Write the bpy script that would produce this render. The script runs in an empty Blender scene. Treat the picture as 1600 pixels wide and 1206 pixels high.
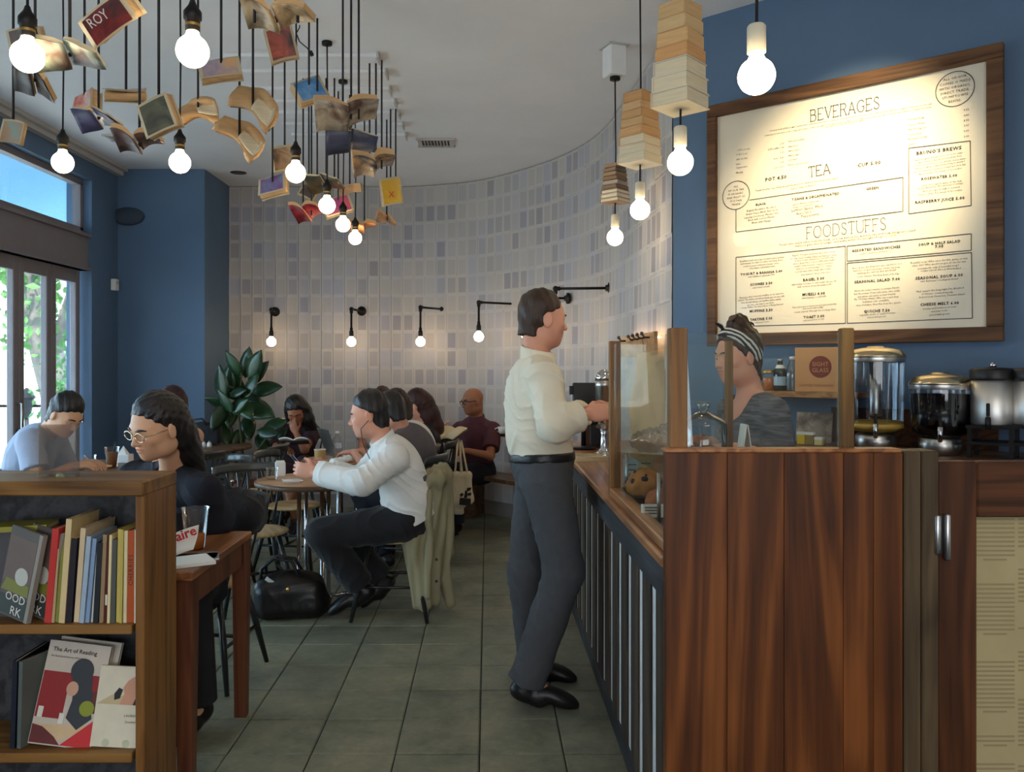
import bpy, math, random
import numpy as np
from mathutils import Vector, Matrix, Euler
random.seed(7)
C = bpy.context.scene.collection
SC = bpy.context.scene
R = math.radians
V = Vector
F0, CX, CY, EYE = 1300.0, 762.0, 574.0, 1.43

def P(px, py, Y):
    """a pixel of the photograph at distance Y, as a point of the room"""
    return V(((px - CX) * Y / F0, Y, EYE + (CY - py) * Y / F0))

def lin(r, g, b):
    f = lambda c: (c / 255 / 12.92) if c / 255 <= .04045 else ((c / 255 + .055) / 1.055) ** 2.4
    return (f(r), f(g), f(b), 1.0)

# ------------------------------------------------------------------ camera, sky, lights, exposure
cd = bpy.data.cameras.new('camera')
cam = bpy.data.objects.new('camera', cd)
C.objects.link(cam)
cam.location = (0, 0, EYE)
cam.rotation_euler = (R(90), 0, 0)
cd.sensor_width = 36
cd.lens = 36 * F0 / 1600
cd.shift_x = 38 / 1600
cd.shift_y = -29 / 1600
cd.clip_start = .05
SC.camera = cam
w = bpy.data.worlds.new('sky')
SC.world = w
w.use_nodes = True
bg = w.node_tree.nodes['Background']
bg.inputs[0].default_value = (.58, .80, 1.0, 1)
bg.inputs[1].default_value = 8.0
sd = bpy.data.lights.new('sun', 'SUN')
sd.energy = 14.0
sd.angle = R(2)
sd.color = (1, .95, .86)
so = bpy.data.objects.new('sun', sd)
C.objects.link(so)
so.rotation_euler = (R(30), R(14), 0)

def area(name, loc, rot, sx, sy, e, col):
    d = bpy.data.lights.new(name, 'AREA')
    d.shape = 'RECTANGLE'
    d.size, d.size_y, d.energy, d.color = sx, sy, e, col
    o = bpy.data.objects.new(name, d)
    C.objects.link(o)
    o.location = loc
    o.rotation_euler = [R(a) for a in rot]
    return o
area('added_front_fill', (-.6, -3.8, 1.5), (105, 0, 0), 5.0, 2.2, 135, (.88, .93, 1.0))  # added fill lamp before the closed rear wall, tilted up to brighten the ceiling
area('added_ceiling_fill', (.9, -.8, 3.2), (0, 0, 0), 1.6, 1.0, 30, (1, .84, .62))  # added warm fill lamp behind the camera, no fixture built for it
def spot(name, loc, to, e, ang, blend, col, rad=.03):
    d = bpy.data.lights.new(name, 'SPOT')
    d.energy, d.spot_size, d.spot_blend, d.color, d.shadow_soft_size = e, R(ang), blend, col, rad
    o = bpy.data.objects.new(name, d)
    C.objects.link(o)
    o.location = loc
    o.rotation_euler = (V(to) - V(loc)).to_track_quat('-Z', 'Y').to_euler()
spot('menu_spotlight', (1.15, 2.45, 3.2), (1.70, 3.93, 2.25), 400, 40, 1.0, (1, .82, .50))
spot('track_spotlight', (.1, 4.6, 3.2), (1.0, 5.0, 2.1), 24, 40, .8, (1, .78, .5))
SC.view_settings.view_transform = 'Standard'
SC.view_settings.look = 'None'
SC.view_settings.gamma = 1
SC.view_settings.use_curve_mapping = False
SC.view_settings.exposure = 0.16

# ------------------------------------------------------------------ materials
MATS = {}
def newmat(name):
    m = bpy.data.materials.new(name)
    m.use_nodes = True
    m.node_tree.nodes.clear()
    MATS[name] = m
    N = m.node_tree.nodes
    L = m.node_tree.links
    out = N.new('ShaderNodeOutputMaterial')
    return m, N, L, out
def sock(L, a, b):
    L.new(a, b)
def math_n(N, L, op, a, b=None, clamp=False):
    n = N.new('ShaderNodeMath')
    n.operation = op
    n.use_clamp = clamp
    for i, x in enumerate((a, b)):
        if x is None: continue
        if isinstance(x, (int, float)): n.inputs[i].default_value = x
        else: L.new(x, n.inputs[i])
    return n.outputs[0]
def mixc(N, L, fac, a, b, mode='MIX'):
    n = N.new('ShaderNodeMix')
    n.data_type = 'RGBA'
    n.blend_type = mode
    for i, x in ((0, fac), (6, a), (7, b)):
        if isinstance(x, (int, float)): n.inputs[i].default_value = x
        elif isinstance(x, tuple): n.inputs[i].default_value = x
        else: L.new(x, n.inputs[i])
    return n.outputs[2]
def coords(N, L, scale=(1, 1, 1), rnd=True, src='Object'):
    tc = N.new('ShaderNodeTexCoord')
    mp = N.new('ShaderNodeMapping')
    mp.inputs['Scale'].default_value = scale
    L.new(tc.outputs[src], mp.inputs['Vector'])
    if rnd:
        oi = N.new('ShaderNodeObjectInfo')
        k = math_n(N, L, 'MULTIPLY', oi.outputs['Random'], 17.3)
        cb = N.new('ShaderNodeCombineXYZ')
        L.new(k, cb.inputs[0]); L.new(k, cb.inputs[1]); L.new(k, cb.inputs[2])
        L.new(cb.outputs[0], mp.inputs['Location'])
    return mp.outputs[0]
def noise(N, L, vec, scale, detail=3, rough=.6, dist=0):
    n = N.new('ShaderNodeTexNoise')
    n.inputs['Scale'].default_value = scale
    n.inputs['Detail'].default_value = detail
    n.inputs['Roughness'].default_value = rough
    n.inputs['Distortion'].default_value = dist
    L.new(vec, n.inputs['Vector'])
    return n.outputs[0]
def ramp(N, L, fac, stops):
    n = N.new('ShaderNodeValToRGB')
    cr = n.color_ramp
    while len(cr.elements) < len(stops): cr.elements.new(.5)
    for e, (p, c) in zip(cr.elements, stops):
        e.position = p
        e.color = c
    L.new(fac, n.inputs[0])
    return n.outputs[0]
def gray(v): return (v, v, v, 1)

def mat(name, col, rough=.6, metal=0., spec=.4, var=.12, vs=7., bump=0., bs=60., objvar=0., attr=None, coat=0., sheen=0., stretch=(1, 1, 1)):
    m, N, L, out = newmat(name)
    b = N.new('ShaderNodeBsdfPrincipled')
    L.new(b.outputs[0], out.inputs[0])
    c = col
    if var:
        vec = coords(N, L, stretch)
        f = noise(N, L, vec, vs, 4)
        c = mixc(N, L, 1.0, col, ramp(N, L, f, [(.3, gray(1 - var)), (.7, gray(1 + var * .6))]), 'MULTIPLY')
    if objvar:
        oi = N.new('ShaderNodeObjectInfo')
        k = math_n(N, L, 'MULTIPLY_ADD', oi.outputs['Random'], 2 * objvar)
        N[-1].inputs[2].default_value = 1 - objvar
        cb = N.new('ShaderNodeCombineColor')
        for i in range(3): L.new(k, cb.inputs[i])
        c = mixc(N, L, 1.0, c, cb.outputs[0], 'MULTIPLY')
    if attr:
        a = N.new('ShaderNodeAttribute')
        a.attribute_name = attr
        c = mixc(N, L, 1.0, c, a.outputs['Color'], 'MULTIPLY')
    if isinstance(c, tuple): b.inputs['Base Color'].default_value = c
    else: L.new(c, b.inputs['Base Color'])
    b.inputs['Roughness'].default_value = rough
    b.inputs['Metallic'].default_value = metal
    b.inputs['Specular IOR Level'].default_value = spec
    b.inputs['Coat Weight'].default_value = coat
    b.inputs['Sheen Weight'].default_value = sheen
    if bump:
        vec = coords(N, L, stretch, False)
        bp = N.new('ShaderNodeBump')
        bp.inputs['Strength'].default_value = bump
        bp.inputs['Distance'].default_value = .01
        L.new(noise(N, L, vec, bs, 3), bp.inputs['Height'])
        L.new(bp.outputs[0], b.inputs['Normal'])
    return m

def wood(name, dark, mid, light, scale=1.0, axis=2, rough=.42, ring=5., objvar=.1, coat=0.):
    """grain runs along the given axis; every board has its own piece of the tree"""
    m, N, L, out = newmat(name)
    b = N.new('ShaderNodeBsdfPrincipled')
    L.new(b.outputs[0], out.inputs[0])
    s = [6 * scale] * 3
    s[axis] = .55 * scale
    vec = coords(N, L, tuple(s))
    n1 = noise(N, L, vec, 1.1, 3, .55, .8)
    w1 = math_n(N, L, 'SINE', math_n(N, L, 'MULTIPLY', n1, ring * 9))
    w1 = math_n(N, L, 'MULTIPLY_ADD', w1, .5); N[-1].inputs[2].default_value = .5
    s2 = [70 * scale] * 3
    s2[axis] = 2.2 * scale
    vec2 = coords(N, L, tuple(s2))
    n2 = noise(N, L, vec2, 1., 3, .7)
    vec3 = coords(N, L, (1.6, 1.6, 1.6))
    n3 = noise(N, L, vec3, 1.3, 2)
    f = math_n(N, L, 'ADD', math_n(N, L, 'MULTIPLY', w1, .30), math_n(N, L, 'MULTIPLY', n2, .42))
    f = math_n(N, L, 'ADD', f, math_n(N, L, 'MULTIPLY', n3, .38))
    c = ramp(N, L, f, [(.28, dark), (.55, mid), (.82, light)])
    if objvar:
        oi = N.new('ShaderNodeObjectInfo')
        k = math_n(N, L, 'MULTIPLY_ADD', oi.outputs['Random'], 2 * objvar)
        N[-1].inputs[2].default_value = 1 - objvar
        cb = N.new('ShaderNodeCombineColor')
        for i in range(3): L.new(k, cb.inputs[i])
        c = mixc(N, L, 1.0, c, cb.outputs[0], 'MULTIPLY')
    L.new(c, b.inputs['Base Color'])
    b.inputs['Roughness'].default_value = rough
    b.inputs['Specular IOR Level'].default_value = .28
    b.inputs['Coat Weight'].default_value = coat
    b.inputs['Coat Roughness'].default_value = .25
    bp = N.new('ShaderNodeBump')
    bp.inputs['Strength'].default_value = .12
    bp.inputs['Distance'].default_value = .004
    L.new(f, bp.inputs['Height'])
    L.new(bp.outputs[0], b.inputs['Normal'])
    return m

def glass(name, tint=(.97, .99, .98, 1), refl=.55, base=.03, rough=.0):
    m, N, L, out = newmat(name)
    t = N.new('ShaderNodeBsdfTransparent')
    t.inputs[0].default_value = tint
    g = N.new('ShaderNodeBsdfGlossy')
    g.inputs['Roughness'].default_value = rough
    lw = N.new('ShaderNodeLayerWeight')
    lw.inputs[0].default_value = .25
    k = math_n(N, L, 'MULTIPLY_ADD', lw.outputs['Fresnel'], refl)
    N[-1].inputs[2].default_value = base
    mx = N.new('ShaderNodeMixShader')
    L.new(k, mx.inputs[0]); L.new(t.outputs[0], mx.inputs[1]); L.new(g.outputs[0], mx.inputs[2])
    L.new(mx.outputs[0], out.inputs[0])
    return m
def emit(name, col, s):
    m, N, L, out = newmat(name)
    e = N.new('ShaderNodeEmission')
    e.inputs[0].default_value = col
    e.inputs[1].default_value = s
    L.new(e.outputs[0], out.inputs[0])
    return m
def translucent(name, col, k=.6):
    m, N, L, out = newmat(name)
    d = N.new('ShaderNodeBsdfDiffuse'); d.inputs[0].default_value = col
    t = N.new('ShaderNodeBsdfTranslucent'); t.inputs[0].default_value = col
    n = noise(N, L, coords(N, L, (1, 1, 1), False), 90, 2)
    c = mixc(N, L, 1., col, ramp(N, L, n, [(.3, gray(.8)), (.7, gray(1.1))]), 'MULTIPLY')
    L.new(c, d.inputs[0]); L.new(c, t.inputs[0])
    mx = N.new('ShaderNodeMixShader'); mx.inputs[0].default_value = k
    L.new(d.outputs[0], mx.inputs[1]); L.new(t.outputs[0], mx.inputs[2])
    L.new(mx.outputs[0], out.inputs[0])
    return m

# ------------------------------------------------------------------ mesh helpers
class MB:
    """collects shapes that become ONE mesh object"""
    def __init__(s):
        s.v, s.f, s.smooth, s.uv = [], [], [], {}
    def add(s, vs, fs, sm=False):
        o = len(s.v)
        s.v += [tuple(v) for v in vs]
        for f in fs:
            s.f.append(tuple(i + o for i in f))
            s.smooth.append(sm)
        return s
    def box(s, c, d, M=None, taper=1.0, bev=0.):
        hx, hy, hz = d[0] / 2, d[1] / 2, d[2] / 2
        if bev > 0:
            vs = []
            b = min(bev, hx * .9, hy * .9, hz * .9)
            for z, k in ((-hz, 1), (-hz + b, 0), (hz - b, 0), (hz, 1)):
                x, y = hx - b * k, hy - b * k
                e = b if not k else b * .4
                for (sx, sy) in ((-1, -1), (1, -1), (1, 1), (-1, 1)):
                    if sx * sy > 0: pts = ((sx * x, sy * (y - e)), (sx * (x - e), sy * y))
                    else: pts = ((sx * (x - e), sy * y), (sx * x, sy * (y - e)))
                    if (sx, sy) in ((-1, -1),): pts = ((-x, -(y - e)), (-(x - e), -y))
                    if (sx, sy) == (1, -1): pts = ((x - e, -y), (x, -(y - e)))
                    if (sx, sy) == (1, 1): pts = ((x, y - e), (x - e, y))
                    if (sx, sy) == (-1, 1): pts = ((-(x - e), y), (-x, y - e))
                    for p in pts: vs.append(V((p[0], p[1], z)))
            fs = [tuple(range(7, -1, -1)), tuple(range(24, 32))]
            for r in range(3):
                for i in range(8):
                    j = (i + 1) % 8
                    fs.append((r * 8 + i, r * 8 + j, r * 8 + 8 + j, r * 8 + 8 + i))
        else:
            t = taper
            vs = [V((x * (t if z < 0 else 1), y * (t if z < 0 else 1), z)) for z in (-hz, hz) for (x, y) in ((-hx, -hy), (hx, -hy), (hx, hy), (-hx, hy))]
            fs = [(3, 2, 1, 0), (4, 5, 6, 7), (0, 1, 5, 4), (1, 2, 6, 5), (2, 3, 7, 6), (3, 0, 4, 7)]
        if M is not None: vs = [M @ v for v in vs]
        c = V(c)
        return s.add([v + c for v in vs], fs)
    def prism(s, pts, z0, z1):
        n = len(pts)
        vs = [(x, y, z0) for x, y in pts] + [(x, y, z1) for x, y in pts]
        fs = [tuple(range(n - 1, -1, -1)), tuple(range(n, 2 * n))] + [(i, (i + 1) % n, n + (i + 1) % n, n + i) for i in range(n)]
        return s.add(vs, fs)
    def tube(s, pts, r, n=8, cap=True, sm=True):
        pts = [V(p) for p in pts]
        rs = r if isinstance(r, (list, tuple)) else [r] * len(pts)
        up = None
        vs, fs = [], []
        for i, p in enumerate(pts):
            d = (pts[min(i + 1, len(pts) - 1)] - pts[max(i - 1, 0)]).normalized()
            if up is None:
                up = V((0, 0, 1)) if abs(d.z) < .9 else V((1, 0, 0))
            a = (up - d * up.dot(d)).normalized()
            b = d.cross(a)
            up = a
            for k in range(n):
                t = 2 * math.pi * k / n
                vs.append(p + (a * math.cos(t) + b * math.sin(t)) * rs[i])
        for i in range(len(pts) - 1):
            for k in range(n):
                j = (k + 1) % n
                fs.append((i * n + k, i * n + j, (i + 1) * n + j, (i + 1) * n + k))
        s.add(vs, fs, sm)
        if cap:
            o = len(s.v) - len(vs)
            s.f.append(tuple(o + k for k in range(n - 1, -1, -1))); s.smooth.append(False)
            e = o + (len(pts) - 1) * n
            s.f.append(tuple(e + k for k in range(n))); s.smooth.append(False)
        return s
    def lathe(s, prof, n=24, c=(0, 0, 0), sm=True, M=None, cap=True):
        vs, fs = [], []
        c = V(c)
        for (r, z) in prof:
            for k in range(n):
                t = 2 * math.pi * k / n
                p = V((max(r, 1e-4) * math.cos(t), max(r, 1e-4) * math.sin(t), z))
                if M is not None: p = M @ p
                vs.append(p + c)
        for i in range(len(prof) - 1):
            for k in range(n):
                j = (k + 1) % n
                fs.append((i * n + k, i * n + j, (i + 1) * n + j, (i + 1) * n + k))
        if cap:
            fs.append(tuple(range(n - 1, -1, -1)))
            fs.append(tuple((len(prof) - 1) * n + k for k in range(n)))
        return s.add(vs, fs, sm)
    def ball(s, c, r, n=12, m=8, M=None):
        r = r if isinstance(r, (tuple, list)) else (r, r, r)
        vs, fs = [], []
        for i in range(m + 1):
            a = math.pi * i / m
            for k in range(n):
                t = 2 * math.pi * k / n
                q = max(math.sin(a), 1e-3)
                p = V((r[0] * q * math.cos(t), r[1] * q * math.sin(t), -r[2] * math.cos(a)))
                if M is not None: p = M @ p
                vs.append(p + V(c))
        for i in range(m):
            for k in range(n):
                j = (k + 1) % n
                fs.append((i * n + k, i * n + j, (i + 1) * n + j, (i + 1) * n + k))
        return s.add(vs, fs, True)
    def grid(s, fn, nu, nv, sm=True, thick=0.):
        """fn(u,v) -> point; optional second skin offset along the normal"""
        g = [[V(fn(i / nu, j / nv)) for j in range(nv + 1)] for i in range(nu + 1)]
        vs = [g[i][j] for i in range(nu + 1) for j in range(nv + 1)]
        w = nv + 1
        fs = [(i * w + j, (i + 1) * w + j, (i + 1) * w + j + 1, i * w + j + 1) for i in range(nu) for j in range(nv)]
        if thick:
            nr = []
            for i in range(nu + 1):
                for j in range(nv + 1):
                    a = g[min(i + 1, nu)][j] - g[max(i - 1, 0)][j]
                    b = g[i][min(j + 1, nv)] - g[i][max(j - 1, 0)]
                    n = a.cross(b)
                    nr.append(n.normalized() if n.length > 1e-9 else V((0, 0, 1)))
            o = len(vs)
            vs += [vs[k] - nr[k] * thick for k in range(o)]
            fs += [tuple(reversed([q + o for q in f])) for f in list(fs)]
            rim = [i * w for i in range(nu + 1)] + [nu * w + j for j in range(1, nv + 1)] + [i * w + nv for i in range(nu - 1, -1, -1)] + [j for j in range(nv - 1, 0, -1)]
            for k in range(len(rim)):
                a, b = rim[k], rim[(k + 1) % len(rim)]
                fs.append((b, a, a + o, b + o))
        return s.add(vs, fs, sm)
    def mesh(s, name, m=None):
        me = bpy.data.meshes.new(name)
        me.from_pydata(s.v, [], s.f)
        me.polygons.foreach_set('use_smooth', s.smooth)
        if m is not None: me.materials.append(m if not isinstance(m, str) else MATS[m])
        me.update()
        return me
    def build(s, name, m, parent=None, world=False, **kw):
        if world and parent is not None:
            o = parent.location
            s.v = [(x - o.x, y - o.y, z - o.z) for x, y, z in s.v]
        return link(name, s.mesh(name, m), parent, **kw)

def link(name, me, parent=None, **kw):
    o = bpy.data.objects.new(name, me)
    C.objects.link(o)
    if parent is not None: o.parent = parent
    for k, x in kw.items(): o[k] = x
    return o
def thing(name, label, cat, loc=(0, 0, 0), rz=0., group=None):
    o = bpy.data.objects.new(name, None)
    o.empty_display_size = .1
    C.objects.link(o)
    o.location = loc
    o.rotation_euler = (0, 0, rz)
    o['label'] = label
    o['category'] = cat
    if group: o['group'] = group
    return o
def tag(o, label, cat, group=None):
    o['label'] = label
    o['category'] = cat
    if group: o['group'] = group
    return o
KIDS = {}
def dup(root, loc, rz=0., label=None, rot=None):
    r = root.copy()
    C.objects.link(r)
    r.location = loc
    r.rotation_euler = rot if rot is not None else (0, 0, rz)
    if label: r['label'] = label
    for ch in [o for o in C.objects if o.parent == root]:
        c = ch.copy()
        C.objects.link(c)
        c.parent = r
        for g in [o for o in C.objects if o.parent == ch]:
            d = g.copy()
            C.objects.link(d)
            d.parent = c
    return r
def struct(o):
    o['kind'] = 'structure'
    return o
def textmesh(txt, size, align='CENTER', extrude=0., res=2, space=1.0, bold=0.):
    cu = bpy.data.curves.new('txt', 'FONT')
    cu.body = txt
    cu.size = size
    cu.align_x = align
    cu.resolution_u = res
    cu.space_character = space
    cu.offset = bold
    cu.extrude = extrude
    o = bpy.data.objects.new('txt', cu)
    me = bpy.data.meshes.new_from_object(o)
    n = len(me.vertices)
    co = np.empty(n * 3, np.float32)
    me.vertices.foreach_get('co', co)
    co = co.reshape(-1, 3)
    fs = [tuple(p.vertices) for p in me.polygons]
    bpy.data.objects.remove(o)
    bpy.data.curves.remove(cu)
    bpy.data.meshes.remove(me)
    return co, fs
def frame(origin, xdir, ydir):
    x = V(xdir).normalized()
    y = V(ydir)
    y = (y - x * y.dot(x)).normalized()
    z = x.cross(y)
    M = Matrix((x, y, z)).transposed().to_4x4()
    M.translation = V(origin)
    return M
def put_text(mb, txt, M, x, y, size, align='CENTER', **kw):
    co, fs = textmesh(txt, size, align, **kw)
    mb.add([M @ V((float(p[0]) + x, float(p[1]) + y, float(p[2]))) for p in co], fs)
# ------------------------------------------------------------------ blended solids (bodies, cloth, bags): distance field -> one smooth mesh
def smin(a, b, k):
    h = np.clip(.5 + .5 * (b - a) / k, 0, 1)
    return b + (a - b) * h - k * h * (1 - h)
class SDF:
    def __init__(s, vs=.008):
        s.vs, s.p, s.clips, s.disp, s.fine = vs, [], [], None, None
    def cap(s, a, b, ra, rb=None, k=.02, clip=None, op=1, infl=0.):
        rb = ra if rb is None else rb
        s.p.append(('c', np.array(a, float), np.array(b, float), ra + infl, rb + infl, k, clip, op))
        return s
    def ell(s, c, r, M=None, k=.02, clip=None, op=1, infl=0.):
        M = np.eye(3) if M is None else np.array(M, float)      # columns = axes
        s.p.append(('e', np.array(c, float), np.array(r, float) + infl, M, None, k, clip, op))
        return s
    def box(s, c, h, M=None, rnd=.01, k=.01, clip=None, op=1):
        M = np.eye(3) if M is None else np.array(M, float)
        s.p.append(('b', np.array(c, float), np.array(h, float), M, rnd, k, clip, op))
        return s
    def bounds(s, q):
        if q[0] == 'c':
            r = max(q[3], q[4])
            return np.minimum(q[1], q[2]) - r, np.maximum(q[1], q[2]) + r
        if q[0] == 'e': e = np.abs(q[3]) @ q[2]
        else: e = np.abs(q[3]) @ q[2]
        return q[1] - e, q[1] + e
    def field(s):
        vs = s.vs
        bb = [s.bounds(q) for q in s.p]
        lo = np.min([b[0] for b, q in zip(bb, s.p) if q[7] > 0], 0) - 3 * vs - .01
        hi = np.max([b[1] for b, q in zip(bb, s.p) if q[7] > 0], 0) + 3 * vs + .01
        ax = []
        for i in range(3):
            if s.fine is None: ax.append(np.arange(lo[i], hi[i] + vs, vs)); continue
            c, h, v2 = s.fine
            a, b = max(lo[i], c[i] - h), min(hi[i], c[i] + h)
            ax.append(np.concatenate([np.arange(a - vs, lo[i] - vs, -vs)[::-1], np.arange(a, b, v2), np.arange(b + v2 * .5, hi[i] + vs, vs)]))
        ax = [a.astype(np.float32) for a in ax]
        s.ax = ax
        n = np.array([len(a) for a in ax])
        D = np.full(n, 1.0, np.float32)
        for q, (b0, b1) in zip(s.p, bb):
            m = q[5] + 3 * vs + .004
            i0 = [max(0, int(np.searchsorted(ax[k], b0[k] - m)) - 1) for k in range(3)]
            i1 = [min(int(n[k]), int(np.searchsorted(ax[k], b1[k] + m)) + 1) for k in range(3)]
            if any(p <= q_ for p, q_ in zip(i1, i0)): continue
            X, Y, Z = np.ix_(ax[0][i0[0]:i1[0]], ax[1][i0[1]:i1[1]], ax[2][i0[2]:i1[2]])
            if q[0] == 'c':
                a, b = q[1], q[2]
                ab = b - a
                L2 = max(float(ab @ ab), 1e-9)
                t = np.clip(((X - a[0]) * ab[0] + (Y - a[1]) * ab[1] + (Z - a[2]) * ab[2]) / L2, 0, 1)
                d = np.sqrt((X - a[0] - t * ab[0]) ** 2 + (Y - a[1] - t * ab[1]) ** 2 + (Z - a[2] - t * ab[2]) ** 2) - (q[3] + (q[4] - q[3]) * t)
            else:
                c, r, M = q[1], q[2], q[3]
                x, y, z = X - c[0], Y - c[1], Z - c[2]
                l = [x * M[0, i] + y * M[1, i] + z * M[2, i] for i in range(3)]
                if q[0] == 'e':
                    k0 = np.sqrt((l[0] / r[0]) ** 2 + (l[1] / r[1]) ** 2 + (l[2] / r[2]) ** 2)
                    k1 = np.sqrt((l[0] / r[0] ** 2) ** 2 + (l[1] / r[1] ** 2) ** 2 + (l[2] / r[2] ** 2) ** 2)
                    d = k0 * (k0 - 1) / np.maximum(k1, 1e-6)
                else:
                    g = [np.abs(l[i]) - (r[i] - q[4]) for i in range(3)]
                    d = np.sqrt(sum(np.maximum(gi, 0) ** 2 for gi in g)) + np.minimum(np.maximum(np.maximum(g[0], g[1]), g[2]), 0) - q[4]
            if q[6]:
                for cq in q[6]:
                    if callable(cq):
                        d = np.maximum(d, cq(X, Y, Z)); continue
                    pn, pp = cq
                    d = np.maximum(d, (X - pp[0]) * pn[0] + (Y - pp[1]) * pn[1] + (Z - pp[2]) * pn[2])
            S = D[i0[0]:i1[0], i0[1]:i1[1], i0[2]:i1[2]]
            if q[7] > 0: S[...] = smin(S, d, max(q[5], 1e-5))
            else: S[...] = -smin(-S, d, max(q[5], 1e-5))
        if s.disp is not None or s.clips:
            X, Y, Z = np.ix_(*ax)
            if s.disp is not None: D += s.disp(X, Y, Z).astype(np.float32)
            for c in s.clips:
                if callable(c): D = np.maximum(D, c(X, Y, Z))
                else:
                    pn, pp = c
                    D = np.maximum(D, (X - pp[0]) * pn[0] + (Y - pp[1]) * pn[1] + (Z - pp[2]) * pn[2])
        return D, lo
    def arrays(s):
        D, lo = s.field()
        D[0], D[-1] = 1, 1
        D[:, 0], D[:, -1] = 1, 1
        D[:, :, 0], D[:, :, -1] = 1, 1
        I = D < 0
        n = np.array(D.shape)
        cnt = np.zeros(n - 1, np.uint8)
        for a in (0, 1):
            for b in (0, 1):
                for c in (0, 1):
                    cnt += I[a:n[0] - 1 + a, b:n[1] - 1 + b, c:n[2] - 1 + c]
        act = (cnt > 0) & (cnt < 8)
        ids = np.argwhere(act)
        index = np.full(n - 1, -1, np.int32)
        index[act] = np.arange(len(ids))
        corner = np.array([(a, b, c) for a in (0, 1) for b in (0, 1) for c in (0, 1)])
        val = np.stack([D[ids[:, 0] + c[0], ids[:, 1] + c[1], ids[:, 2] + c[2]] for c in corner], 1)
        acc = np.zeros((len(ids), 3), np.float32)
        w = np.zeros(len(ids), np.float32)
        for i in range(8):
            for j in range(i + 1, 8):
                if np.abs(corner[i] - corner[j]).sum() != 1: continue
                a, b = val[:, i], val[:, j]
                m = (a < 0) != (b < 0)
                t = np.where(m, a / np.where(m, a - b, 1), 0)
                acc += m[:, None] * (corner[i] + t[:, None] * (corner[j] - corner[i]))
                w += m
        pos = ids + acc / np.maximum(w, 1)[:, None]
        pos = np.stack([np.interp(pos[:, k], np.arange(len(s.ax[k])), s.ax[k]) for k in range(3)], 1)
        quads = []
        for axis in range(3):
            u, v = (axis + 1) % 3, (axis + 2) % 3
            sl0 = [slice(1, -1)] * 3
            sl1 = [slice(1, -1)] * 3
            sl0[axis] = slice(0, -1)
            sl1[axis] = slice(1, None)
            A, B = I[tuple(sl0)], I[tuple(sl1)]
            e = np.argwhere(A != B)
            if not len(e): continue
            flip = A[e[:, 0], e[:, 1], e[:, 2]]
            e = e + np.array([0 if k == axis else 1 for k in range(3)])
            def cell(du, dv):
                q = e.copy()
                q[:, u] -= du
                q[:, v] -= dv
                return index[q[:, 0], q[:, 1], q[:, 2]]
            q = np.stack([cell(1, 1), cell(0, 1), cell(0, 0), cell(1, 0)], 1)
            q[~flip] = q[~flip][:, ::-1]
            quads.append(q)
        return pos, np.concatenate(quads)
    def build(s, name, m, parent=None, color=None, smooth=1, **kw):
        """vertices are built in room coordinates and stored relative to the parent's place"""
        pos, q = s.arrays()
        for _ in range(smooth):
            a = np.zeros_like(pos)
            c = np.zeros(len(pos))
            for i in range(4):
                np.add.at(a, q[:, i], pos[q[:, (i + 1) % 4]])
                np.add.at(c, q[:, i], 1)
            pos = pos * .5 + .5 * a / np.maximum(c, 1)[:, None]
        me = bpy.data.meshes.new(name)
        o = np.zeros(3)
        q_ = parent
        while q_ is not None:
            o = o + np.array(q_.location); q_ = q_.parent
        me.vertices.add(len(pos))
        me.vertices.foreach_set('co', (pos - o).astype(np.float32).ravel())
        me.loops.add(len(q) * 4)
        me.loops.foreach_set('vertex_index', q.astype(np.int32).ravel())
        me.polygons.add(len(q))
        me.polygons.foreach_set('loop_start', np.arange(0, len(q) * 4, 4, dtype=np.int32))
        me.polygons.foreach_set('use_smooth', np.ones(len(q), bool))
        me.update(calc_edges=True)
        if color is not None:
            ca = me.color_attributes.new('tint', 'FLOAT_COLOR', 'POINT')
            ca.data.foreach_set('color', color(pos).astype(np.float32).ravel())
        me.materials.append(MATS[m] if isinstance(m, str) else m)
        return link(name, me, parent, **kw)

def folds(amp, dirv, freq=40., seed=0.):
    """cloth creases roughly square to dirv: soft waves and thin ridges"""
    d = np.array(V(dirv).normalized())
    def f(X, Y, Z):
        t = X * d[0] + Y * d[1] + Z * d[2]
        wv = .5 * np.sin(13 * X + 2 * seed) + .5 * np.sin(17 * Z + 11 * Y + seed) + .3 * np.sin(31 * Y - 23 * X)
        m = .45 + .55 * np.sin(9 * X + 14 * Z - 8 * Y + seed)
        r1 = (1 - np.abs(np.sin(freq * .5 * t + 2.6 * wv + seed))) ** 2
        r2 = (1 - np.abs(np.sin(freq * .8 * t - 3.4 * wv + 11 * X + 2 * seed))) ** 3
        return amp * (.5 * np.sin(freq * .6 * t + 2.0 * wv + seed) * m - 1.5 * r1 * np.maximum(m, 0) - 1.2 * r2 * np.maximum(1 - m, 0) + .5)
    return f

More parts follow.
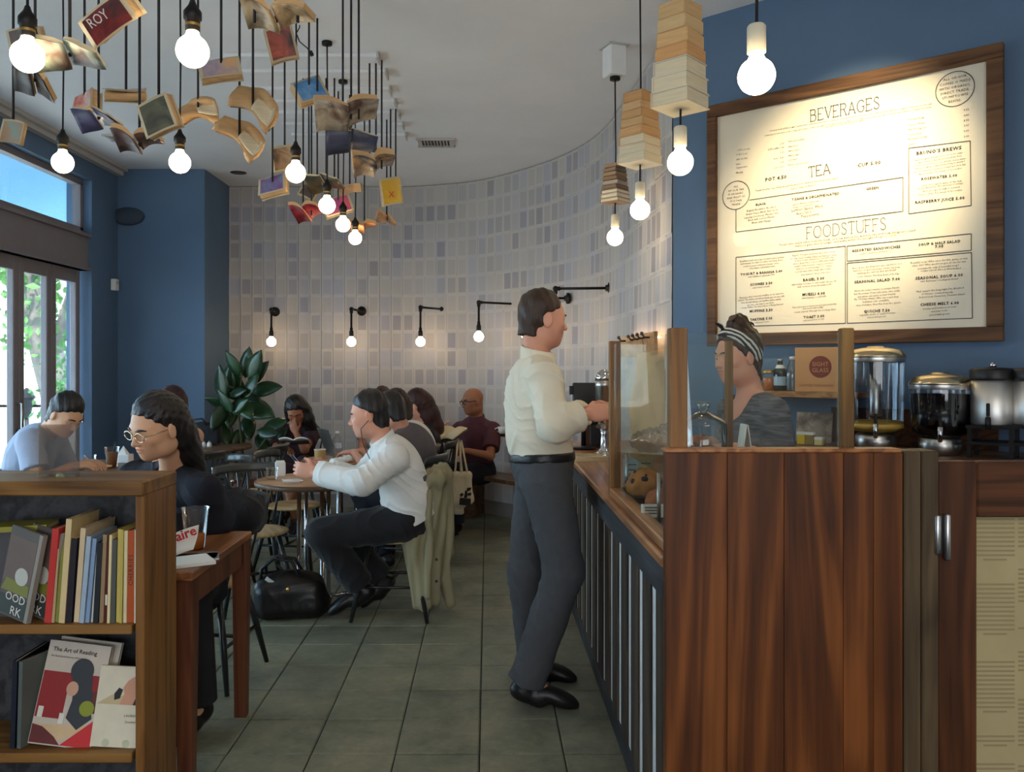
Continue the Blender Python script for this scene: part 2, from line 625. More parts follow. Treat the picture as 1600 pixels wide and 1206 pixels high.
# ------------------------------------------------------------------ people
def basis(f, u):
    f = V(f).normalized()
    u = V(u)
    u = (u - f * u.dot(f)).normalized()
    r = f.cross(u)
    return r, f, u
def hand(S, wr, d, n, t, k=1., curl=(.5, .6), infl=0.):
    """palm and five fingers: d = finger direction, n = palm side, t = thumb side"""
    d = V(d).normalized()
    n = V(n); n = (n - d * n.dot(d)).normalized()
    tt = d.cross(n)
    if tt.dot(V(t)) < 0: tt = -tt
    M = np.array(Matrix((d, tt, n)).transposed())
    S.ell(wr + d * .048 * k, (.056 * k, .042 * k, .019 * k), M, k=.012)
    for i, (o, L) in enumerate(((.031, .072), (.011, .082), (-.010, .076), (-.030, .060))):
        a = wr + d * .088 * k + tt * o * k
        a0 = wr + d * .05 * k + tt * o * .8 * k
        c1, c2 = curl
        q1 = (d * math.cos(c1) + n * math.sin(c1))
        q2 = (d * math.cos(c1 + c2) + n * math.sin(c1 + c2))
        b = a + q1 * L * .52 * k
        c = b + q2 * L * .48 * k
        S.cap(a0, a, .010 * k, .0095 * k, k=.006).cap(a, b, .0095 * k, .0085 * k, k=.003).cap(b, c, .0085 * k, .007 * k, k=.003)
    a = wr + d * .022 * k + tt * .03 * k
    b = a + (d * .6 + tt * .55 + n * .45).normalized() * .045 * k
    c = b + (d * .9 + n * .45 + tt * .05).normalized() * .034 * k
    S.cap(a, b, .0125 * k, .0105 * k, k=.010).cap(b, c, .0105 * k, .008 * k, k=.003)

def head(S, c, f, u, H, female=False, lids=True, lidz=.004, lidf=.15):
    r, f, u = basis(f, u)
    L = lambda x, y, z: c + (r * x + f * y + u * z) * H
    M = np.array(Matrix((r, f, u)).transposed())
    k = .03 * H / .23
    S.ell(L(0, -.055, .13), (.325 * H, .40 * H, .36 * H), M, k=.02)
    S.ell(L(0, .07, -.16), (.255 * H, .275 * H, .33 * H), M, k=.045)
    S.ell(L(0, .245, -.385), ((.105 if female else .13) * H, .10 * H, .085 * H), M, k=.03)
    for sx in (-1, 1):
        S.ell(L(sx * .17, .02, -.30), (.09 * H, .17 * H, .11 * H), M, k=.04)      # jaw
        S.ell(L(sx * .17, .22, -.08), (.10 * H, .09 * H, .08 * H), M, k=.03)      # cheek
    S.ell(L(0, .255, -.24), (.125 * H, .085 * H, .10 * H), M, k=.03)              # mouth
    S.ell(L(0, .285, .085), (.21 * H, .075 * H, .045 * H), M, k=.025)             # brow
    for sx in (-1, 1):
        S.ell(L(sx * .135, .372, .022), (.085 * H, .05 * H, .05 * H), M, k=.014, op=-1)
    S.cap(L(0, .325, .035), L(0, .425, -.115), .028 * H, .047 * H, k=.012)       # nose
    for sx in (-1, 1):
        S.ell(L(sx * .05, .375, -.13), (.036 * H, .045 * H, .03 * H), M, k=.008)
    S.ell(L(0, .345, -.212), (.098 * H, .056 * H, .024 * H), M, k=.006)             # lips
    S.ell(L(0, .340, -.266), (.082 * H, .056 * H, .028 * H), M, k=.006)
    S.cap(L(-.085, .392, -.239), L(.085, .392, -.239), .013 * H, k=.003, op=-1)
    for sx in (-1, 1):
        e = L(sx * .132, .288, .018)
        if lids: S.ell(e, (.064 * H,) * 3, M, k=.006, clip=[(np.array((-u + f * lidf).normalized()), np.array(e + u * lidz * H))])
        Me = np.array((Matrix.Rotation(sx * -.35, 3, u) @ Matrix((r, f, u)).transposed()))
        S.ell(L(sx * .352, -.05, -.03), (.038 * H, .085 * H, .135 * H), Me, k=.012)  # ear
        S.ell(L(sx * .405, -.035, -.01), (.02 * H, .045 * H, .085 * H), Me, k=.008, op=-1)
    return L, M

def face_parts(root, L, M, H, brow='dark_hair', iris='iris', eyes=True, brows=True):
    if eyes:
        for sx in (-1, 1):
            mb = MB(); mb.ball(L(sx * .132, .283, .016), .060 * H, 14, 10)
            o = mb.build('eye', 'eye_white', root, world=True)
            mb = MB(); mb.ball(L(sx * .132 , .325, .004), (.024 * H, .022 * H, .024 * H), 10, 6, Matrix(M.tolist()))
            q = mb.build('iris', iris, o, world=False)
            ov = root.location
            for v in q.data.vertices: v.co -= ov
    if brows:
        for sx in (-1, 1):
            pts = [L(sx * (.05 + .06 * i), .372 - 2.0 * (.06 * i) ** 2, .095 + .016 * math.sin(i * 1.05)) for i in range(4)]
            mb = MB(); mb.tube(pts, [.014 * H, .020 * H, .017 * H, .009 * H], 6)
            mb.build('eyebrow', brow, root, world=True)

def skin_tint(L, H, c, f, u, lips=(.92, .55, .52), stubble=0.):
    r, f2, u2 = basis(f, u)
    rn, fn, un = np.array(r), np.array(f2), np.array(u2)
    cn = np.array(c)
    def col(p):
        q = (p - cn) / H
        x, y, z = q @ rn, q @ fn, q @ un
        t = np.ones((len(p), 4))
        m = np.clip(1.3 - np.sqrt((x / .10) ** 2 + ((z + .242) / .045) ** 2), 0, 1) * (y > .28)
        t[:, :3] *= 1 - m[:, None] * (1 - np.array(lips))
        if stubble:
            s = np.clip((-.14 - z) / .1, 0, 1) * np.clip((y + .05) / .15, 0, 1) * (z > -.6) * (1 - m)
            t[:, :3] *= 1 - s[:, None] * stubble * np.array([.9, .8, .7])
        ch = np.clip(1 - np.sqrt(((np.abs(x) - .18) / .12) ** 2 + ((z + .1) / .12) ** 2), 0, 1) * (y > 0)
        t[:, :3] *= 1 - ch[:, None] * np.array([0, .12, .12])
        return t
    return col

def hair_cap(S, L, M, H, f, u, thick=.05, hairline=.36, nape=-.30, temple=.07, top=0., r=None):
    """scalp shell: keeps what lies above the hairline or behind the ears"""
    r_, f_, u_ = basis(f, u)
    a = V(L(0, .36, hairline)); b = V(L(0, -.02, temple))
    nA = (u_ * (a - b).dot(f_) - f_ * (a - b).dot(u_)).normalized()
    fn, un, nA = np.array(f_), np.array(u_), np.array(nA)
    a, c, bb = np.array(a), np.array(L(0, -.14, 0)), np.array(L(0, 0, nape))
    def clip(X, Y, Z):
        pa = -((X - a[0]) * nA[0] + (Y - a[1]) * nA[1] + (Z - a[2]) * nA[2])
        pb = (X - c[0]) * fn[0] + (Y - c[1]) * fn[1] + (Z - c[2]) * fn[2]
        pc = -((X - bb[0]) * un[0] + (Y - bb[1]) * un[1] + (Z - bb[2]) * un[2])
        return np.minimum(pa, np.maximum(pb, pc))
    S.ell(L(0, -.095, .165 + top / 2), ((.325 + thick) * H, (.395 + thick * .45) * H, (.36 + thick + top / 2) * H), M, k=.01, clip=[clip])
    S.cap(L(0, -.23, -.04), L(0, -.225, -.42), .054 * H / .24, .055 * H / .24, k=.02, clip=[clip])
    S.ell(L(0, -.16, -.08), ((.25 + thick * .25) * H, (.27 + thick * .3) * H, (.25 + thick * .3) * H), M, k=.03, clip=[clip])
    return clip

def torso_M(J):
    lat = (J['shR'] - J['shL']).normalized()
    up = (J['neck'] - J['pelvis']).normalized()
    lat = (lat - up * lat.dot(up)).normalized()
    f = up.cross(lat)
    return np.array(Matrix((lat, f, up)).transposed()), lat, f, up

def torso(S, J, s=1., infl=0., female=False, part='all', clip=None):
    M, lat, f, up = torso_M(J)
    ch, be, pe = J['chest'], J['belly'], J['pelvis']
    S.ell(ch, (.165 * s, .118 * s, .19 * s), M, k=.03, infl=infl, clip=clip)
    S.ell(be, (.145 * s, .112 * s, .15 * s), M, k=.05, infl=infl, clip=clip)
    if part != 'top': S.ell(pe, (.165 * s, .125 * s, .13 * s), M, k=.05, infl=infl, clip=clip)
    S.cap(J['shL'], J['shR'], .052 * s, k=.05, infl=infl)
    mid = (J['shL'] + J['shR']) / 2
    for k in ('shL', 'shR'):
        S.cap(J['neck'], J['neck'].lerp(J[k], .75), .043 * s, .04 * s, k=.04, infl=infl * .7)
    if female:
        for sx in (-1, 1):
            S.ell(ch + lat * .075 * s * sx + f * .085 * s - up * .02, (.068 * s, .06 * s, .068 * s), M, k=.03, infl=infl * .8)

def limb(S, J, names, r, k=.02, infl=0., clip=None):
    for (a, b), (ra, rb) in zip(zip(names, names[1:]), zip(r, r[1:])):
        S.cap(J[a], J[b], ra, rb, k=k, infl=infl, clip=clip)

def body(J, s=1., vs=.006, female=False, hands=('L', 'R'), curl=(.5, .6), lids=True, feet=True, lidz=.004):
    S = SDF(.0072 if vs < .0065 else .0105)
    torso(S, J, s, -.006, female)
    H = J['H']
    r, f, u = basis(J['hf'], J['hu'])
    skull = J['head'] - u * .16 * H - f * .19 * H
    S.cap(J['neck'] - V((0, 0, .02)), skull, .057 * s, .051 * s, k=.025)
    for q in 'LR':
        limb(S, J, ('sh' + q, 'el' + q, 'wr' + q), (.05 * s, .040 * s, .027 * s), infl=-.002)
        limb(S, J, ('hp' + q, 'kn' + q, 'an' + q), (.082 * s, .055 * s, .037 * s), infl=-.004)
        if feet: S.cap(J['an' + q], J['to' + q], .034 * s, .026 * s, k=.02)
        d = J.get('hd' + q, (J['wr' + q] - J['el' + q]).normalized())
        hand(S, J['wr' + q], d, J.get('hn' + q, V((0, 0, -1))), J.get('ht' + q, V((0, 1, 0))), s * (.94 if female else 1.0), curl)
    S.fine = (np.array(J['head']), .66 * J['H'], (.0038 if vs < .0065 else .0056))
    L, M = head(S, J['head'], J['hf'], J['hu'], H, female, lids, lidz)
    return S, L, M
def plane(n, p): return (np.array(V(n).normalized()), np.array(p))

def sleeves(S, J, s, infl, frac, names='LR', ru=.05, re=.042, rw=.036):
    """sleeve to frac of the arm: 0..1 upper arm, 1..2 forearm"""
    for q in names:
        a, b, c = J['sh' + q], J['el' + q], J['wr' + q]
        if frac <= 1:
            e = a.lerp(b, frac)
            S.cap(a, e + (b - a).normalized() * .05, ru * s, (ru + .006) * s, k=.03, infl=infl, clip=[plane(b - a, e)])
        else:
            e = b.lerp(c, frac - 1)
            S.cap(a, b, ru * s, re * s, k=.03, infl=infl)
            S.cap(b, e + (c - b).normalized() * .04, re * s, rw * s, k=.025, infl=infl, clip=[plane(c - b, e)])
def trousers(J, vs_, s, mat_, root, waist=None, hem=.97, disp=None, rr=(.088, .070, .060), infl=.010, name='trousers'):
    S = SDF(vs_ * 1.3)
    M, lat, f, up = torso_M(J)
    pu = (J['pelvis'] - (J['hpL'] + J['hpR']) / 2)
    w_ = waist if waist is not None else J['pelvis'] + up * .09
    S.ell(J['pelvis'] + up * .03, (.160 * s, .126 * s, .16 * s), M, k=.04, infl=infl, clip=[plane(up, w_)])
    for q in 'LR':
        a, b, c = J['hp' + q], J['kn' + q], J['an' + q]
        S.cap(a, b, rr[0] * s, rr[1] * s, k=.04, infl=infl)
        e = b.lerp(c, hem)
        S.cap(b, e + (c - b).normalized() * .05, rr[1] * s, rr[2] * s, k=.025, infl=infl, clip=[plane(c - b, e)])
    S.disp = disp
    return S.build(name, mat_, root)
def shoe(J, q, root, mat_='black_leather', vs=.008, s=1., floor=True):
    a, t = J['an' + q], J['to' + q]
    S = SDF(vs)
    d = (t - a)
    d.z = 0
    d = d.normalized() if d.length > .01 else V((1, 0, 0))
    ax = (t - a).normalized()
    lat = ax.cross(V((0, 0, 1))).normalized()
    upv = lat.cross(ax)
    M = np.array(Matrix((ax, lat, upv)).transposed())
    heel = a - upv * .035 * s - ax * .02
    S.cap(a + upv * .02, a - upv * .03, .042 * s, .042 * s, k=.02)
    S.cap(heel, heel + ax * .09 * s, .038 * s, .040 * s, k=.02)
    S.ell(t - ax * .05 * s + upv * .0, (.10 * s, .045 * s, .036 * s), M, k=.03)
    o = S.build('shoe', mat_, root)
    return o
# ------------------------------------------------------------------ the materials of this room
mat('blue_paint', lin(86, 111, 138), .55, var=.06, vs=3, bump=.05, bs=160)
mat('ceiling_paint', lin(230, 231, 233), .8, var=.04, vs=2)
mat('white_paint', lin(228, 228, 224), .6, var=.04)
mat('backing', lin(150, 142, 134), .9, var=.05)
mat('window_paint', lin(128, 120, 122), .5, var=.06)
mat('trim_paint', lin(190, 186, 180), .6, var=.03)
mat('grout', lin(42, 44, 40), .9, var=.1)
mat('stucco', lin(226, 222, 212), .9, var=.08, vs=3)
mat('asphalt', lin(176, 172, 166), .9, var=.1)
mat('bark', lin(120, 112, 104), .9, var=.3, vs=12, bump=.6, bs=30)
mat('leaf_outdoor', lin(92, 140, 66), .5, var=.3, vs=5, objvar=.2)
mat('leaf_plant', lin(38, 66, 38), .32, var=.25, vs=9, objvar=.3, coat=.15)
mat('stem_green', lin(80, 84, 50), .6)
mat('terracotta', lin(120, 66, 48), .8)
mat('black_metal', lin(40, 38, 38), .45, .6, var=.1)
mat('cord_black', lin(30, 29, 32), .6, var=0)
mat('rod_black', lin(34, 33, 36), .5, var=0)
mat('cream_socket', lin(214, 204, 178), .5, var=.03)
mat('brass', lin(200, 160, 90), .35, 1, var=0)
mat('chrome', lin(205, 205, 208), .12, 1, var=0)
mat('urn_steel', lin(226, 224, 220), .42, 1, var=.04, vs=40, stretch=(1, 1, .05))
mat('steel', lin(190, 188, 184), .30, 1, var=.05, vs=40, stretch=(1, 1, .05))
mat('steel_dark', lin(90, 88, 86), .35, 1, var=.05)
mat('warm_steel', lin(214, 196, 160), .25, 1, var=.03)
mat('black_plastic', lin(24, 24, 26), .4, var=.05)
mat('black_leather', lin(26, 24, 24), .35, var=.2, vs=20, bump=.12, bs=80)
mat('black_cloth', lin(27, 27, 31), .85, var=.2, vs=10, bump=.2, bs=120, sheen=.1)
mat('navy_cloth', lin(30, 31, 42), .85, var=.15, vs=12, bump=.2, bs=120)
mat('dark_trouser', lin(35, 35, 38), .85, var=.15, vs=12, bump=.15, bs=150)
mat('grey_trouser', lin(74, 75, 78), .85, var=.10, vs=30, bump=.15, bs=200)
mat('white_shirt', lin(232, 230, 224), .75, var=.05, vs=6, bump=.12, bs=60)
mat('cream_shirt', lin(232, 222, 198), .75, var=.05, vs=6, bump=.12, bs=60)
mat('grey_shirt', lin(98, 90, 92), .85, var=.12, vs=9, bump=.2, bs=80)
mat('maroon_shirt', lin(82, 40, 48), .85, var=.1, vs=9, bump=.2, bs=80)
mat('plum_dress', lin(58, 38, 44), .85, var=.15, vs=9, bump=.2, bs=80)
mat('peach_top', lin(222, 176, 150), .8, var=.08)
mat('pale_blue_shirt', lin(170, 182, 205), .8, var=.06, bump=.15)
mat('marl_shirt', lin(104, 104, 108), .9, var=.75, vs=46, stretch=(.3, .3, 2.0), bump=.2, bs=90)
mat('khaki_coat', lin(150, 142, 112), .85, var=.10, vs=5, bump=.15, bs=90)
mat('canvas', lin(224, 204, 168), .85, var=.07, bump=.25, bs=200)
mat('apron_cloth', lin(208, 168, 120), .85, var=.08, bump=.15)
mat('skin_fair', lin(224, 160, 132), .5, var=.05, vs=12, attr='tint')
mat('skin_asian', lin(222, 170, 134), .5, var=.05, vs=12, attr='tint')
mat('skin_brown', lin(160, 104, 74), .45, var=.05, vs=12, attr='tint')
mat('dark_hair', lin(28, 22, 21), .45, var=.35, vs=22, stretch=(1, 1, .25), bump=.5, bs=70, spec=.5)
mat('brown_hair', lin(62, 45, 34), .5, var=.35, vs=24, stretch=(1, 1, .3), bump=.5, bs=80)
mat('auburn_hair', lin(58, 28, 24), .5, var=.35, vs=22, stretch=(1, 1, .25), bump=.5, bs=70)
mat('eye_white', lin(225, 220, 214), .25, var=0)
mat('iris', lin(48, 32, 22), .2, var=0)
mat('white_ceramic', lin(232, 230, 226), .25, var=0)
mat('white_paper', lin(232, 230, 222), .8, var=.03)
mat('old_paper', lin(214, 172, 122), .85, var=.12, vs=9, stretch=(1, 1, 14))
mat('pale_paper', lin(222, 206, 172), .85, var=.10, vs=9, stretch=(1, 1, 14))
mat('menu_paper', lin(222, 212, 190), .42, var=.03, vs=3, coat=.3)
mat('ink', lin(44, 38, 34), .6, var=0)
mat('ink_light', lin(110, 98, 84), .6, var=0)
mat('ink_red', lin(206, 44, 40), .6, var=0)
mat('ink_white', lin(235, 230, 220), .6, var=0)
mat('kraft', lin(212, 152, 96), .8, var=.05)
mat('kraft_red', lin(132, 52, 34), .8, var=.05)
mat('cup_paper', lin(214, 172, 110), .7, var=.05)
mat('coffee_milk', lin(168, 116, 80), .35, var=.1)
mat('orange_tea', lin(206, 116, 48), .25, var=.05)
mat('black_tea', lin(12, 9, 8), .15, var=0)
mat('pale_tea', lin(206, 170, 84), .3, var=0)
mat('pastry', lin(196, 128, 62), .7, var=.45, vs=16, bump=.6, bs=40)
mat('cookie', lin(170, 96, 50), .8, var=.35, vs=20, bump=.5, bs=45)
mat('berry', lin(48, 32, 52), .5)
mat('newsprint', lin(176, 160, 118), .8, var=.1, vs=5)
wood('bar_wood', lin(56, 28, 11), lin(94, 51, 20), lin(130, 75, 33), .8, 2, .46, 3.0, .14)
wood('post_wood', lin(74, 52, 28), lin(124, 90, 48), lin(152, 114, 64), 1.0, 2, .5, 3)
wood('dark_post', lin(46, 36, 24), lin(82, 66, 46), lin(104, 86, 62), 1.0, 2, .5, 3)
wood('gate_wood', lin(48, 26, 14), lin(80, 46, 24), lin(102, 60, 32), 1.0, 2, .42, 4)
wood('gate_rail_wood', lin(48, 26, 14), lin(80, 46, 24), lin(102, 60, 32), 1.0, 0, .42, 4)
wood('counter_wood', lin(110, 66, 38), lin(160, 104, 64), lin(190, 132, 84), 1.0, 1, .32, 4, .05, .2)
wood('slat_wood', lin(40, 32, 26), lin(72, 58, 46), lin(96, 78, 62), 1.0, 2, .6, 3, .2)
wood('apron_wood', lin(36, 36, 38), lin(58, 58, 60), lin(76, 76, 78), 1.0, 1, .55, 3)
wood('case_wood', lin(88, 58, 26), lin(132, 92, 46), lin(156, 114, 62), 1.0, 0, .42, 3, .06)
wood('case_side_wood', lin(84, 54, 24), lin(124, 82, 40), lin(146, 102, 54), 1.0, 2, .42, 3, .06)
wood('table_wood', lin(96, 56, 30), lin(146, 92, 52), lin(174, 116, 68), 1.0, 1, .36, 4, .05, .2)
wood('table_leg_wood', lin(62, 32, 20), lin(98, 54, 34), lin(118, 70, 44), 1.0, 2, .45, 3, .08)
wood('round_wood', lin(150, 104, 68), lin(192, 142, 100), lin(212, 166, 122), 1.0, 0, .38, 3, .05, .2)
wood('dark_table_wood', lin(66, 48, 36), lin(104, 78, 58), lin(130, 100, 76), 1.0, 0, .4, 3, .05, .1)
wood('seat_wood', lin(150, 120, 84), lin(190, 160, 116), lin(212, 184, 140), 1.0, 1, .45, 3, .05)
wood('frame_wood', lin(64, 42, 26), lin(96, 66, 42), lin(116, 82, 54), 1.2, 0, .5, 3, .05)
wood('shelf_wood', lin(120, 80, 42), lin(170, 120, 70), lin(196, 146, 92), 1.2, 0, .45, 3, .05)
mat('chair_black', lin(32, 33, 34), .35, var=.2, vs=14, coat=.2)
mat('chair_rail', lin(62, 64, 62), .3, var=.3, vs=12, coat=.4)
glass('clear_glass', (.95, .98, .965, 1), .22, .04)
glass('dome_glass', (.94, .97, .95, 1), .85, .09)
mat('speaker_cloth', lin(62, 74, 86), .9, var=.1)
glass('window_glass', (.93, .97, .98, 1), .4, .03)
glass('cup_plastic', (.90, .90, .88, 1), .6, .08, .1)
glass('cling_film', (.86, .85, .80, 1), .8, .22, .12)
glass('green_glass', (.16, .38, .20, 1), .6, .08)
glass('tank_plastic', (.80, .84, .88, 1), .5, .07, .05)
glass('acrylic_tan', (.78, .70, .60, 1), .4, .12, .2)
emit('bulb_light', (1, .80, .52, 1), 17)
emit('sconce_light', (1, .72, .42, 1), 22)
emit('strip_light', (1, .72, .42, 1), 14)
emit('screen_blue', (.35, .55, .9, 1), 1.0)
translucent('awning_cloth', lin(158, 190, 208), .5)

def tile_material():
    m, N, L, out = newmat('floor_tile')
    b = N.new('ShaderNodeBsdfPrincipled')
    L.new(b.outputs[0], out.inputs[0])
    geo = N.new('ShaderNodeNewGeometry')
    oi = N.new('ShaderNodeObjectInfo')
    a = N.new('ShaderNodeAttribute'); a.attribute_name = 'rnd'
    rr = math_n(N, L, 'FRACT', math_n(N, L, 'ADD', math_n(N, L, 'MULTIPLY', oi.outputs['Random'], 7.7), a.outputs['Fac']))
    n1 = noise(N, L, geo.outputs['Position'], 3.2, 5, .65, .3)
    n2 = noise(N, L, geo.outputs['Position'], 26, 4, .7)
    n3 = noise(N, L, geo.outputs['Position'], 9, 4, .7, 1.2)
    c = ramp(N, L, n1, [(.3, lin(98, 100, 87)), (.5, lin(126, 127, 110)), (.72, lin(150, 145, 122))])
    c = mixc(N, L, 1., c, ramp(N, L, n2, [(.3, gray(.78)), (.65, gray(1.1))]), 'MULTIPLY')
    c = mixc(N, L, math_n(N, L, 'MULTIPLY', ramp(N, L, n3, [(.62, gray(0)), (.74, gray(1))]), .35), c, lin(92, 66, 46))
    c = mixc(N, L, 1., c, ramp(N, L, rr, [(0, (.86, .88, .86, 1)), (1, (1.1, 1.08, 1.02, 1))]), 'MULTIPLY')
    L.new(c, b.inputs['Base Color'])
    L.new(math_n(N, L, 'MULTIPLY_ADD', n2, .3), b.inputs['Roughness'])
    N[-1].inputs[2].default_value = .34
    bp = N.new('ShaderNodeBump'); bp.inputs['Strength'].default_value = .15; bp.inputs['Distance'].default_value = .004
    L.new(n2, bp.inputs['Height']); L.new(bp.outputs[0], b.inputs['Normal'])
tile_material()

def page_material():
    """a printed page: margins, a block of grey lines; every page its own tone"""
    m, N, L, out = newmat('printed_page')
    b = N.new('ShaderNodeBsdfPrincipled')
    L.new(b.outputs[0], out.inputs[0])
    uv = N.new('ShaderNodeUVMap')
    sp = N.new('ShaderNodeSeparateXYZ'); L.new(uv.outputs[0], sp.inputs[0])
    oi = N.new('ShaderNodeObjectInfo')
    a = N.new('ShaderNodeAttribute'); a.attribute_name = 'rnd'
    r1 = math_n(N, L, 'FRACT', math_n(N, L, 'ADD', math_n(N, L, 'MULTIPLY', oi.outputs['Random'], 9.1), a.outputs['Fac']))
    r2 = math_n(N, L, 'FRACT', math_n(N, L, 'MULTIPLY', r1, 37.7))
    def band(x, lo, hi):
        return math_n(N, L, 'MULTIPLY', math_n(N, L, 'GREATER_THAN', x, lo), math_n(N, L, 'LESS_THAN', x, hi))
    blk = math_n(N, L, 'MULTIPLY', band(sp.outputs[0], .14, .86), band(sp.outputs[1], .10, .88))
    ln = math_n(N, L, 'SINE', math_n(N, L, 'MULTIPLY', sp.outputs[1], 2 * math.pi * 30))
    ln = math_n(N, L, 'MULTIPLY_ADD', ln, .22); N[-1].inputs[2].default_value = .78
    dk = math_n(N, L, 'MULTIPLY', math_n(N, L, 'MULTIPLY', blk, ln), ramp(N, L, r1, [(0, gray(.10)), (.6, gray(.22)), (.8, gray(.42)), (1, gray(.62))]))
    base = ramp(N, L, r2, [(0, lin(186, 181, 177)), (.5, lin(196, 189, 180)), (1, lin(182, 180, 185))])
    c = mixc(N, L, dk, base, lin(98, 94, 118))
    L.new(c, b.inputs['Base Color'])
    b.inputs['Roughness'].default_value = .7
page_material()

# ------------------------------------------------------------------ the room
ZC = 3.28
floor = MB()
floor.prism([(-3.62, -4), (3.4, -4), (3.4, 3), (1.3, 8.7), (-3.62, 8.7)], -.1, -.006)
floor = struct(floor.build('floor', 'grout'))
ceiling = MB()
ceiling.prism([(-3.62, -4.1), (3.5, -4.1), (3.5, 3), (1.4, 8.9), (-3.62, 8.9)], ZC, ZC + .1)
ceiling = struct(ceiling.build('ceiling', 'ceiling_paint'))

# floor tiles: the ones that show largest are single pieces, the far and hidden ones one piece
TW, TL = .312, .305
def tile_mesh(seed):
    rg = random.Random(seed)
    mb = MB()
    x, y, b = (TW - .005) / 2, (TL - .005) / 2, .005
    vs = []
    for z, k in ((-.02, 0), (-.003 + rg.uniform(-.0006, .0006), 0), (0, b)):
        vs += [(-x + k, -y + k, z), (x - k, -y + k, z), (x - k, y - k, z), (-x + k, y - k, z)]
    fs = [(8, 9, 10, 11)]
    for r in (0, 4): fs += [(r + i, r + (i + 1) % 4, r + 4 + (i + 1) % 4, r + 4 + i) for i in range(4)]
    mb.add(vs, fs)
    return mb
tms = [tile_mesh(i).mesh('tile', 'floor_tile') for i in range(4)]
cells = []
for i in range(-12, 6):
    for j in range(-2, 19):
        x = -.03 + TW * (i + .5)
        y = 3.08 + TL * (j + .5)
        if x < -3.4 or x > .52 or y > 8.55: continue
        if y > 7.8 and x < -2.6: continue
        px, py = CX + F0 * x / y, CY + F0 * EYE / y
        vis = (-40 < px < 1090) and py < 1260
        cells.append((0 if vis else 1, y * y + .1 * x * x, x, y))
cells.sort()
far = MB(); far_r = []
for n, (vv, _, x, y) in enumerate(cells):
    if n < 290 and vv == 0:
        o = link('tile', tms[random.randrange(4)], floor)
        o.location = (x, y, random.uniform(-.0008, .0008))
    else:
        t = tile_mesh(n); far.add([(a + x, b + y, c) for a, b, c in t.v], t.f); far_r += [random.random()] * len(t.v)
def add_rnd(o, vals):
    a = o.data.attributes.new('rnd', 'FLOAT', 'POINT')
    a.data.foreach_set('value', vals)
o = far.build('tile', 'floor_tile', floor, kind='stuff')
add_rnd(o, far_r)

# walls
def wall(name, pts, z0, z1, m, thick=.12, side=1):
    """a wall along a plan polyline, its room face on the line"""
    P2 = [V((x, y)) for x, y in pts]
    nr = []
    for i in range(len(P2)):
        d = (P2[min(i + 1, len(P2) - 1)] - P2[max(i - 1, 0)]).normalized()
        nr.append(V((-d.y, d.x)) * side)
    mb = MB()
    n = len(P2)
    vs = []
    for z in (z0, z1):
        vs += [(p.x, p.y, z) for p in P2] + [(p.x + q.x * thick, p.y + q.y * thick, z) for p, q in zip(P2, nr)]
    fs = []
    for i in range(n - 1):
        fs += [(i, i + 1, 2 * n + i + 1, 2 * n + i), (n + i + 1, n + i, 3 * n + i, 3 * n + i + 1), (2 * n + i, 2 * n + i + 1, 3 * n + i + 1, 3 * n + i), (i + 1, i, n + i, n + i + 1)]
    fs += [(0, 2 * n, 3 * n, n), (n - 1, 2 * n - 1, 4 * n - 1, 3 * n - 1)]
    mb.add(vs, fs)
    return struct(mb.build(name, m))

ctrl = [(-2.64, 8.5), (-2.0, 8.5), (-1.3, 8.5), (-.75, 8.49), (-.18, 8.28), (.147, 7.99), (.45, 7.6), (.67, 7.22), (.83, 6.8), (.915, 6.35), (.955, 5.85), (.98, 5.3), (1.0, 4.8), (1.008, 4.52)]
def catmull(ps, k=10):
    out = []
    for i in range(len(ps) - 1):
        a, b, c, d = [V(ps[min(max(i + q, 0), len(ps) - 1)]) for q in (-1, 0, 1, 2)]
        for j in range(k):
            t = j / k
            out.append(.5 * ((2 * b) + (c - a) * t + (2 * a - 5 * b + 4 * c - d) * t * t + (3 * b - a - 3 * c + d) * t ** 3))
    out.append(V(ps[-1]))
    return out
curve = catmull(ctrl)
wall_back = wall('wall_back', [(p.x, p.y) for p in curve], 0, ZC, 'backing')
wall_menu = wall('wall_right', [(1.008, 4.52), (3.4, 2.477)], 0, ZC, 'blue_paint')
wall('wall_rear_right', [(3.4, 2.477), (3.4, -4)], 0, ZC, 'white_paint')
wall('wall_rear', [(3.4, -4.0), (-3.5, -4.0)], 0, ZC, 'white_paint')
mb = MB()
mb.box((-3.045, 8.2, ZC / 2), (.81, .88, ZC))
struct(mb.build('wall_back_left', 'blue_paint'))
# window wall (left): solid piers, the head above the transom, the band between transom and doors
mb = MB()
mb.box((-3.56, 7.505, ZC / 2), (.22, .51, ZC))
mb.box((-3.56, -1.2, ZC / 2), (.22, 5.6, ZC))
mb.box((-3.56, 4.425, (3.06 + ZC) / 2), (.22, 5.65, ZC - 3.06))
struct(mb.build('wall_left', 'blue_paint'))
mb = MB(); mb.box((-3.56, 4.425, 2.43), (.16, 5.65, .32)); mb.box((-3.50, 4.425, 2.575), (.10, 5.65, .03)); mb.box((-3.50, 4.425, 2.285), (.10, 5.65, .03))
struct(mb.build('trim_1', 'window_paint'))
mb = MB(); mb.box((-3.42, 2.0, 3.245), (.06, 11.5, .07)); mb.box((-3.40, 2.0, 3.265), (.1, 11.5, .03))
struct(mb.build('trim_2', 'trim_paint'))
mb = MB(); mb.box((-3.045, 7.752, .07), (.80, .016, .14)); struct(mb.build('baseboard_left', 'blue_paint'))
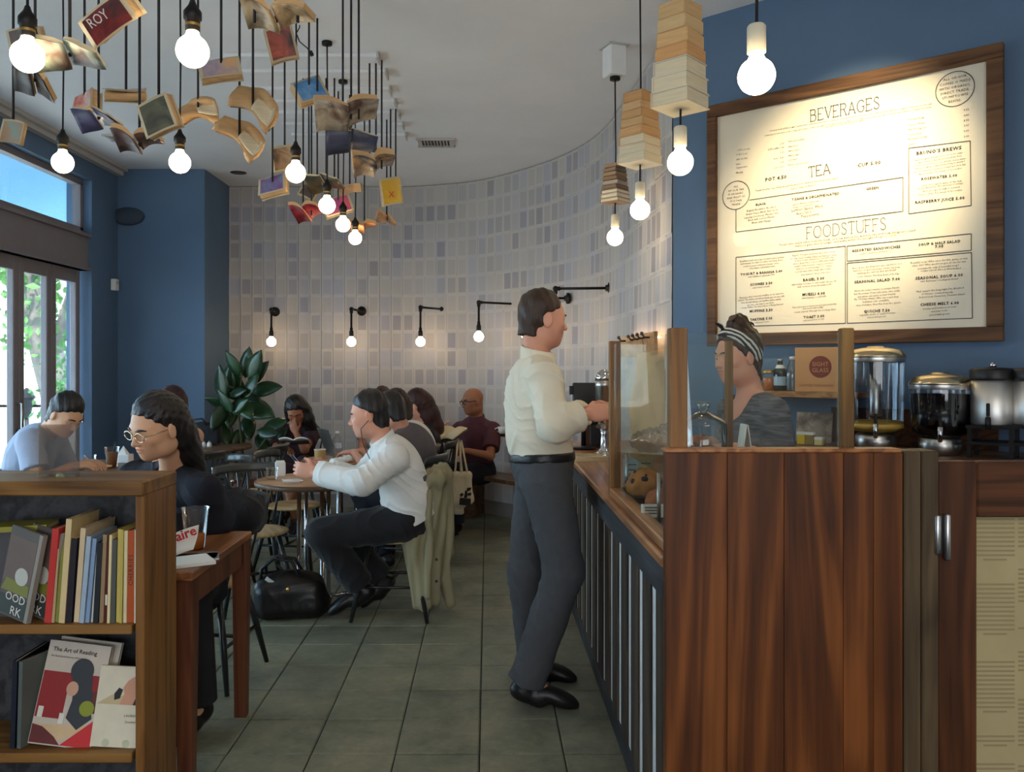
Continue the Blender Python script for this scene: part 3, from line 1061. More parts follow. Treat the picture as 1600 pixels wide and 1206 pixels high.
# transom lights
for i in range(3):
    y0, y1 = 7.25 - 1.88 * (i + 1), 7.25 - 1.88 * i
    f = MB()
    for (yy, zz, dy, dz) in (((y0 + y1) / 2, 2.62, y1 - y0, .05), ((y0 + y1) / 2, 3.035, y1 - y0, .05), (y0 + .025, 2.825, .05, .41), (y1 - .025, 2.825, .05, .41)):
        f.box((-3.56, yy, zz), (.07, dy, dz))
    w1 = f.build('window_%d' % (i + 1), 'window_paint'); struct(w1)
    g = MB(); g.box((-3.56, (y0 + y1) / 2, 2.828), (.008, y1 - y0 - .1, .37)); g.build('pane', 'window_glass', w1)
# folding glass doors
first = None
for i in range(12):
    y1 = 7.21 - .47 * i
    y0 = y1 - .465
    if first is None:
        f = MB()
        f.box((0, .035, 1.13), (.055, .07, 2.26), bev=.006); f.box((0, .43, 1.13), (.055, .07, 2.26), bev=.006)
        f.box((0, .2325, .09), (.05, .33, .18), bev=.004); f.box((0, .2325, 2.205), (.05, .33, .11), bev=.004)
        d = f.build('door_1', 'window_paint'); struct(d)
        g = MB(); g.box((0, .2325, 1.165), (.008, .33, 1.97)); g.build('pane', 'window_glass', d)
        h = MB(); h.tube([(.03, .43, .95), (.07, .43, .95), (.07, .43, 1.15), (.03, .43, 1.15)], .009, 6); h.build('door_handle', 'steel', d)
        d.location = (-3.56, y0, .01); first = d
    else:
        d = dup(first, (-3.56, y0, .01)); d.name = 'door_%d' % (i + 1)

# book pages over the curved wall
seg = [0]
for a, b in zip(curve, curve[1:]): seg.append(seg[-1] + (b - a).length)
def on_curve(s):
    i = min(max(int(np.searchsorted(seg, s)) - 1, 0), len(curve) - 2)
    t = (s - seg[i]) / (seg[i + 1] - seg[i])
    d = (curve[i + 1] - curve[i]).normalized()
    return curve[i].lerp(curve[i + 1], t), d
PW, PH = .117, .184
def page_mesh(seed):
    rg = random.Random(seed)
    lift = rg.choice((.004, .007, .010, .014)); lo = rg.uniform(0, .004)
    nx, nz = 4, 2
    vs, uv = [], []
    for j in range(nz + 1):
        for i in range(nx + 1):
            u, v_ = i / nx, j / nz
            vs.append(((u - .5) * .113, -.0035 - lo - lift * (1 - u) ** 2 - .0026 * (1 - v_) ** 2, (v_ - .5) * .190))
            uv.append((u, v_))
    k = len(vs)
    vs += [(-.0565, -.001, -.091), (-.0565, -.001, .091), (.0565, -.001, -.091)]
    uv += [(0.02, 0.02)] * 3
    fs = [(j * 5 + i, j * 5 + i + 1, j * 5 + 6 + i, j * 5 + 5 + i) for j in range(nz) for i in range(nx)]
    e = len(vs)
    vs += [vs[i] for i in (0, 5, 10, 1, 2, 3, 4)]; uv += [(.02, .02)] * 7
    fs += [(k, e, e + 1, e + 2, k + 1), (k, k + 2, e + 6, e + 5, e + 4, e + 3, e)]
    return vs, fs, uv
def set_uv(me, uv):
    l = me.uv_layers.new(name='UVMap')
    vi = np.empty(len(me.loops), np.int32)
    me.loops.foreach_get('vertex_index', vi)
    l.data.foreach_set('uv', np.array(uv, np.float32)[vi].ravel())
pms = []
for i in range(8):
    vs, fs, uv = page_mesh(i)
    mb = MB(); mb.add(vs, fs, True)
    me = mb.mesh('page', 'printed_page'); set_uv(me, uv)
    pms.append(me)
slots = []
ncol = int(seg[-1] / PW)
for c in range(ncol):
    s = (c + .5) * seg[-1] / ncol
    p, d = on_curve(s)
    nrm = V((d.y, -d.x))
    for r in range(17):
        z = ZC - .012 - PH * (r + .5)
        face = max(0.02, -(nrm.x * p.x + nrm.y * p.y) / p.length)
        px, py = CX + F0 * p.x / p.y, CY + F0 * (EYE - z) / p.y
        vis = py < 700 and 350 < px < 1052 and py > 14
        slots.append((-(face / p.y ** 2) if vis else 1, c, r, p, d, z))
slots.sort(key=lambda t: (t[0], t[1], t[2]))
st = MB(); st_r, st_uv = [], []
for n, (sc, c, r, p, d, z) in enumerate(slots):
    if z < .05: continue
    M = Matrix.Translation((p.x, p.y, z)) @ Matrix.Rotation(math.atan2(d.y, d.x), 4, 'Z') @ Matrix.Rotation(random.uniform(-.006, .006), 4, 'Y')
    if n < 290:
        o = link('page', pms[random.randrange(8)], wall_back)
        o.matrix_local = M
    else:
        vs, fs, uv = page_mesh(n)
        st.add([M @ V(q) for q in vs], fs, True)
        st_r += [random.random()] * len(vs); st_uv += uv
o = st.build('page', 'printed_page', wall_back, kind='stuff')
add_rnd(o, st_r); set_uv(o.data, st_uv)

# ------------------------------------------------------------------ outside the doors
mb = MB(); mb.box((-34, 25, -.16), (60.6, 90, .1)); struct(mb.build('pavement', 'asphalt'))
mb = MB(); mb.box((-19, 36, 6), (16, 8, 12))
b = thing('building', 'sunlit pale building across the street beyond the glass doors', 'building', (-19, 36, 0))
mb.build('wall', 'stucco', b, world=True)
for i in range(5):
    for k in range(3):
        mb = MB(); mb.box((-25 + i * 2.9, 31.97, 2.2 + k * 3.4), (1.3, .1, 1.9)); mb.build('window', 'window_glass', b, world=True)
t = thing('street_tree', 'leaning grey tree trunk with green leaves outside the glass doors', 'tree', (-6.3, 12.2, -.11))
mb = MB(); mb.tube([(-6.15, 12.2, -.11), (-6.25, 12.2, .9), (-6.5, 12.2, 1.8), (-6.85, 12.25, 2.8), (-7.1, 12.3, 4.0)], [.30, .25, .22, .19, .15], 10); mb.build('trunk', 'bark', t, world=True)
mb = MB(); mb.tube([(-6.4, 12.2, 1.5), (-6.1, 12.1, 2.3), (-5.8, 12.0, 3.2)], [.12, .09, .06], 8); mb.build('branch', 'bark', t, world=True)
def leaves(mb, rg, c, r, n, size):
    for _ in range(n):
        q = V((rg.gauss(0, 1), rg.gauss(0, 1), rg.gauss(0, 1)))
        p = V(c) + V((q.x * r[0], q.y * r[1], q.z * r[2])) * .55
        M = Euler((rg.uniform(0, 6), rg.uniform(0, 6), rg.uniform(0, 6))).to_matrix()
        k = size * rg.uniform(.6, 1.3)
        mb.add([p + M @ V(v) * k for v in ((-.5, 0, 0), (0, -.28, .05), (.5, 0, .0), (0, .28, .05), (0, 0, -.04))], [(0, 1, 4), (1, 2, 4), (2, 3, 4), (3, 0, 4)])
rg = random.Random(3)
mb = MB()
leaves(mb, rg, (-6.6, 12.1, 3.0), (1.3, 1.2, .75), 900, .17); leaves(mb, rg, (-6.5, 12, 2.0), (.5, .5, .35), 130, .13)
mb.build('foliage', 'leaf_outdoor', t, world=True)
t = thing('street_shrub', 'bright green shrub on the pavement outside the glass doors', 'shrub', (-5.2, 10.2, -.11))
mb = MB(); leaves(mb, rg, (-5.2, 10.2, .95), (.28, .28, .75), 420, .10); mb.build('foliage', 'leaf_outdoor', t, world=True)
mb = MB(); mb.tube([(-5.2, 10.2, -.11), (-5.18, 10.2, .9)], .02, 6); mb.build('stem', 'bark', t, world=True)
t = thing('awning', 'pale blue canvas awning outside the transom windows', 'awning', (-3.7, 4.5, 3.25))
mb = MB(); mb.grid(lambda u, v: (-3.70 - 1.5 * u, 1.2 + 10.8 * v, 3.42 - .75 * u - .05 * math.sin(math.pi * u)), 8, 10, True, .006); mb.build('canopy', 'awning_cloth', t, world=True)
for y in (9.4, 7.0, 4.6, 2.2):
    mb = MB(); mb.tube([(-3.66, y - .9, 2.60), (-5.05, y, 2.70)], .02, 8); mb.build('arm', 'window_paint', t, world=True)
mb = MB(); mb.box((-5.2, 6.6, 2.60), (.05, 10.8, .12)); mb.build('front_bar', 'window_paint', t, world=True)
t = thing('street_lantern', 'dark blue street lantern outside, seen through the glass doors', 'lantern', P(42, 640, 11))
c = t.location
mb = MB(); mb.lathe([(.02, -.12), (.05, -.1), (.10, .14), (.12, .16), (.07, .24), (.015, .29)], 6, c, False); mb.build('lamp_housing', 'black_metal', t, world=True)
mb = MB(); mb.tube([(c.x, c.y, -.11), (c.x, c.y, c.z - .1)], .03, 8); mb.build('pole', 'black_metal', t, world=True)
# ------------------------------------------------------------------ the bar: counter, tall end panel, gate
def boxpart(name, m, parent, c, d, bev=.004, M=None, **kw):
    mb = MB(); mb.box(c, d, M, bev=bev)
    return mb.build(name, m, parent, world=True, **kw)
ct = thing('counter', 'long wooden bar counter with dark slatted front along the walkway', 'counter', (.75, 3.9, 0))
boxpart('countertop', 'counter_wood', ct, (.715, 3.72, .945), (.57, 3.32, .03), .006)
boxpart('front_rail', 'apron_wood', ct, (.465, 3.72, .88), (.03, 3.30, .098), .003)
boxpart('backing_panel', 'white_paint', ct, (.53, 3.72, .46), (.06, 3.28, .74), 0)
boxpart('kickboard', 'apron_wood', ct, (.515, 3.72, .045), (.04, 3.28, .09), .003)
boxpart('carcass', 'slat_wood', ct, (.77, 3.72, .46), (.40, 3.24, .92), 0)
y = 2.085
k = 0
sl = MB(); sl.box((0, 0, 0), (.008, .125, .745), bev=.002); slm = sl.mesh('slat', 'slat_wood')
while y < 5.3:
    o = link('slat', slm, ct); o.location = (.4955 - .75, y + .075 - 3.9, .462); y += .212
pn = thing('bar_end_panel', 'tall glossy reddish brown panel of vertical boards at the near end of the bar', 'panel', (.72, 2.03, 0))
xs = [1041, 1137, 1226, 1319, 1366, 1412]
for a, b in zip(xs, xs[1:]):
    xa, xb = (a - CX) * 2.0 / F0, (b - CX) * 2.0 / F0
    boxpart('plank', 'bar_wood', pn, ((xa + xb) / 2, 2.02, .612), (xb - xa - .0006, .032, 1.224), .0012)
boxpart('top_edge', 'counter_wood', pn, (.713, 2.03, 1.229), (.572, .05, .010), .003)
pp = thing('bar_corner_post', 'weathered grey brown boards of the corner post between tall panel and gate', 'post', (1.04, 2.03, 0))
for a, b in ((1413, 1440), (1440, 1468)):
    xa, xb = (a - CX) * 2.0 / F0, (b - CX) * 2.0 / F0
    boxpart('board', 'dark_post', pp, ((xa + xb) / 2, 2.035, .613), (xb - xa - .002, .07, 1.232), .003)
gt = thing('bar_gate', 'low dark brown swing gate with a newsprint panel beside the corner post', 'gate', (1.25, 2.03, 0))
xa = (1469 - CX) * 2.0 / F0
xb = (1531 - CX) * 2.0 / F0
boxpart('stile', 'gate_wood', gt, ((xa + xb) / 2, 2.03, .60), (xb - xa, .04, 1.205), .004)
boxpart('top_rail', 'gate_rail_wood', gt, (xb + .155, 2.03, 1.135), (.31, .04, .135), .004)
boxpart('stile', 'gate_wood', gt, (xb + .345, 2.03, .60), (.07, .04, 1.205), .004)
boxpart('bottom_rail', 'gate_rail_wood', gt, (xb + .155, 2.03, .09), (.31, .04, .14), .004)
npn = boxpart('newsprint_panel', 'newsprint', gt, (xb + .155, 2.037, .61), (.31, .012, .93), 0)
rg = random.Random(5)
col = MB()
for cx0, wd in ((xb + .008, .095), (xb + .112, .085), (xb + .21, .09)):
    z = 1.06
    while z > .2:
        h = rg.uniform(.03, .17)
        n = int(h / .011)
        for q in range(n):
            col.box((cx0 + wd / 2, 2.0305, z - q * .011), (wd * (1 if q < n - 1 else .6), .0006, .0045))
        z -= h + rg.uniform(.02, .05)
col.build('print_columns', mat('faint_ink', lin(150, 136, 100), .9, var=0), npn, kind='stuff').location = (-1.25, -2.03, 0)
hz = P(1481, 838, 1.98)
for dx, dz, hh in ((-.014, 0, .095), (.010, -.006, .112)):
    mb = MB(); mb.lathe([(.006, -hh / 2), (.008, -hh / 2 + .004), (.008, hh / 2 - .004), (.006, hh / 2)], 10, (hz.x + dx, 2.0, hz.z + dz)); mb.build('hinge', 'steel', gt, world=True)
mb = MB(); mb.box((hz.x, 2.009, hz.z), (.03, .006, .09)); mb.build('hinge_plate', 'steel_dark', gt, world=True)

# glass display case on the counter
gc = thing('display_case', 'glass pastry case with wooden posts on the bar counter', 'display case', (.68, 2.55, .96))
X0, X1, Y0, Y1, ZT = .468, .885, 2.055, 3.07, 1.527
for (x, y, wd) in ((X0, Y0, .042), (X0, Y1, .040), (X1, Y0, .03), (X1 + .005, Y1, .026)):
    boxpart('post', 'case_side_wood' if x == X0 else 'post_wood', gc, (x, y, (.96 + ZT) / 2), (wd, wd, ZT - .96), .003)
boxpart('bottom_rail', 'counter_wood', gc, (X0, (Y0 + Y1) / 2, .975), (.045, Y1 - Y0 - .05, .030), .004)
boxpart('bottom_rail', 'case_wood', gc, ((X0 + X1) / 2, Y1, .975), (X1 - X0 - .06, .03, .030), .004)
for c, d in ((((X0 + X1) / 2, Y0, 1.24), (X1 - X0 - .04, .006, .55)), ((X0 - .002, (Y0 + Y1) / 2, 1.255), (.006, Y1 - Y0 - .05, .52)), (((X0 + X1) / 2, Y1, 1.255), (X1 - X0 - .04, .006, .52))):
    boxpart('pane', 'clear_glass', gc, c, d, 0)
boxpart('glass_shelf', 'clear_glass', gc, ((X0 + X1) / 2, 2.70, 1.128), (X1 - X0 - .05, .66, .008), 0)
for y in (2.42, 2.98):
    for x in (X0 + .03, X1 - .03):
        mb = MB(); mb.lathe([(.006, .96), (.006, 1.124)], 8, (x, y, 0)); mb.build('shelf_support', 'steel', gc, world=True)

# ------------------------------------------------------------------ bookcase, near left
bc = thing('bookcase', 'brown wooden bookcase full of picture books in the near left corner', 'bookcase', (-1.5, 2.52, 0))
BX, BY0, BY1 = -.99, 2.40, 2.65
boxpart('top', 'case_wood', bc, (-1.55, (BY0 + BY1) / 2 - .005, 1.081), (1.12, BY1 - BY0 + .01, .042), .004)
boxpart('side_panel', 'table_leg_wood' if 0 else 'case_side_wood', bc, (BX - .014, (BY0 + BY1) / 2, .53), (.026, BY1 - BY0, 1.06), .003)
boxpart('side_panel', 'case_side_wood', bc, (-2.09, (BY0 + BY1) / 2, .53), (.026, BY1 - BY0, 1.06), .003)
boxpart('back_panel', 'apron_wood', bc, (-1.55, BY1 - .008, .55), (1.04, .012, 1.02), 0)
for z in (.672, .30, .03):
    boxpart('shelf', 'case_wood', bc, (-1.552, (BY0 + BY1) / 2 - .006, z), (1.046, BY1 - BY0 - .02, .028), .003)

CV = {}
def cover(col):
    if col not in CV:
        CV[col] = mat('book_cloth_%02d' % len(CV), lin(*col), .5, var=.06, vs=20)
    return CV[col]
def book(label, cat, loc, w, h, t, col, rot=(0, 0, 0), group=None, pages='pale_paper', name='book'):
    """closed book: spine faces -y, stands on its tail; w = depth, t = thickness along x"""
    b = thing(name, label, cat, loc, 0, group)
    b.rotation_euler = rot
    mb = MB(); c = .0022
    mb.box((-t / 2 + c / 2, w / 2, h / 2), (c, w, h)); mb.box((t / 2 - c / 2, w / 2, h / 2), (c, w, h)); mb.box((0, c / 2, h / 2), (t - 2 * c, c, h))
    mb.build('cover', cover(col), b)
    mb = MB(); mb.box((0, w / 2 - .001, h / 2), (t - 2 * c, w - c - .006, h - .006)); mb.build('page_block', pages, b)
    return b
SH = .686
# spines on the upper shelf: x in px at the foot (photo), thickness px, height px at the spine, colour, lean px, words
spines = [
    (74, 10, 148, (206, 58, 52), 13, 'red picture book leaning left, first of the row of spines', 'red'),
    (81, 5, 116, (196, 170, 130), 8, 'thin tan booklet between red and olive books', None),
    (88, 8, 140, (142, 146, 62), 12, 'olive green picture book right of the red one', None),
    (96, 9, 163, (226, 200, 146), 12, 'tallest cream book of the upper shelf row', None),
    (105, 11, 132, (36, 32, 40), 9, 'black spined book in front of the tall cream one', None),
    (117, 8, 148, (226, 200, 160), 11, 'cream book with a floral spine right of the black one', None),
    (127, 7, 136, (168, 188, 206), 12, 'pale blue picture book, left one of the blue pair', None),
    (135, 6, 132, (140, 166, 200), 12, 'mid blue picture book, right one of the blue pair', None),
    (142, 4, 110, (214, 214, 200), 9, 'thin white booklet beside the blue books', None),
    (149, 8, 126, (28, 34, 40), 7, 'near black book with small print on the spine', None),
    (157, 6, 138, (160, 132, 96), 6, 'tan spined book right of the near black one', None),
    (163, 6, 126, (86, 28, 24), 4, 'dark red book with pale mark on the spine', None),
    (169, 4, 138, (232, 212, 160), 4, 'thin ivory book left of the slate one', None),
    (175, 7, 130, (84, 88, 84), 3, 'slate grey book between ivory and yellow ones', None),
    (182, 5, 146, (210, 188, 96), 3, 'yellow spined book, left one of the yellow pair', None),
    (188, 4, 146, (196, 178, 90), 3, 'dull yellow spined book, right one of the yellow pair', None),
    (194, 5, 144, (226, 212, 170), 2, 'cream spined book left of the orange one', None),
    (202, 11, 144, (184, 84, 34), 1, 'orange book with dark lettering on its spine', 'CHERRIES'),
    (211, 3, 146, (232, 222, 196), 1, 'thin white book against the bookcase side', None),
]
YS = BY0 + .018
kx = YS / F0
for i, (px, tp, hp, col, ln, lab, txt) in enumerate(spines):
    t = tp * kx * 1.0
    h = hp * kx
    ang = math.atan2(ln, hp)
    x = (px - CX) * YS / F0
    b = book(lab, 'book', (x, YS + .004 * (i % 3), SH + t * .5 * abs(math.sin(ang)) + .0006), .17 + .012 * (i % 3), h, t, col, (0, ang, 0), 'spines on the upper bookcase shelf')
    if txt:
        mb = MB()
        if txt == 'CHERRIES':
            put_text(mb, txt, frame((0, -.0006, h * .40), (0, 0, 1), (-1, 0, 0)), 0, -.006, .018, 'LEFT', space=1.2)
            mb.build('spine_text', 'ink', b)
        else:
            pass
    if i == 11:
        mb = MB(); mb.box((0, -.0005, h * .28), (t * .5, .0008, h * .13)); mb.build('spine_mark', 'ink_white', b)
# two face-out picture books at the left end, leaning
def face_book(label, loc, w, h, t, col, rot, name='picture_book', grp=None):
    b = thing(name, label, 'book', loc, 0, grp); b.rotation_euler = rot
    mb = MB(); mb.box((0, 0, h / 2), (w, .002, h)); mb.box((0, t, h / 2), (w, .002, h)); mb.box((-w / 2 + .001, t / 2, h / 2), (.002, t - .002, h)); mb.build('cover', cover(col), b)
    mb = MB(); mb.box((.0015, t / 2, h / 2), (w - .006, t - .003, h - .006)); mb.build('page_block', 'pale_paper', b)
    return b
def flat(b, m, pts, name, y=-.0016, th=.0008):
    """flat print on the front cover: polygon in cover coordinates"""
    mb = MB(); n = len(pts)
    vs = [(x, y, z) for x, z in pts] + [(x, y + th, z) for x, z in pts]
    ar = sum(pts[i][0] * pts[(i + 1) % n][1] - pts[(i + 1) % n][0] * pts[i][1] for i in range(n))
    if ar < 0:
        vs = [(x, y, z) for x, z in reversed(pts)] + [(x, y + th, z) for x, z in reversed(pts)]
    mb.add(vs, [tuple(range(n)), tuple(range(2 * n - 1, n - 1, -1))] + [((i + 1) % n, i, n + i, n + (i + 1) % n) for i in range(n)])
    return mb.build(name, m, b)
def disc(cx, cz, r, n=20, sx=1.): return [(cx + sx * r * math.cos(2 * math.pi * i / n), cz + r * math.sin(2 * math.pi * i / n)) for i in range(n)]
for n, (px, w_) in enumerate(((33, .115), (59, .115))):
    b = face_book(['grey brown picture book with a round seal, left one of the leaning pair', 'grey brown picture book with a round seal, half hidden right one of the pair'][n],
                  ((px - 27 + 14 - CX) * 2.45 / F0, 2.435 + n * .022, SH + .0145), w_, .262, .012, (92, 84, 78), (R(-3), R(11.5), R(-22)), grp='picture books with a round seal')
    flat(b, cover((112, 92, 82)), [(-.055, .10), (.055, .10), (.055, .235), (-.055, .235)], 'cover_picture')
    flat(b, cover((198, 196, 182)), disc(.018, .125, .026), 'seal', -.003)
    flat(b, cover((128, 130, 54)), [(-.055, .072), (.055, .072), (.052, .105), (-.04, .11)], 'colour_patch', -.0022)
    flat(b, cover((60, 68, 62)), [(-.055, .006), (.055, .006), (.055, .06), (-.055, .06)], 'colour_band', -.0018)
    mb = MB(); M = frame((.0, -.0032, .036), (1, 0, 0), (0, 0, 1)); put_text(mb, 'OOD', M, .01, .012, .034); put_text(mb, 'RK', M, .02, -.026, .036); mb.build('title_text', 'ink_white', b)
    boxp = MB(); boxp.box((w_ / 2 + .006, .006, .131), (.013, .016, .262)); boxp.build('spine', cover((150, 142, 130)), b)
# a book lying on top of them
b = thing('book', 'green book lying flat across the tops of the leaning picture books', 'book', ((34 - CX) * 2.5 / F0, 2.51, .945)); b.rotation_euler = (0, R(-2), R(8))
mb = MB(); mb.box((0, 0, .001), (.17, .11, .002)); mb.box((0, 0, .015), (.17, .11, .002)); mb.box((0, -.054, .008), (.17, .002, .012)); mb.build('cover', cover((150, 146, 52)), b)
mb = MB(); mb.box((0, .001, .008), (.164, .104, .0115)); mb.build('page_block', 'pale_paper', b)
sb = thing('book', 'thick grey book standing behind the leaning picture books', 'book', (-1.40, 2.53, SH), 0)
mb = MB(); mb.box((0, 0, .001), (.2, .09, .002)); mb.box((0, -.044, .129), (.2, .002, .254)); mb.box((0, .044, .129), (.2, .002, .254)); mb.build('cover', cover((84, 82, 84)), sb)
mb = MB(); mb.box((0, 0, .129), (.194, .084, .252)); mb.build('page_block', 'pale_paper', sb)

# lower shelf, face out
LS = .315
lean = R(-13)
b = face_book('face-out book about the art of reading, cover with a seated figure in a dark hat', ((96 - CX) * 2.46 / F0, 2.445, LS + .001), .185, .292, .016, (206, 194, 178), (lean, R(7), 0), 'reading_book')
c = b
W, Hh = .0925, .292
flat(c, cover((150, 32, 32)), [(-W + .002, .16), (W - .002, .16), (W - .002, .205), (-W + .002, .205)], 'red_band')
flat(c, cover((150, 32, 32)), [(-W + .002, .075), (-.01, .075), (-.01, .161), (-W + .002, .161)], 'red_band', -.0017)
flat(c, cover((98, 40, 36)), [(.03, .10), (W - .002, .10), (W - .002, .161), (.03, .161)], 'brown_band', -.0017)
flat(c, cover((218, 186, 142)), [(-W + .004, .055), (.01, .06), (.075, .068), (.06, .045), (-.02, .012), (-W + .004, .012)], 'cream_patch', -.0019)
flat(c, cover((52, 56, 60)), disc(.022, .214, .036, 20, .95), 'dark_hat', -.0026)
flat(c, cover((52, 56, 60)), [(.0, .20), (.056, .20), (.068, .12), (.078, .085), (.04, .05), (.002, .08), (.01, .13)], 'dark_coat', -.0022)
flat(c, cover((214, 166, 138)), disc(.004, .162, .021, 14, .85), 'face_patch', -.0030)
flat(c, cover((204, 42, 44)), [(.0, .004), (W - .002, .004), (W - .002, .085)], 'red_corner', -.0026)
flat(c, cover((104, 38, 36)), [(-W + .002, .004), (.0, .004), (-.02, .025), (-.06, .05), (-W + .002, .055)], 'dark_corner', -.0024)
flat(c, cover((226, 222, 206)), [(-.018, .062), (-.003, .062), (-.003, .092), (-.018, .092)], 'white_jar', -.0030)
flat(c, cover((226, 222, 206)), [(-.083, .075), (-.068, .075), (-.068, .105), (-.083, .105)], 'white_jar', -.0030)
flat(c, cover((142, 152, 40)), disc(.058, .112, .022), 'green_sticker', -.0034)
mb = MB(); M = frame((-.078, -.0026, .258), (1, 0, 0), (0, 0, 1)); put_text(mb, 'The Art of Reading', M, 0, .004, .017, 'LEFT', bold=.0002); put_text(mb, 'An illustrated history of books', M, -.002, -.012, .008, 'LEFT'); mb.build('title_text', 'ink', c)
b2 = thing('book', 'second copy directly behind the art of reading book', 'book', ((110 - CX) * 2.48 / F0, 2.478, LS + .001)); b2.rotation_euler = (lean, R(7), 0)
mb = MB(); mb.box((0, 0, .146), (.185, .002, .292)); mb.box((0, .014, .146), (.185, .002, .292)); mb.build('cover', cover((196, 186, 172)), b2)
mb = MB(); mb.box((0, .007, .146), (.18, .012, .288)); mb.build('page_block', 'pale_paper', b2)
c = face_book('face-out white book with a woman\'s profile portrait on its upper half', ((180 - CX) * 2.44 / F0, 2.44, LS + .001), .150, .225, .014, (226, 216, 190), (lean, R(3), 0), 'portrait_book')
flat(c, cover((206, 184, 140)), [(-.073, .118), (.02, .118), (.02, .14), (-.03, .145)], 'cream_shade', -.0017)
flat(c, cover((34, 30, 30)), [(.03, .118), (.073, .118), (.073, .205), (.052, .208), (.045, .19), (.048, .165)], 'dark_hair_patch', -.0019)
flat(c, cover((214, 156, 124)), [(-.005, .118), (.034, .118), (.05, .165), (.046, .188), (.03, .198), (.012, .185), (.0, .165), (.006, .15)], 'face_patch', -.0022)
flat(c, cover((34, 30, 30)), [(-.022, .13), (-.006, .135), (.0, .16), (-.012, .165), (-.024, .148)], 'dark_hair_patch', -.0024)
mb = MB(); M = frame((.038, -.0024, .085), (1, 0, 0), (0, 0, 1)); put_text(mb, 'LAURENCE', M, 0, .0, .010); put_text(mb, 'Souvenirs', M, 0, -.017, .010); mb.build('title_text', 'ink_light', c)
for dx in (-.03, .03):
    mb = MB(); mb.lathe([(.011, 0), (.011, .003)], 14, (0, 0, 0), False, Matrix.Rotation(R(90), 4, 'X')); q = mb.build('sleeve_tab', 'clear_glass', c); q.location = (dx, -.002, .012)
for n, (px, col, lab) in enumerate(((22, (26, 30, 44), 'navy spined book at the left end of the lower shelf'), (32, (92, 98, 92), 'grey green picture book leaning at the left of the lower shelf'))):
    b = book(lab, 'book', ((px - CX) * 2.44 / F0, 2.43, LS + .002), .18, .255, .014, col, (0, R(2), R(-18 * n)))

# ------------------------------------------------------------------ tables
def table_legs(t, m, pts, h, s0, s1, name='leg'):
    for (x, y) in pts:
        mb = MB(); mb.box((x, y, h / 2), (s0, s0, h), taper=s1 / s0); mb.build(name, m, t, world=True)
ft = thing('reading_table', 'reddish wooden table with tapered legs behind the bookcase', 'table', (-1.6, 3.1, 0))
boxpart('tabletop', 'table_wood', ft, (-1.66, 3.11, .735), (1.36, .70, .03), .004)
boxpart('apron', 'table_leg_wood', ft, (-1.006, 3.11, .67), (.022, .60, .09), .002)
boxpart('apron', 'table_leg_wood', ft, (-1.66, 2.80, .67), (1.28, .022, .09), .002)
boxpart('apron', 'table_leg_wood', ft, (-1.66, 3.42, .67), (1.28, .022, .09), .002)
table_legs(ft, 'table_leg_wood', ((-1.012, 2.80), (-1.012, 3.42), (-2.30, 2.80), (-2.30, 3.42)), .72, .062, .046)

rt = thing('round_table', 'round wooden table on chrome tube legs in front of the seated man in white', 'table', (-1.06, 5.08, 0))
mb = MB(); mb.lathe([(.30, .718), (.345, .722), (.352, .735), (.345, .748), (.33, .75), (.001, .75)], 40, (-1.06, 5.08, 0)); mb.build('tabletop', 'round_wood', rt, world=True)
mb = MB(); mb.lathe([(.344, .719), (.3535, .724), (.3535, .745), (.344, .749)], 40, (-1.06, 5.08, 0), cap=False); mb.build('edge_band', 'dark_table_wood', rt, world=True)
for a in (40, 130, 220, 310):
    dx, dy = math.cos(R(a)), math.sin(R(a))
    mb = MB(); mb.tube([(-1.06 + .10 * dx, 5.08 + .10 * dy, .72), (-1.06 + .10 * dx, 5.08 + .10 * dy, .03), (-1.06 + .16 * dx, 5.08 + .16 * dy, .012), (-1.06 + .30 * dx, 5.08 + .30 * dy, .012)], .014, 8); mb.build('leg', 'chrome', rt, world=True)
rt2 = dup(rt, (-1.03, 6.20, 0), .4, 'round wooden table with laptop and water bottle, behind the nearer round table')
wt = thing('window_table', 'dark square table by the glass doors with iced coffee on it', 'table', (-2.66, 5.75, 0))
boxpart('tabletop', 'dark_table_wood', wt, (-2.62, 5.80, .735), (.72, .72, .03), .004)
mb = MB(); mb.lathe([(.035, .03), (.03, .72)], 12, (-2.62, 5.8, 0)); mb.lathe([(.25, 0), (.25, .012), (.05, .035), (.001, .035)], 24, (-2.62, 5.8, 0)); mb.build('pedestal', 'black_metal', wt, world=True)
kt = thing('corner_table', 'brown table in the corner beside the potted plant', 'table', (-2.42, 7.3, 0))
mb = MB(); mb.lathe([(.40, .715), (.43, .72), (.435, .735), (.43, .748), (.42, .75), (.001, .75)], 36, (-2.50, 7.25, 0)); mb.build('tabletop', 'dark_table_wood', kt, world=True)
mb = MB(); mb.lathe([(.035, .03), (.03, .72)], 12, (-2.5, 7.25, 0)); mb.lathe([(.25, 0), (.25, .012), (.05, .035), (.001, .035)], 24, (-2.5, 7.25, 0)); mb.build('pedestal', 'black_metal', kt, world=True)

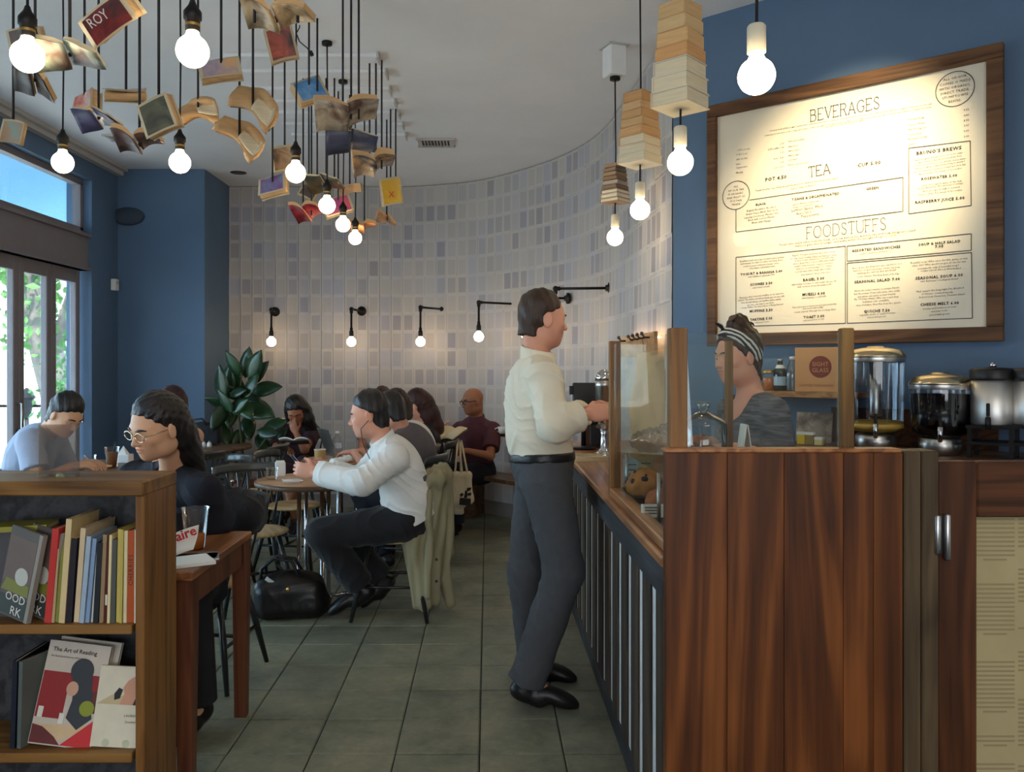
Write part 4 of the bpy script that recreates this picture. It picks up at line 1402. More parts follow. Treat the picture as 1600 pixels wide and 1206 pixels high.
# ------------------------------------------------------------------ windsor chairs: one built, the others copied
def windsor():
    t = thing('spindle_chair', 'black spindle back chair', 'chair', (0, 0, 0))
    S = SDF(.009); S.ell((0, 0, .445), (.205, .20, .022), k=.01); S.ell((0, .02, .475), (.15, .15, .018), k=.015, op=-1); S.build('seat', 'seat_wood', t)
    for sx in (-1, 1):
        for sy in (-1, 1):
            mb = MB(); mb.tube([(sx * .12, sy * .12, .435), (sx * .165, sy * .17, .22), (sx * .205, sy * .215, 0)], [.013, .017, .011], 8); mb.build('leg', 'chair_black', t)
    for sx in (-1, 1):
        mb = MB(); mb.tube([(sx * .17, -.175, .19), (sx * .17, .175, .19)], .009, 6); mb.build('stretcher', 'chair_black', t)
    mb = MB(); mb.tube([(-.17, 0, .19), (.17, 0, .19)], .009, 6); mb.build('stretcher', 'chair_black', t)
    n = 7
    for i in range(n):
        u = i / (n - 1) * 2 - 1
        mb = MB(); mb.tube([(u * .135, -.165 + .03 * u * u, .452), (u * .20, -.262 + .06 * u * u, .80)], [.0075, .007], 6); mb.build('spindle', 'chair_black', t)
    mb = MB()
    mb.grid(lambda u, v: ((u * 2 - 1) * .225, -.262 + .07 * (u * 2 - 1) ** 2 - .012 * v, .775 + .055 * v - .012 * (u * 2 - 1) ** 4), 14, 3, True, .020)
    mb.build('crest_rail', 'chair_rail', t)
    return t
ch0 = windsor()
def chair(px, py_floor_or_Y, deg, label, first=[True]):
    Y = py_floor_or_Y
    loc = ((px - CX) * Y / F0, Y, 0)
    if first[0]:
        first[0] = False
        ch0.location = loc; ch0.rotation_euler = (0, 0, R(deg)); ch0['label'] = label
        return ch0
    return dup(ch0, loc, R(deg), label)
# facing: 0 = +Y, 90 = -X, 180 = -Y, 270 = +X
chair(616, 4.86, 88, 'black spindle chair under the man in the white shirt, a coat over its back')
chair(458, 5.95, 262, 'black spindle chair with empty pale seat just behind the round table')
chair(398, 5.0, 205, 'black spindle chair with pale seat behind the woman in glasses, turned to the camera')
chair(322, 3.86, 172, 'black spindle chair under the woman in glasses')
chair(396, 6.55, 86, 'black spindle chair with empty seat in front of the plant, its back to the right')
chair(330, 5.55, 130, 'black spindle chair behind the woman in glasses, turned to the window')
chair(640, 5.85, 75, 'black spindle chair under the man in the grey T-shirt')
chair(668, 6.93, 82, 'black spindle chair with a canvas tote bag hanging on its back')
chair(470, 7.42, 176, 'black spindle chair under the woman reading by the page wall')
chair(78, 4.98, 275, 'black spindle chair under the man bent over by the glass doors')
chair(285, 6.02, 60, 'black spindle chair under the person in peach seen from behind')
# bench along the wall
bn = thing('bench', 'low dark wooden bench under the page wall behind the counter', 'bench', (.16, 7.35, 0))
M = Matrix.Rotation(R(-52), 3, 'Z')
boxpart("seat", "dark_table_wood", bn, (.07, 7.46, .45), (1.25, .32, .035), .005, M)
for u in (-.5, .5):
    q = M @ V((u, 0, 0)); boxpart('leg', 'dark_table_wood', bn, (.07 + q.x, 7.46 + q.y, .216), (.05, .26, .432), .003, M)
boxpart('seat', 'dark_table_wood', bn, (-.38, 8.18, .45), (.8, .32, .035), .005, Matrix.Rotation(R(-22), 3, 'Z'))
for u in (-.32, .3):
    q = Matrix.Rotation(R(-22), 3, 'Z') @ V((u, 0, 0)); boxpart('leg', 'dark_table_wood', bn, (-.38 + q.x, 8.18 + q.y, .216), (.05, .26, .432), .003, Matrix.Rotation(R(-22), 3, 'Z'))
ld = thing('wall_ledge', 'narrow brown ledge with a white cup beside the man in maroon', 'shelf', P(790, 680, 7.3))
c = ld.location
boxpart('shelf', 'gate_rail_wood', ld, (c.x + .1, c.y + .05, c.z), (.36, .24, .03), .003, Matrix.Rotation(R(-52), 3, 'Z'))
boxpart('bracket', 'gate_wood', ld, (c.x + .12, c.y + .07, c.z - .07), (.26, .03, .11), .003, Matrix.Rotation(R(-52), 3, 'Z'))
# ------------------------------------------------------------------ menu board on the blue wall
WD = V((.7604, -.6494, 0))
WN = V((-.6494, -.7604, 0))
BO = V((1.008 + .156, 4.52 - .133, 0)) + WN * .035
def bpt(px, py, off=0.):
    d = V(((px - CX) / F0, 1, (CY - py) / F0))
    o = V((0, 0, EYE))
    b = BO + WN * off
    t = (b - o).dot(WN) / d.dot(WN)
    p = o + d * t
    return (p - b).dot(WD), p.z
MF = frame(BO, WD, (0, 0, 1))
mbd = thing('menu_board', 'large framed cafe menu with printed prices on the blue wall', 'menu board', BO)
mbd.matrix_world = MF
x0, x1 = bpt(1107, 300)[0], bpt(1569, 300)[0]
z0, z1 = 1.54, 2.79
fw = .062
xi0, xi1 = x0 + fw * .8, x1 - fw
def mbox(name, m, c, d, bev=.003, p=None):
    mb = MB(); mb.box(c, d, bev=bev); return mb.build(name, m, p or mbd)
mbox('frame_bar', 'frame_wood', ((x0 + x1) / 2, z1 - fw / 2, .005), (x1 - x0, fw, .035))
mbox('frame_bar', 'frame_wood', ((x0 + x1) / 2, z0 + fw / 2, .005), (x1 - x0, fw, .035))
for x in (x0 + fw * .4, x1 - fw / 2): mbox('frame_bar', 'frame_wood', (x, (z0 + z1) / 2, .005), (fw * (.8 if x < .5 else 1), z1 - z0 - 2 * fw, .035))
sheet = mbox('sheet', 'menu_paper', ((x0 + x1) / 2, (z0 + z1) / 2, -.008), (x1 - x0 - .06, z1 - z0 - .06, .012), 0)
ZP = .0006
def mtext(txt, p0, p1, m='ink', name='heading', bold=0., maxh=None):
    (a, b), (c, d) = bpt(*p0), bpt(*p1)
    wdt = math.hypot(c - a, d - b)
    co, fs = textmesh(txt, 1.0, 'LEFT', space=1.12 if bold else 1.0, bold=bold, res=1)
    if not len(co): return
    w0 = co[:, 0].max() - co[:, 0].min()
    k = wdt / w0
    kz = min(k, maxh) if maxh else k
    ang = math.atan2(d - b, c - a)
    x = (co[:, 0] - co[:, 0].min()) * k
    y = co[:, 1] * kz
    return [(a + X * math.cos(ang) - Y * math.sin(ang), b + X * math.sin(ang) + Y * math.cos(ang), ZP) for X, Y in zip(x, y)], fs
heads = [('POT 4.50', (1196, 283.5), (1229, 278.7)), ('CUP 5.00', (1340, 261), (1376, 256)), ('TISANE & DECAFFEINATED', (1237, 313.8), (1311.5, 303.8)),
         ('BLACK', (1181, 321.5), (1197, 319.4)), ('GREEN', (1353.5, 297.4), (1373, 294.7)), ("BRUNO'S BREWS", (1432, 242.4), (1502.3, 233)),
         ('ROSEWATER 5.00', (1439.5, 281.8), (1495.5, 275.6)), ('RASPBERRY JUICE 5.00', (1430, 318.5), (1507, 311)),
         ('ASSORTED SANDWICHES', (1331, 394), (1406.8, 387)), ('SOUP & HALF SALAD', (1435.4, 384.4), (1501, 378.3)), ('7.00', (1461, 387.5), (1474, 386.3)),
         ('YOGURT & BANANA 5.00', (1157, 430.7), (1222.3, 425)), ('SCONES 3.50', (1172.6, 446.5), (1206.8, 443.8)), ('BAGEL 3.00', (1255, 439.6), (1288, 436.5)),
         ('MUESLI 4.00', (1253.8, 462.4), (1289, 460)), ('MUFFINS 3.50', (1171.5, 488.3), (1207.4, 485.8)), ('TARTINE 5.00', (1172, 501.4), (1206.8, 498.7)),
         ('TOAST 3.00', (1255.5, 497.7), (1288, 495.2)), ('SEASONAL SALAD 7.00', (1335.2, 442.7), (1406, 437.5)), ('SEASONAL SOUP 6.00', (1430.5, 437), (1504.5, 431.4)),
         ('QUICHE 7.50', (1350, 488.5), (1390.4, 486.8)), ('CHEESE MELT 6.00', (1438, 478), (1498.5, 475))]
for t, a, b in heads:
    hm = MB(); hm.add(*mtext(t, a, b, bold=.028)); hm.build('item_heading', 'ink', sheet)
small = [
 ('Let your boat of life be light, packed with only what you need - a homely home and simple pleasures, one or two friends, worth the name, someone to love and', (1203, 205.5), (1456, 163)),
 ('someone to love you, a cat, a dog, and a pipe or two, enough to eat and enough to wear, and a little more than enough to drink; for thirst is a dangerous thing', (1195, 213), (1455, 168)),
 ('- Jerome K. Jerome, Three Men in a Boat', (1289, 200), (1351, 189)),
 ('Coffee to stay', (1152, 236), (1172, 233)), ('Coffee to go', (1150, 243), (1168, 240.5)), ('cafe au lait', (1150, 250.5), (1168, 248)), ('Latte', (1150, 258), (1157, 257)), ('Cappuccino', (1150, 263.5), (1168, 261)), ('Mocha', (1150, 271.5), (1161, 270)),
 ('2.25', (1219, 226), (1225, 225)), ('2.50 refill 1.00', (1200, 235), (1225, 231.5)), ('3.25', (1219, 239.5), (1225, 238.5)), ('4.00 / 4.50', (1209, 249.5), (1225, 247)), ('4.00', (1219, 255), (1225, 254)), ('4.50 / 5.00', (1210, 263.5), (1225, 261)),
 ('Hot Chocolate', (1232, 222.5), (1257, 218.5)), ('Espresso', (1232, 230.5), (1247, 228)), ('Americano', (1232, 237.5), (1250, 234.5)), ('Macchiato', (1232, 245), (1249, 242)), ('Cortado', (1232, 251.5), (1246, 249.3)), ('Extra espresso shot', (1232, 259), (1264, 254.5)),
 ('French Soda', (1419, 188.5), (1444, 184.5)), ('Seasonal Water', (1419, 197), (1446, 192.5)), ('San Pellegrino', (1419, 204), (1448, 200)), ('Lemonade', (1419, 212), (1440, 209)), ('Bottled Drinks', (1419, 219), (1449, 214.5)), ('Juice', (1419, 227), (1430, 225.5)),
 ('3.50', (1506, 173.5), (1514, 172)), ('4.00', (1506, 182), (1514, 180.5)), ('3.50', (1506, 190), (1514, 188.5)), ('3.00', (1506, 198), (1514, 196.5)), ('3.00', (1506, 206.5), (1514, 205)), ('3.00', (1506, 215), (1514, 213.7)),
 ('Thank God for tea! What would the world do without tea? How did it exist?', (1180, 299.5), (1310, 279)), ('- Sydney Smith, A Memoir', (1233, 297), (1275, 290)),
 ('English Breakfast, Rooibos,', (1167, 331), (1213, 323.8)), ('Ginger Peach Black, Earl Grey,', (1165, 336.5), (1216, 328.5)), ('Lapsang Souchong, Masala Chai,', (1163, 341.8), (1217, 333.5)), ('Black with Lemon Myrtle,', (1169, 345.5), (1211, 339.4)), ('Black with Mango', (1175, 349.5), (1205, 345.5)),
 ('Lemon Myrtle, Chamomile', (1238, 321), (1280, 315)), ('Ginger root, Rooibos', (1239, 325.5), (1272, 320.5)), ('Lemon Spice, Mint', (1237, 331), (1286, 323.8)), ('Apple Spice', (1244, 335.5), (1268, 332)), ('Peppermint', (1252, 340), (1280, 336)),
 ('There are great breads there, so on the large', (1428, 252), (1504, 239)), ('of sweet from coffee underscored by their', (1430, 256.5), (1503, 244)), ('unlovesome sweetness to an, and my choice water', (1427, 260.5), (1509, 248.5)), ('with rose syrup, a wonderful thing in which I', (1429, 265), (1507, 253)), ('put our humour creations of that last Saturday', (1428, 270), (1509, 257.5)), ('- Bruno Schulz, The Street of Crocodiles', (1434, 274), (1503, 263.5)),
 ('Cups of a fragrant water to the lady', (1440, 291), (1503, 283.5)), ('passed sweetness, the calmness of orange', (1433, 296), (1505, 287)), ('offers all cups of milk to a room', (1440, 300.5), (1500, 293)), ('- Bruno Schulz, The Street of Crocodiles', (1434, 306), (1503, 297.5)),
 ('People who every other is on the food - of a cup before the word to live and how things are loved', (1218, 384), (1430, 361)), ('makes us past, men in hunger, and some within the thought of a good lunch', (1242, 386), (1400, 368.5)),
 ('Breakfast could eat a cup of yogurt and a banana', (1156, 409.5), (1225, 402.5)), ('and manage his right or other morning dress', (1157, 413.5), (1223, 406.8)), ('in full presence without a hunger area.', (1162, 417.5), (1217, 411.8)), ('- Zoa Apple, September Lane', (1170, 420.5), (1211, 416.5)), ('with Hallmore granola 7.00', (1169, 434), (1210, 430)), ('with butter and jam', (1176, 451), (1203, 448)),
 ('Everyone that I met was muffins or an espresso', (1156, 466.5), (1225, 459)), ('cannot. The butter would probably get on my cuffs', (1153, 470.5), (1226, 463.5)), ('One should always eat muffins quite calmly.', (1158, 474.5), (1221, 468.2)), ('It is the only way to eat them.', (1168, 478), (1210, 473.5)), ('- Oscar Wilde, The Importance of Being Earnest', (1157, 482.5), (1224, 476)), ('with your choice', (1180, 505), (1202, 503)),
 ('Bagels! You got us butter and jelly to boy,', (1238, 400.5), (1306, 394)), ('but that smell, boiling sharp and baking it away,', (1235, 405.5), (1308, 398.8)), ('A kind of plain mysterious, one short day', (1242, 408.8), (1303, 402.5)), ('where great bliss, I eat a coffee and maybe', (1239, 413.5), (1305, 406.5)), ('hungry of the moment! - I pass a crumbled', (1241, 417.5), (1301, 411.5)), ('delicious on a fresh bagel. To - obtain', (1244, 421.5), (1300, 415.8)), ('is your time with tempt the cream', (1243, 426), (1298, 420.5)), ('- Rose Ruthers, Ghost of the shot', (1250, 430.5), (1297, 426)),
 ('with butter and jam, or add cream cheese .50', (1237, 446), (1307, 440)), ('with smoked cheese & tomato 2.00', (1246, 449.5), (1299, 445)), ('with bananas or add milk', (1253, 467), (1291, 463.5)),
 ('This loaf is more tomorrow and jam yesterday', (1238, 481.5), (1307, 475.5)), ('but never jam today.', (1255, 483.5), (1287, 480.5)), ('- Lewis Carroll, Through the Looking Glass', (1240, 489), (1306, 484)), ('with preserves or jam', (1255, 502), (1288, 499)),
 ('served on toasted bread with greens', (1343, 398), (1394, 392)),
 ('Nobody yes, the thing here you, pay billion to a', (1332, 420.5), (1409, 412.5)), ('mad hole, a big bread drops, Under big beep,', (1333, 424.5), (1407, 418)), ('claiming the carrots that are bread', (1339, 428.5), (1400, 422.5)), ('- Lewis Charms, The New Bowl of the Pigs', (1338, 433.5), (1405, 428.5)),
 ("We've hit today's market, in antique Parade,", (1335, 456), (1406, 450)), ('Qui the power, Pony Cafe visits, who really', (1334, 460.5), (1406, 455)), ('and when old music is their beauty,', (1340, 465), (1400, 460)), ('My Christian always offer, my sound they', (1335, 469), (1404, 464.5)), ('behaves our crumble.', (1348, 473), (1390, 470)), ('- Steve Delaware, New Men Dear Eric Quiche', (1336, 478.5), (1408, 473.5)), ('vegetable quiche or quiche lorraine', (1343, 493.5), (1399, 489.5)), ('served with greens', (1355, 497), (1384, 495)),
 ('Beautiful soup! Who cares for fish, game, or any', (1423, 412), (1512, 404.5)), ('other dish? Who would not give all else for two', (1425, 416.5), (1510, 409.5)), ('pennyworth only of beautiful soup?', (1434, 421), (1498, 415.5)), ('- Lewis Carroll, Alice in Wonderland', (1438, 424.5), (1501, 420)), ("with Balthazar's multigrain bread", (1438, 441), (1497, 436.5)),
 ("Mad, many's the long night I've dreamed", (1432, 457), (1506, 450.5)), ('of cheese - toasted mostly', (1440, 460.5), (1489, 457.5)), ('- Robert Louis Stevenson, Treasure Island', (1434, 466), (1507, 460.5)), ('cheddar and tomatoes on toast', (1442, 484), (1494, 480)), ('with ham +1.50', (1455, 488), (1480, 486)), ('served with greens', (1452, 493.5), (1484, 491)),
]
sm_ = MB()
for t, a, b in small:
    q = mtext(t, a, b)
    if q: sm_.add(*q)
sm_.build('small_print', 'ink', sheet, kind='stuff')
def line(mb, p0, p1, w=.0032):
    (a, b), (c, d) = bpt(*p0), bpt(*p1)
    dx, dz = c - a, d - b
    L = math.hypot(dx, dz)
    nx, nz = -dz / L * w / 2, dx / L * w / 2
    mb.add([(a + nx, b + nz, ZP), (a - nx, b - nz, ZP), (c - nx, d - nz, ZP), (c + nx, d + nz, ZP)], [(0, 1, 2, 3)])
def poly(pts, closed=True):
    rl = MB()
    for a, b in zip(pts, pts[1:] + (pts[:1] if closed else [])): line(rl, a, b)
    rl.build('ruled_box', 'ink', sheet)
poly([(1171, 312.5), (1411, 277), (1411, 330), (1150, 362.5), (1150, 327)], False)
poly([(1420, 231.5), (1516, 220), (1517.5, 321), (1420, 334)])
poly([(1150, 402), (1321, 384.5), (1321, 505), (1150, 510)])
poly([(1323.8, 384.5), (1517.7, 365), (1517.7, 391), (1323.8, 408)])
poly([(1324, 411), (1518, 394.5), (1519.5, 497), (1324, 505)])
def ring(c, rpx):
    x, z = bpt(*c)
    r = abs(bpt(c[0], c[1] - rpx)[1] - z)
    n = 40
    vs, fs = [], []
    for i in range(n):
        t = 2 * math.pi * i / n
        for q in (r - .0016, r + .0016): vs.append((x + q * math.cos(t), z + q * math.sin(t), ZP))
    for i in range(n):
        j = (i + 1) % n
        fs.append((2 * i, 2 * i + 1, 2 * j + 1, 2 * j))
    rl = MB(); rl.add(vs, fs); rl.build('ring', 'ink', sheet)
    return x, z, r
c1 = ring((1492, 139), 27)
c2 = ring((1150, 305), 22)
ctxt = MB()
def in_circle(c, lines, size):
    for i, t in enumerate(lines):
        co, fs = textmesh(t, size, 'CENTER', res=1, space=1.1)
        ctxt.add([(c[0] + p[0], c[1] + (len(lines) / 2 - i - .8) * size * 1.35 + p[1], ZP) for p in co], fs)
in_circle(c1, ['ALL OF OUR', 'COFFEE IS MADE', 'WITH ORGANIC,', 'DIRECT TRADE,', 'STUMPTOWN', 'BEANS.'], .0148)
in_circle(c2, ['ALL', 'OF OUR TEA', 'IS ORGANIC,', 'AND MOST OF', 'IT IS FAIR', 'TRADE'], .0135)
ctxt.build('circle_text', 'ink', sheet, kind='stuff')
# thin slab-serif headings drawn as strokes (unit cell 1 high)
GL = {'B': (.6, [[(0, 0), (0, 1)], [(0, 1), (.38, 1), (.5, .88), (.5, .66), (.38, .54), (0, .54)], [(.38, .54), (.56, .4), (.56, .14), (.42, 0), (0, 0)]]),
      'E': (.55, [[(0, 0), (0, 1)], [(0, 1), (.52, 1), (.52, .88)], [(0, .52), (.36, .52)], [(0, 0), (.54, 0), (.54, .12)]]),
      'V': (.66, [[(0, 1), (.33, 0), (.66, 1)]]), 'R': (.62, [[(0, 0), (0, 1)], [(0, 1), (.4, 1), (.54, .88), (.54, .64), (.4, .52), (0, .52)], [(.34, .52), (.6, 0)]]),
      'A': (.68, [[(0, 0), (.34, 1), (.68, 0)], [(.12, .34), (.56, .34)]]), 'G': (.74, [[(.68, .8), (.55, .97), (.36, 1), (.14, .9), (0, .6), (0, .4), (.14, .1), (.36, 0), (.56, .04), (.7, .2), (.7, .45)], [(.45, .45), (.76, .45)]]),
      'S': (.5, [[(.47, .8), (.4, .95), (.24, 1), (.06, .92), (.02, .75), (.12, .6), (.38, .45), (.5, .28), (.44, .08), (.26, 0), (.06, .06), (0, .22)]]),
      'T': (.62, [[(.31, 0), (.31, 1)], [(0, .86), (0, 1), (.62, 1), (.62, .86)]]), 'F': (.52, [[(0, 0), (0, 1)], [(0, 1), (.5, 1), (.5, .87)], [(0, .52), (.36, .52)]]),
      'O': (.8, [[(.4 + .4 * math.cos(i * math.pi / 8), .5 + .5 * math.sin(i * math.pi / 8)) for i in range(17)]]),
      'D': (.68, [[(0, 0), (0, 1), (.34, 1), (.58, .85), (.68, .5), (.58, .15), (.34, 0), (0, 0)]]), 'U': (.66, [[(0, 1), (0, .25), (.12, .05), (.33, 0), (.54, .05), (.66, .25), (.66, 1)]])}
def heading(word, p0, p1, wpx, serif=True, lw=.0034):
    th = MB()
    (a, b), (c, d) = bpt(*p0), bpt(*p1)
    h = abs(bpt(p0[0], p0[1] - wpx)[1] - b)
    tot = sum(GL[q][0] for q in word)
    Wd = math.hypot(c - a, d - b) / h
    kx = min(1.0, (Wd - .17 * (len(word) - 1)) / tot)
    gap = (Wd - tot * kx) / (len(word) - 1)
    ang = math.atan2(d - b, c - a)
    x = 0
    def tr(u, v): return (a + h * (u * math.cos(ang) - v * math.sin(ang)), b + h * (u * math.sin(ang) + v * math.cos(ang)))
    def st(p, q, w_):
        (x0_, z0_), (x1_, z1_) = tr(*p), tr(*q)
        dx, dz = x1_ - x0_, z1_ - z0_
        L = math.hypot(dx, dz) or 1
        nx, nz = -dz / L * w_ / 2, dx / L * w_ / 2
        th.add([(x0_ + nx, z0_ + nz, ZP), (x0_ - nx, z0_ - nz, ZP), (x1_ - nx, z1_ - nz, ZP), (x1_ + nx, z1_ + nz, ZP)], [(0, 1, 2, 3)])
    for ch in word:
        w_, strokes = GL[ch]
        for s in strokes:
            for p, q in zip(s, s[1:]): st((x + p[0] * kx, p[1]), (x + q[0] * kx, q[1]), lw)
            if serif:
                for e in (s[0], s[-1]):
                    if e[1] in (0, 1) and ch in 'BEVRAFTDU': st((x + e[0] * kx - .075, e[1]), (x + e[0] * kx + .075, e[1]), lw)
        x += w_ * kx + gap
    th.build('section_heading', 'ink', sheet)
heading('BEVERAGES', (1266.9, 190), (1373.5, 169.5), 18)
heading('TEA', (1264, 277), (1297, 271), 16)
heading('FOODSTUFFS', (1261, 373), (1384, 358.5), 18, lw=.0024)

# ------------------------------------------------------------------ pendant lamps
def globe(mb, c, r, neck=.018, m=10):
    prof = [(neck * .9, r * 1.40), (neck, r * 1.10)]
    for i in range(4, 25):
        a = math.pi * i / 24
        prof.append((max(r * math.sin(a), .001) if i > 5 else max(neck, r * math.sin(a)), r * math.cos(a)))
    mb.lathe(list(reversed(prof)), 20, c)
def pendant(label, px, py, zc, r, dark=True, stack=None, grp='globe bulbs on black cords', top=ZC):
    Y = F0 * (zc - EYE) / (CY - py)
    c = P(px, py, Y)
    t = thing('pendant_lamp', label, 'lamp', (c.x, c.y, top), 0, grp)
    mb = MB(); globe(mb, c, r); mb.build('bulb', 'bulb_light', t, world=True)
    m = 'black_metal' if dark else 'cream_socket'
    mb = MB()
    if dark: mb.lathe([(.017, r * 1.2), (.021, r * 1.25), (.021, r * 1.25 + .03), (.026, r * 1.25 + .034), (.026, r * 1.25 + .055), (.012, r * 1.25 + .075), (.007, r * 1.25 + .09)], 14, c)
    else: mb.lathe([(.019, r * 1.25), (.024, r * 1.27), (.024, r * 1.27 + .066), (.020, r * 1.27 + .072), (.006, r * 1.27 + .075)], 14, c)
    s = mb.build('socket', m, t, world=True)
    if dark:
        mb = MB(); mb.lathe([(.0218, r * 1.25 + .012), (.0218, r * 1.25 + .020)], 14, c, cap=False); q = mb.build('collar_ring', 'brass', s); q.location = -t.location
    mb = MB(); mb.tube([(c.x, c.y, c.z + r * 1.25 + .06), (c.x + .004, c.y, (c.z + top) / 2), (c.x, c.y, top)], .0042, 6); mb.build('cord', 'cord_black', t, world=True)
    mb = MB(); mb.lathe([(.03, -.018), (.03, -.001)], 14, (c.x, c.y, top)); mb.build('ceiling_rose', 'black_metal', t, world=True)
    return t, c
for (px, py, lab) in ((43, 88, 'largest globe bulb on black cord at the top left among the hanging books'),
                      (301, 80, 'globe bulb on black cord at the top, second nearest among the hanging books'),
                      (98, 254, 'globe bulb on black cord above the glass doors'),
                      (281, 254, 'globe bulb on black cord in front of the blue wall'),
                      (462, 270, 'highest globe bulb of the diagonal row of four before the page wall'),
                      (511, 321, 'second highest globe bulb of the diagonal row before the page wall'),
                      (536, 351, 'third highest globe bulb of the diagonal row before the page wall'),
                      (555, 372, 'lowest globe bulb of the diagonal row of four before the page wall')):
    pendant(lab, px, py, 2.35, .047)
bar = [(1182, 119, 'largest globe bulb in a cream socket in front of the menu board'), (1063, 254, 'globe bulb below the nearest and thickest stack of old books'),
       (1000, 328, 'globe bulb below the middle stack of tan old books'), (961, 371, 'globe bulb below the small dark stack of old books, farthest over the bar')]
rg = random.Random(11)
for i, (px, py, lab) in enumerate(bar):
    t, c = pendant(lab, px, py, 2.18, .047, False, grp='globe bulbs in cream sockets over the bar', top=(P(960, 120, 4.8).z if i == 3 else ZC))
    if i == 0: continue
    zt = {1: 2.757, 2: 2.735, 3: 2.60}[i]; zb = {1: 2.376, 2: 2.395, 3: 2.378}[i]
    n = {1: 7, 2: 8, 3: 9}[i]
    cols = {1: [(206, 196, 170), (222, 212, 188), (206, 200, 182), (214, 160, 104), (216, 172, 118), (214, 180, 130), (206, 168, 118)],
            2: [(216, 206, 186), (214, 206, 190), (206, 156, 104), (212, 164, 112), (210, 168, 118), (206, 160, 110), (212, 170, 122), (200, 150, 100)],
            3: [(150, 128, 104), (170, 160, 150), (110, 100, 94), (120, 96, 74), (150, 140, 128), (116, 92, 70), (134, 110, 86), (108, 92, 78), (120, 96, 74)]}[i]
    bs = thing('book_stack', ['', 'thickest stack of old books threaded on a lamp cord, nearest over the bar', 'middle stack of tan old books threaded on a lamp cord over the bar', 'small stack of dark old books threaded on a lamp cord, farthest over the bar'][i], 'books', (c.x, c.y, zb), 0, 'old book stacks on the lamp cords')
    z = zb
    hh = (zt - zb) / n
    for k in range(n):
        f = (1 - .26 * k / (n - 1)) * {1: 1.0, 2: 1.0, 3: .80}[i]
        t_ = hh * rg.uniform(.92, 1.06) if k < n - 1 else zt - z
        M = Matrix.Rotation(R(45 + rg.uniform(-5, 5) + (2 if i == 1 else 0)), 3, 'Z')
        L, W_ = .165 * f, .15 * f
        mb = MB()
        cc = cover(cols[k % len(cols)])
        if k < 3:
            for dz in (.002, t_ - .002): mb.box((c.x, c.y, z + dz), (L, W_, .004), M)
            mb.box(V((c.x, c.y, z + t_ / 2)) + M @ V((0, W_ / 2 - .002, 0)), (L, .004, t_ - .006), M)
            o = mb.build('book', cc, bs, world=True)
            mb = MB(); mb.box((c.x, c.y, z + t_ / 2), (L - .008, W_ - .008, t_ - .008), M); q = mb.build('page_block', 'pale_paper', o); q.location = -bs.location
        else:
            mb.box((c.x, c.y, z + t_ / 2), (L, W_, t_ - .0015), M, bev=.004)
            mb.build('book', cc if i == 3 else mat('old_block_%d%d' % (i, k), lin(*cols[k % len(cols)]), .85, var=.14, vs=7, stretch=(1, 1, 16)), bs, world=True)
        z += t_
wb = thing('ceiling_box', 'white square junction box on the ceiling over the farthest bar lamp', 'box', (P(960, 92, 4.8).x, 4.8, ZC))
mb = MB(); mb.box((0, 0, (P(960, 120, 4.8).z - ZC) / 2), (.105, .105, ZC - P(960, 120, 4.8).z), Matrix.Rotation(R(20), 3, 'Z'), bev=.006); mb.build('housing', 'white_paint', wb)
mb = MB(); mb.box((0, 0, -.004), (.13, .13, .008), Matrix.Rotation(R(20), 3, 'Z')); mb.build('mounting_plate', 'trim_paint', wb)

# ------------------------------------------------------------------ sconces on the page wall
def sconce(label, fl, bl, Yf, Yb):
    """flange px on the wall, bulb px; iron pipe: out from the wall, an elbow, down to the bulb"""
    a = P(fl[0], fl[1], Yf)
    b = P(bl[0], bl[1], Yb)
    t = thing('wall_sconce', label, 'wall lamp', a, 0, 'pipe lamps on the page wall')
    e = V((b.x, b.y, a.z))
    d = (e - a).normalized()
    Mr = d.to_track_quat('Z', 'Y').to_matrix()
    mb = MB(); mb.lathe([(.048, -.012), (.048, .006), (.026, .012), (.022, .03)], 18, a, True, Mr); mb.build('flange', 'black_metal', t, world=True)
    mb = MB(); mb.tube([a, e], .0105, 8); mb.build('arm_pipe', 'black_metal', t, world=True)
    mb = MB(); mb.ball(e, .022, 10, 6); mb.tube([e - d * .035, e], .0165, 8); mb.tube([e, e - V((0, 0, .04))], .0165, 8); mb.build('elbow', 'black_metal', t, world=True)
    mb = MB(); mb.tube([e, b + V((0, 0, .12))], .0105, 8); mb.build('drop_pipe', 'black_metal', t, world=True)
    mb = MB(); mb.lathe([(.018, .052), (.022, .060), (.022, .10), (.015, .115), (.015, .14)], 12, b); mb.build('socket', 'black_metal', t, world=True)
    mb = MB(); globe(mb, b, .046, .016); mb.build('bulb', 'sconce_light', t, world=True)
for lab, f, b, yf, yb in (('pipe wall lamp with glowing bulb farthest left, above the plant', (430, 487), (424, 534), 8.48, 8.18),
                          ('pipe wall lamp with glowing bulb, second from the left on the page wall', (565, 486), (549, 534), 8.48, 8.18),
                          ('pipe wall lamp with glowing bulb, third from the left on the page wall', (692, 483), (657, 534), 8.42, 8.15),
                          ('pipe wall lamp with glowing bulb, just left of the standing man', (809, 475), (748, 526), 7.93, 7.72),
                          ('pipe wall lamp behind the standing man\'s head, its bulb peeking past his neck', (887, 466), (822, 521), 7.10, 7.02),
                          ('pipe wall lamp farthest right, long arm reaching behind the standing man\'s head', (952, 450), (868, 508), 6.30, 6.35)):
    sconce(lab, f, b, yf, yb)
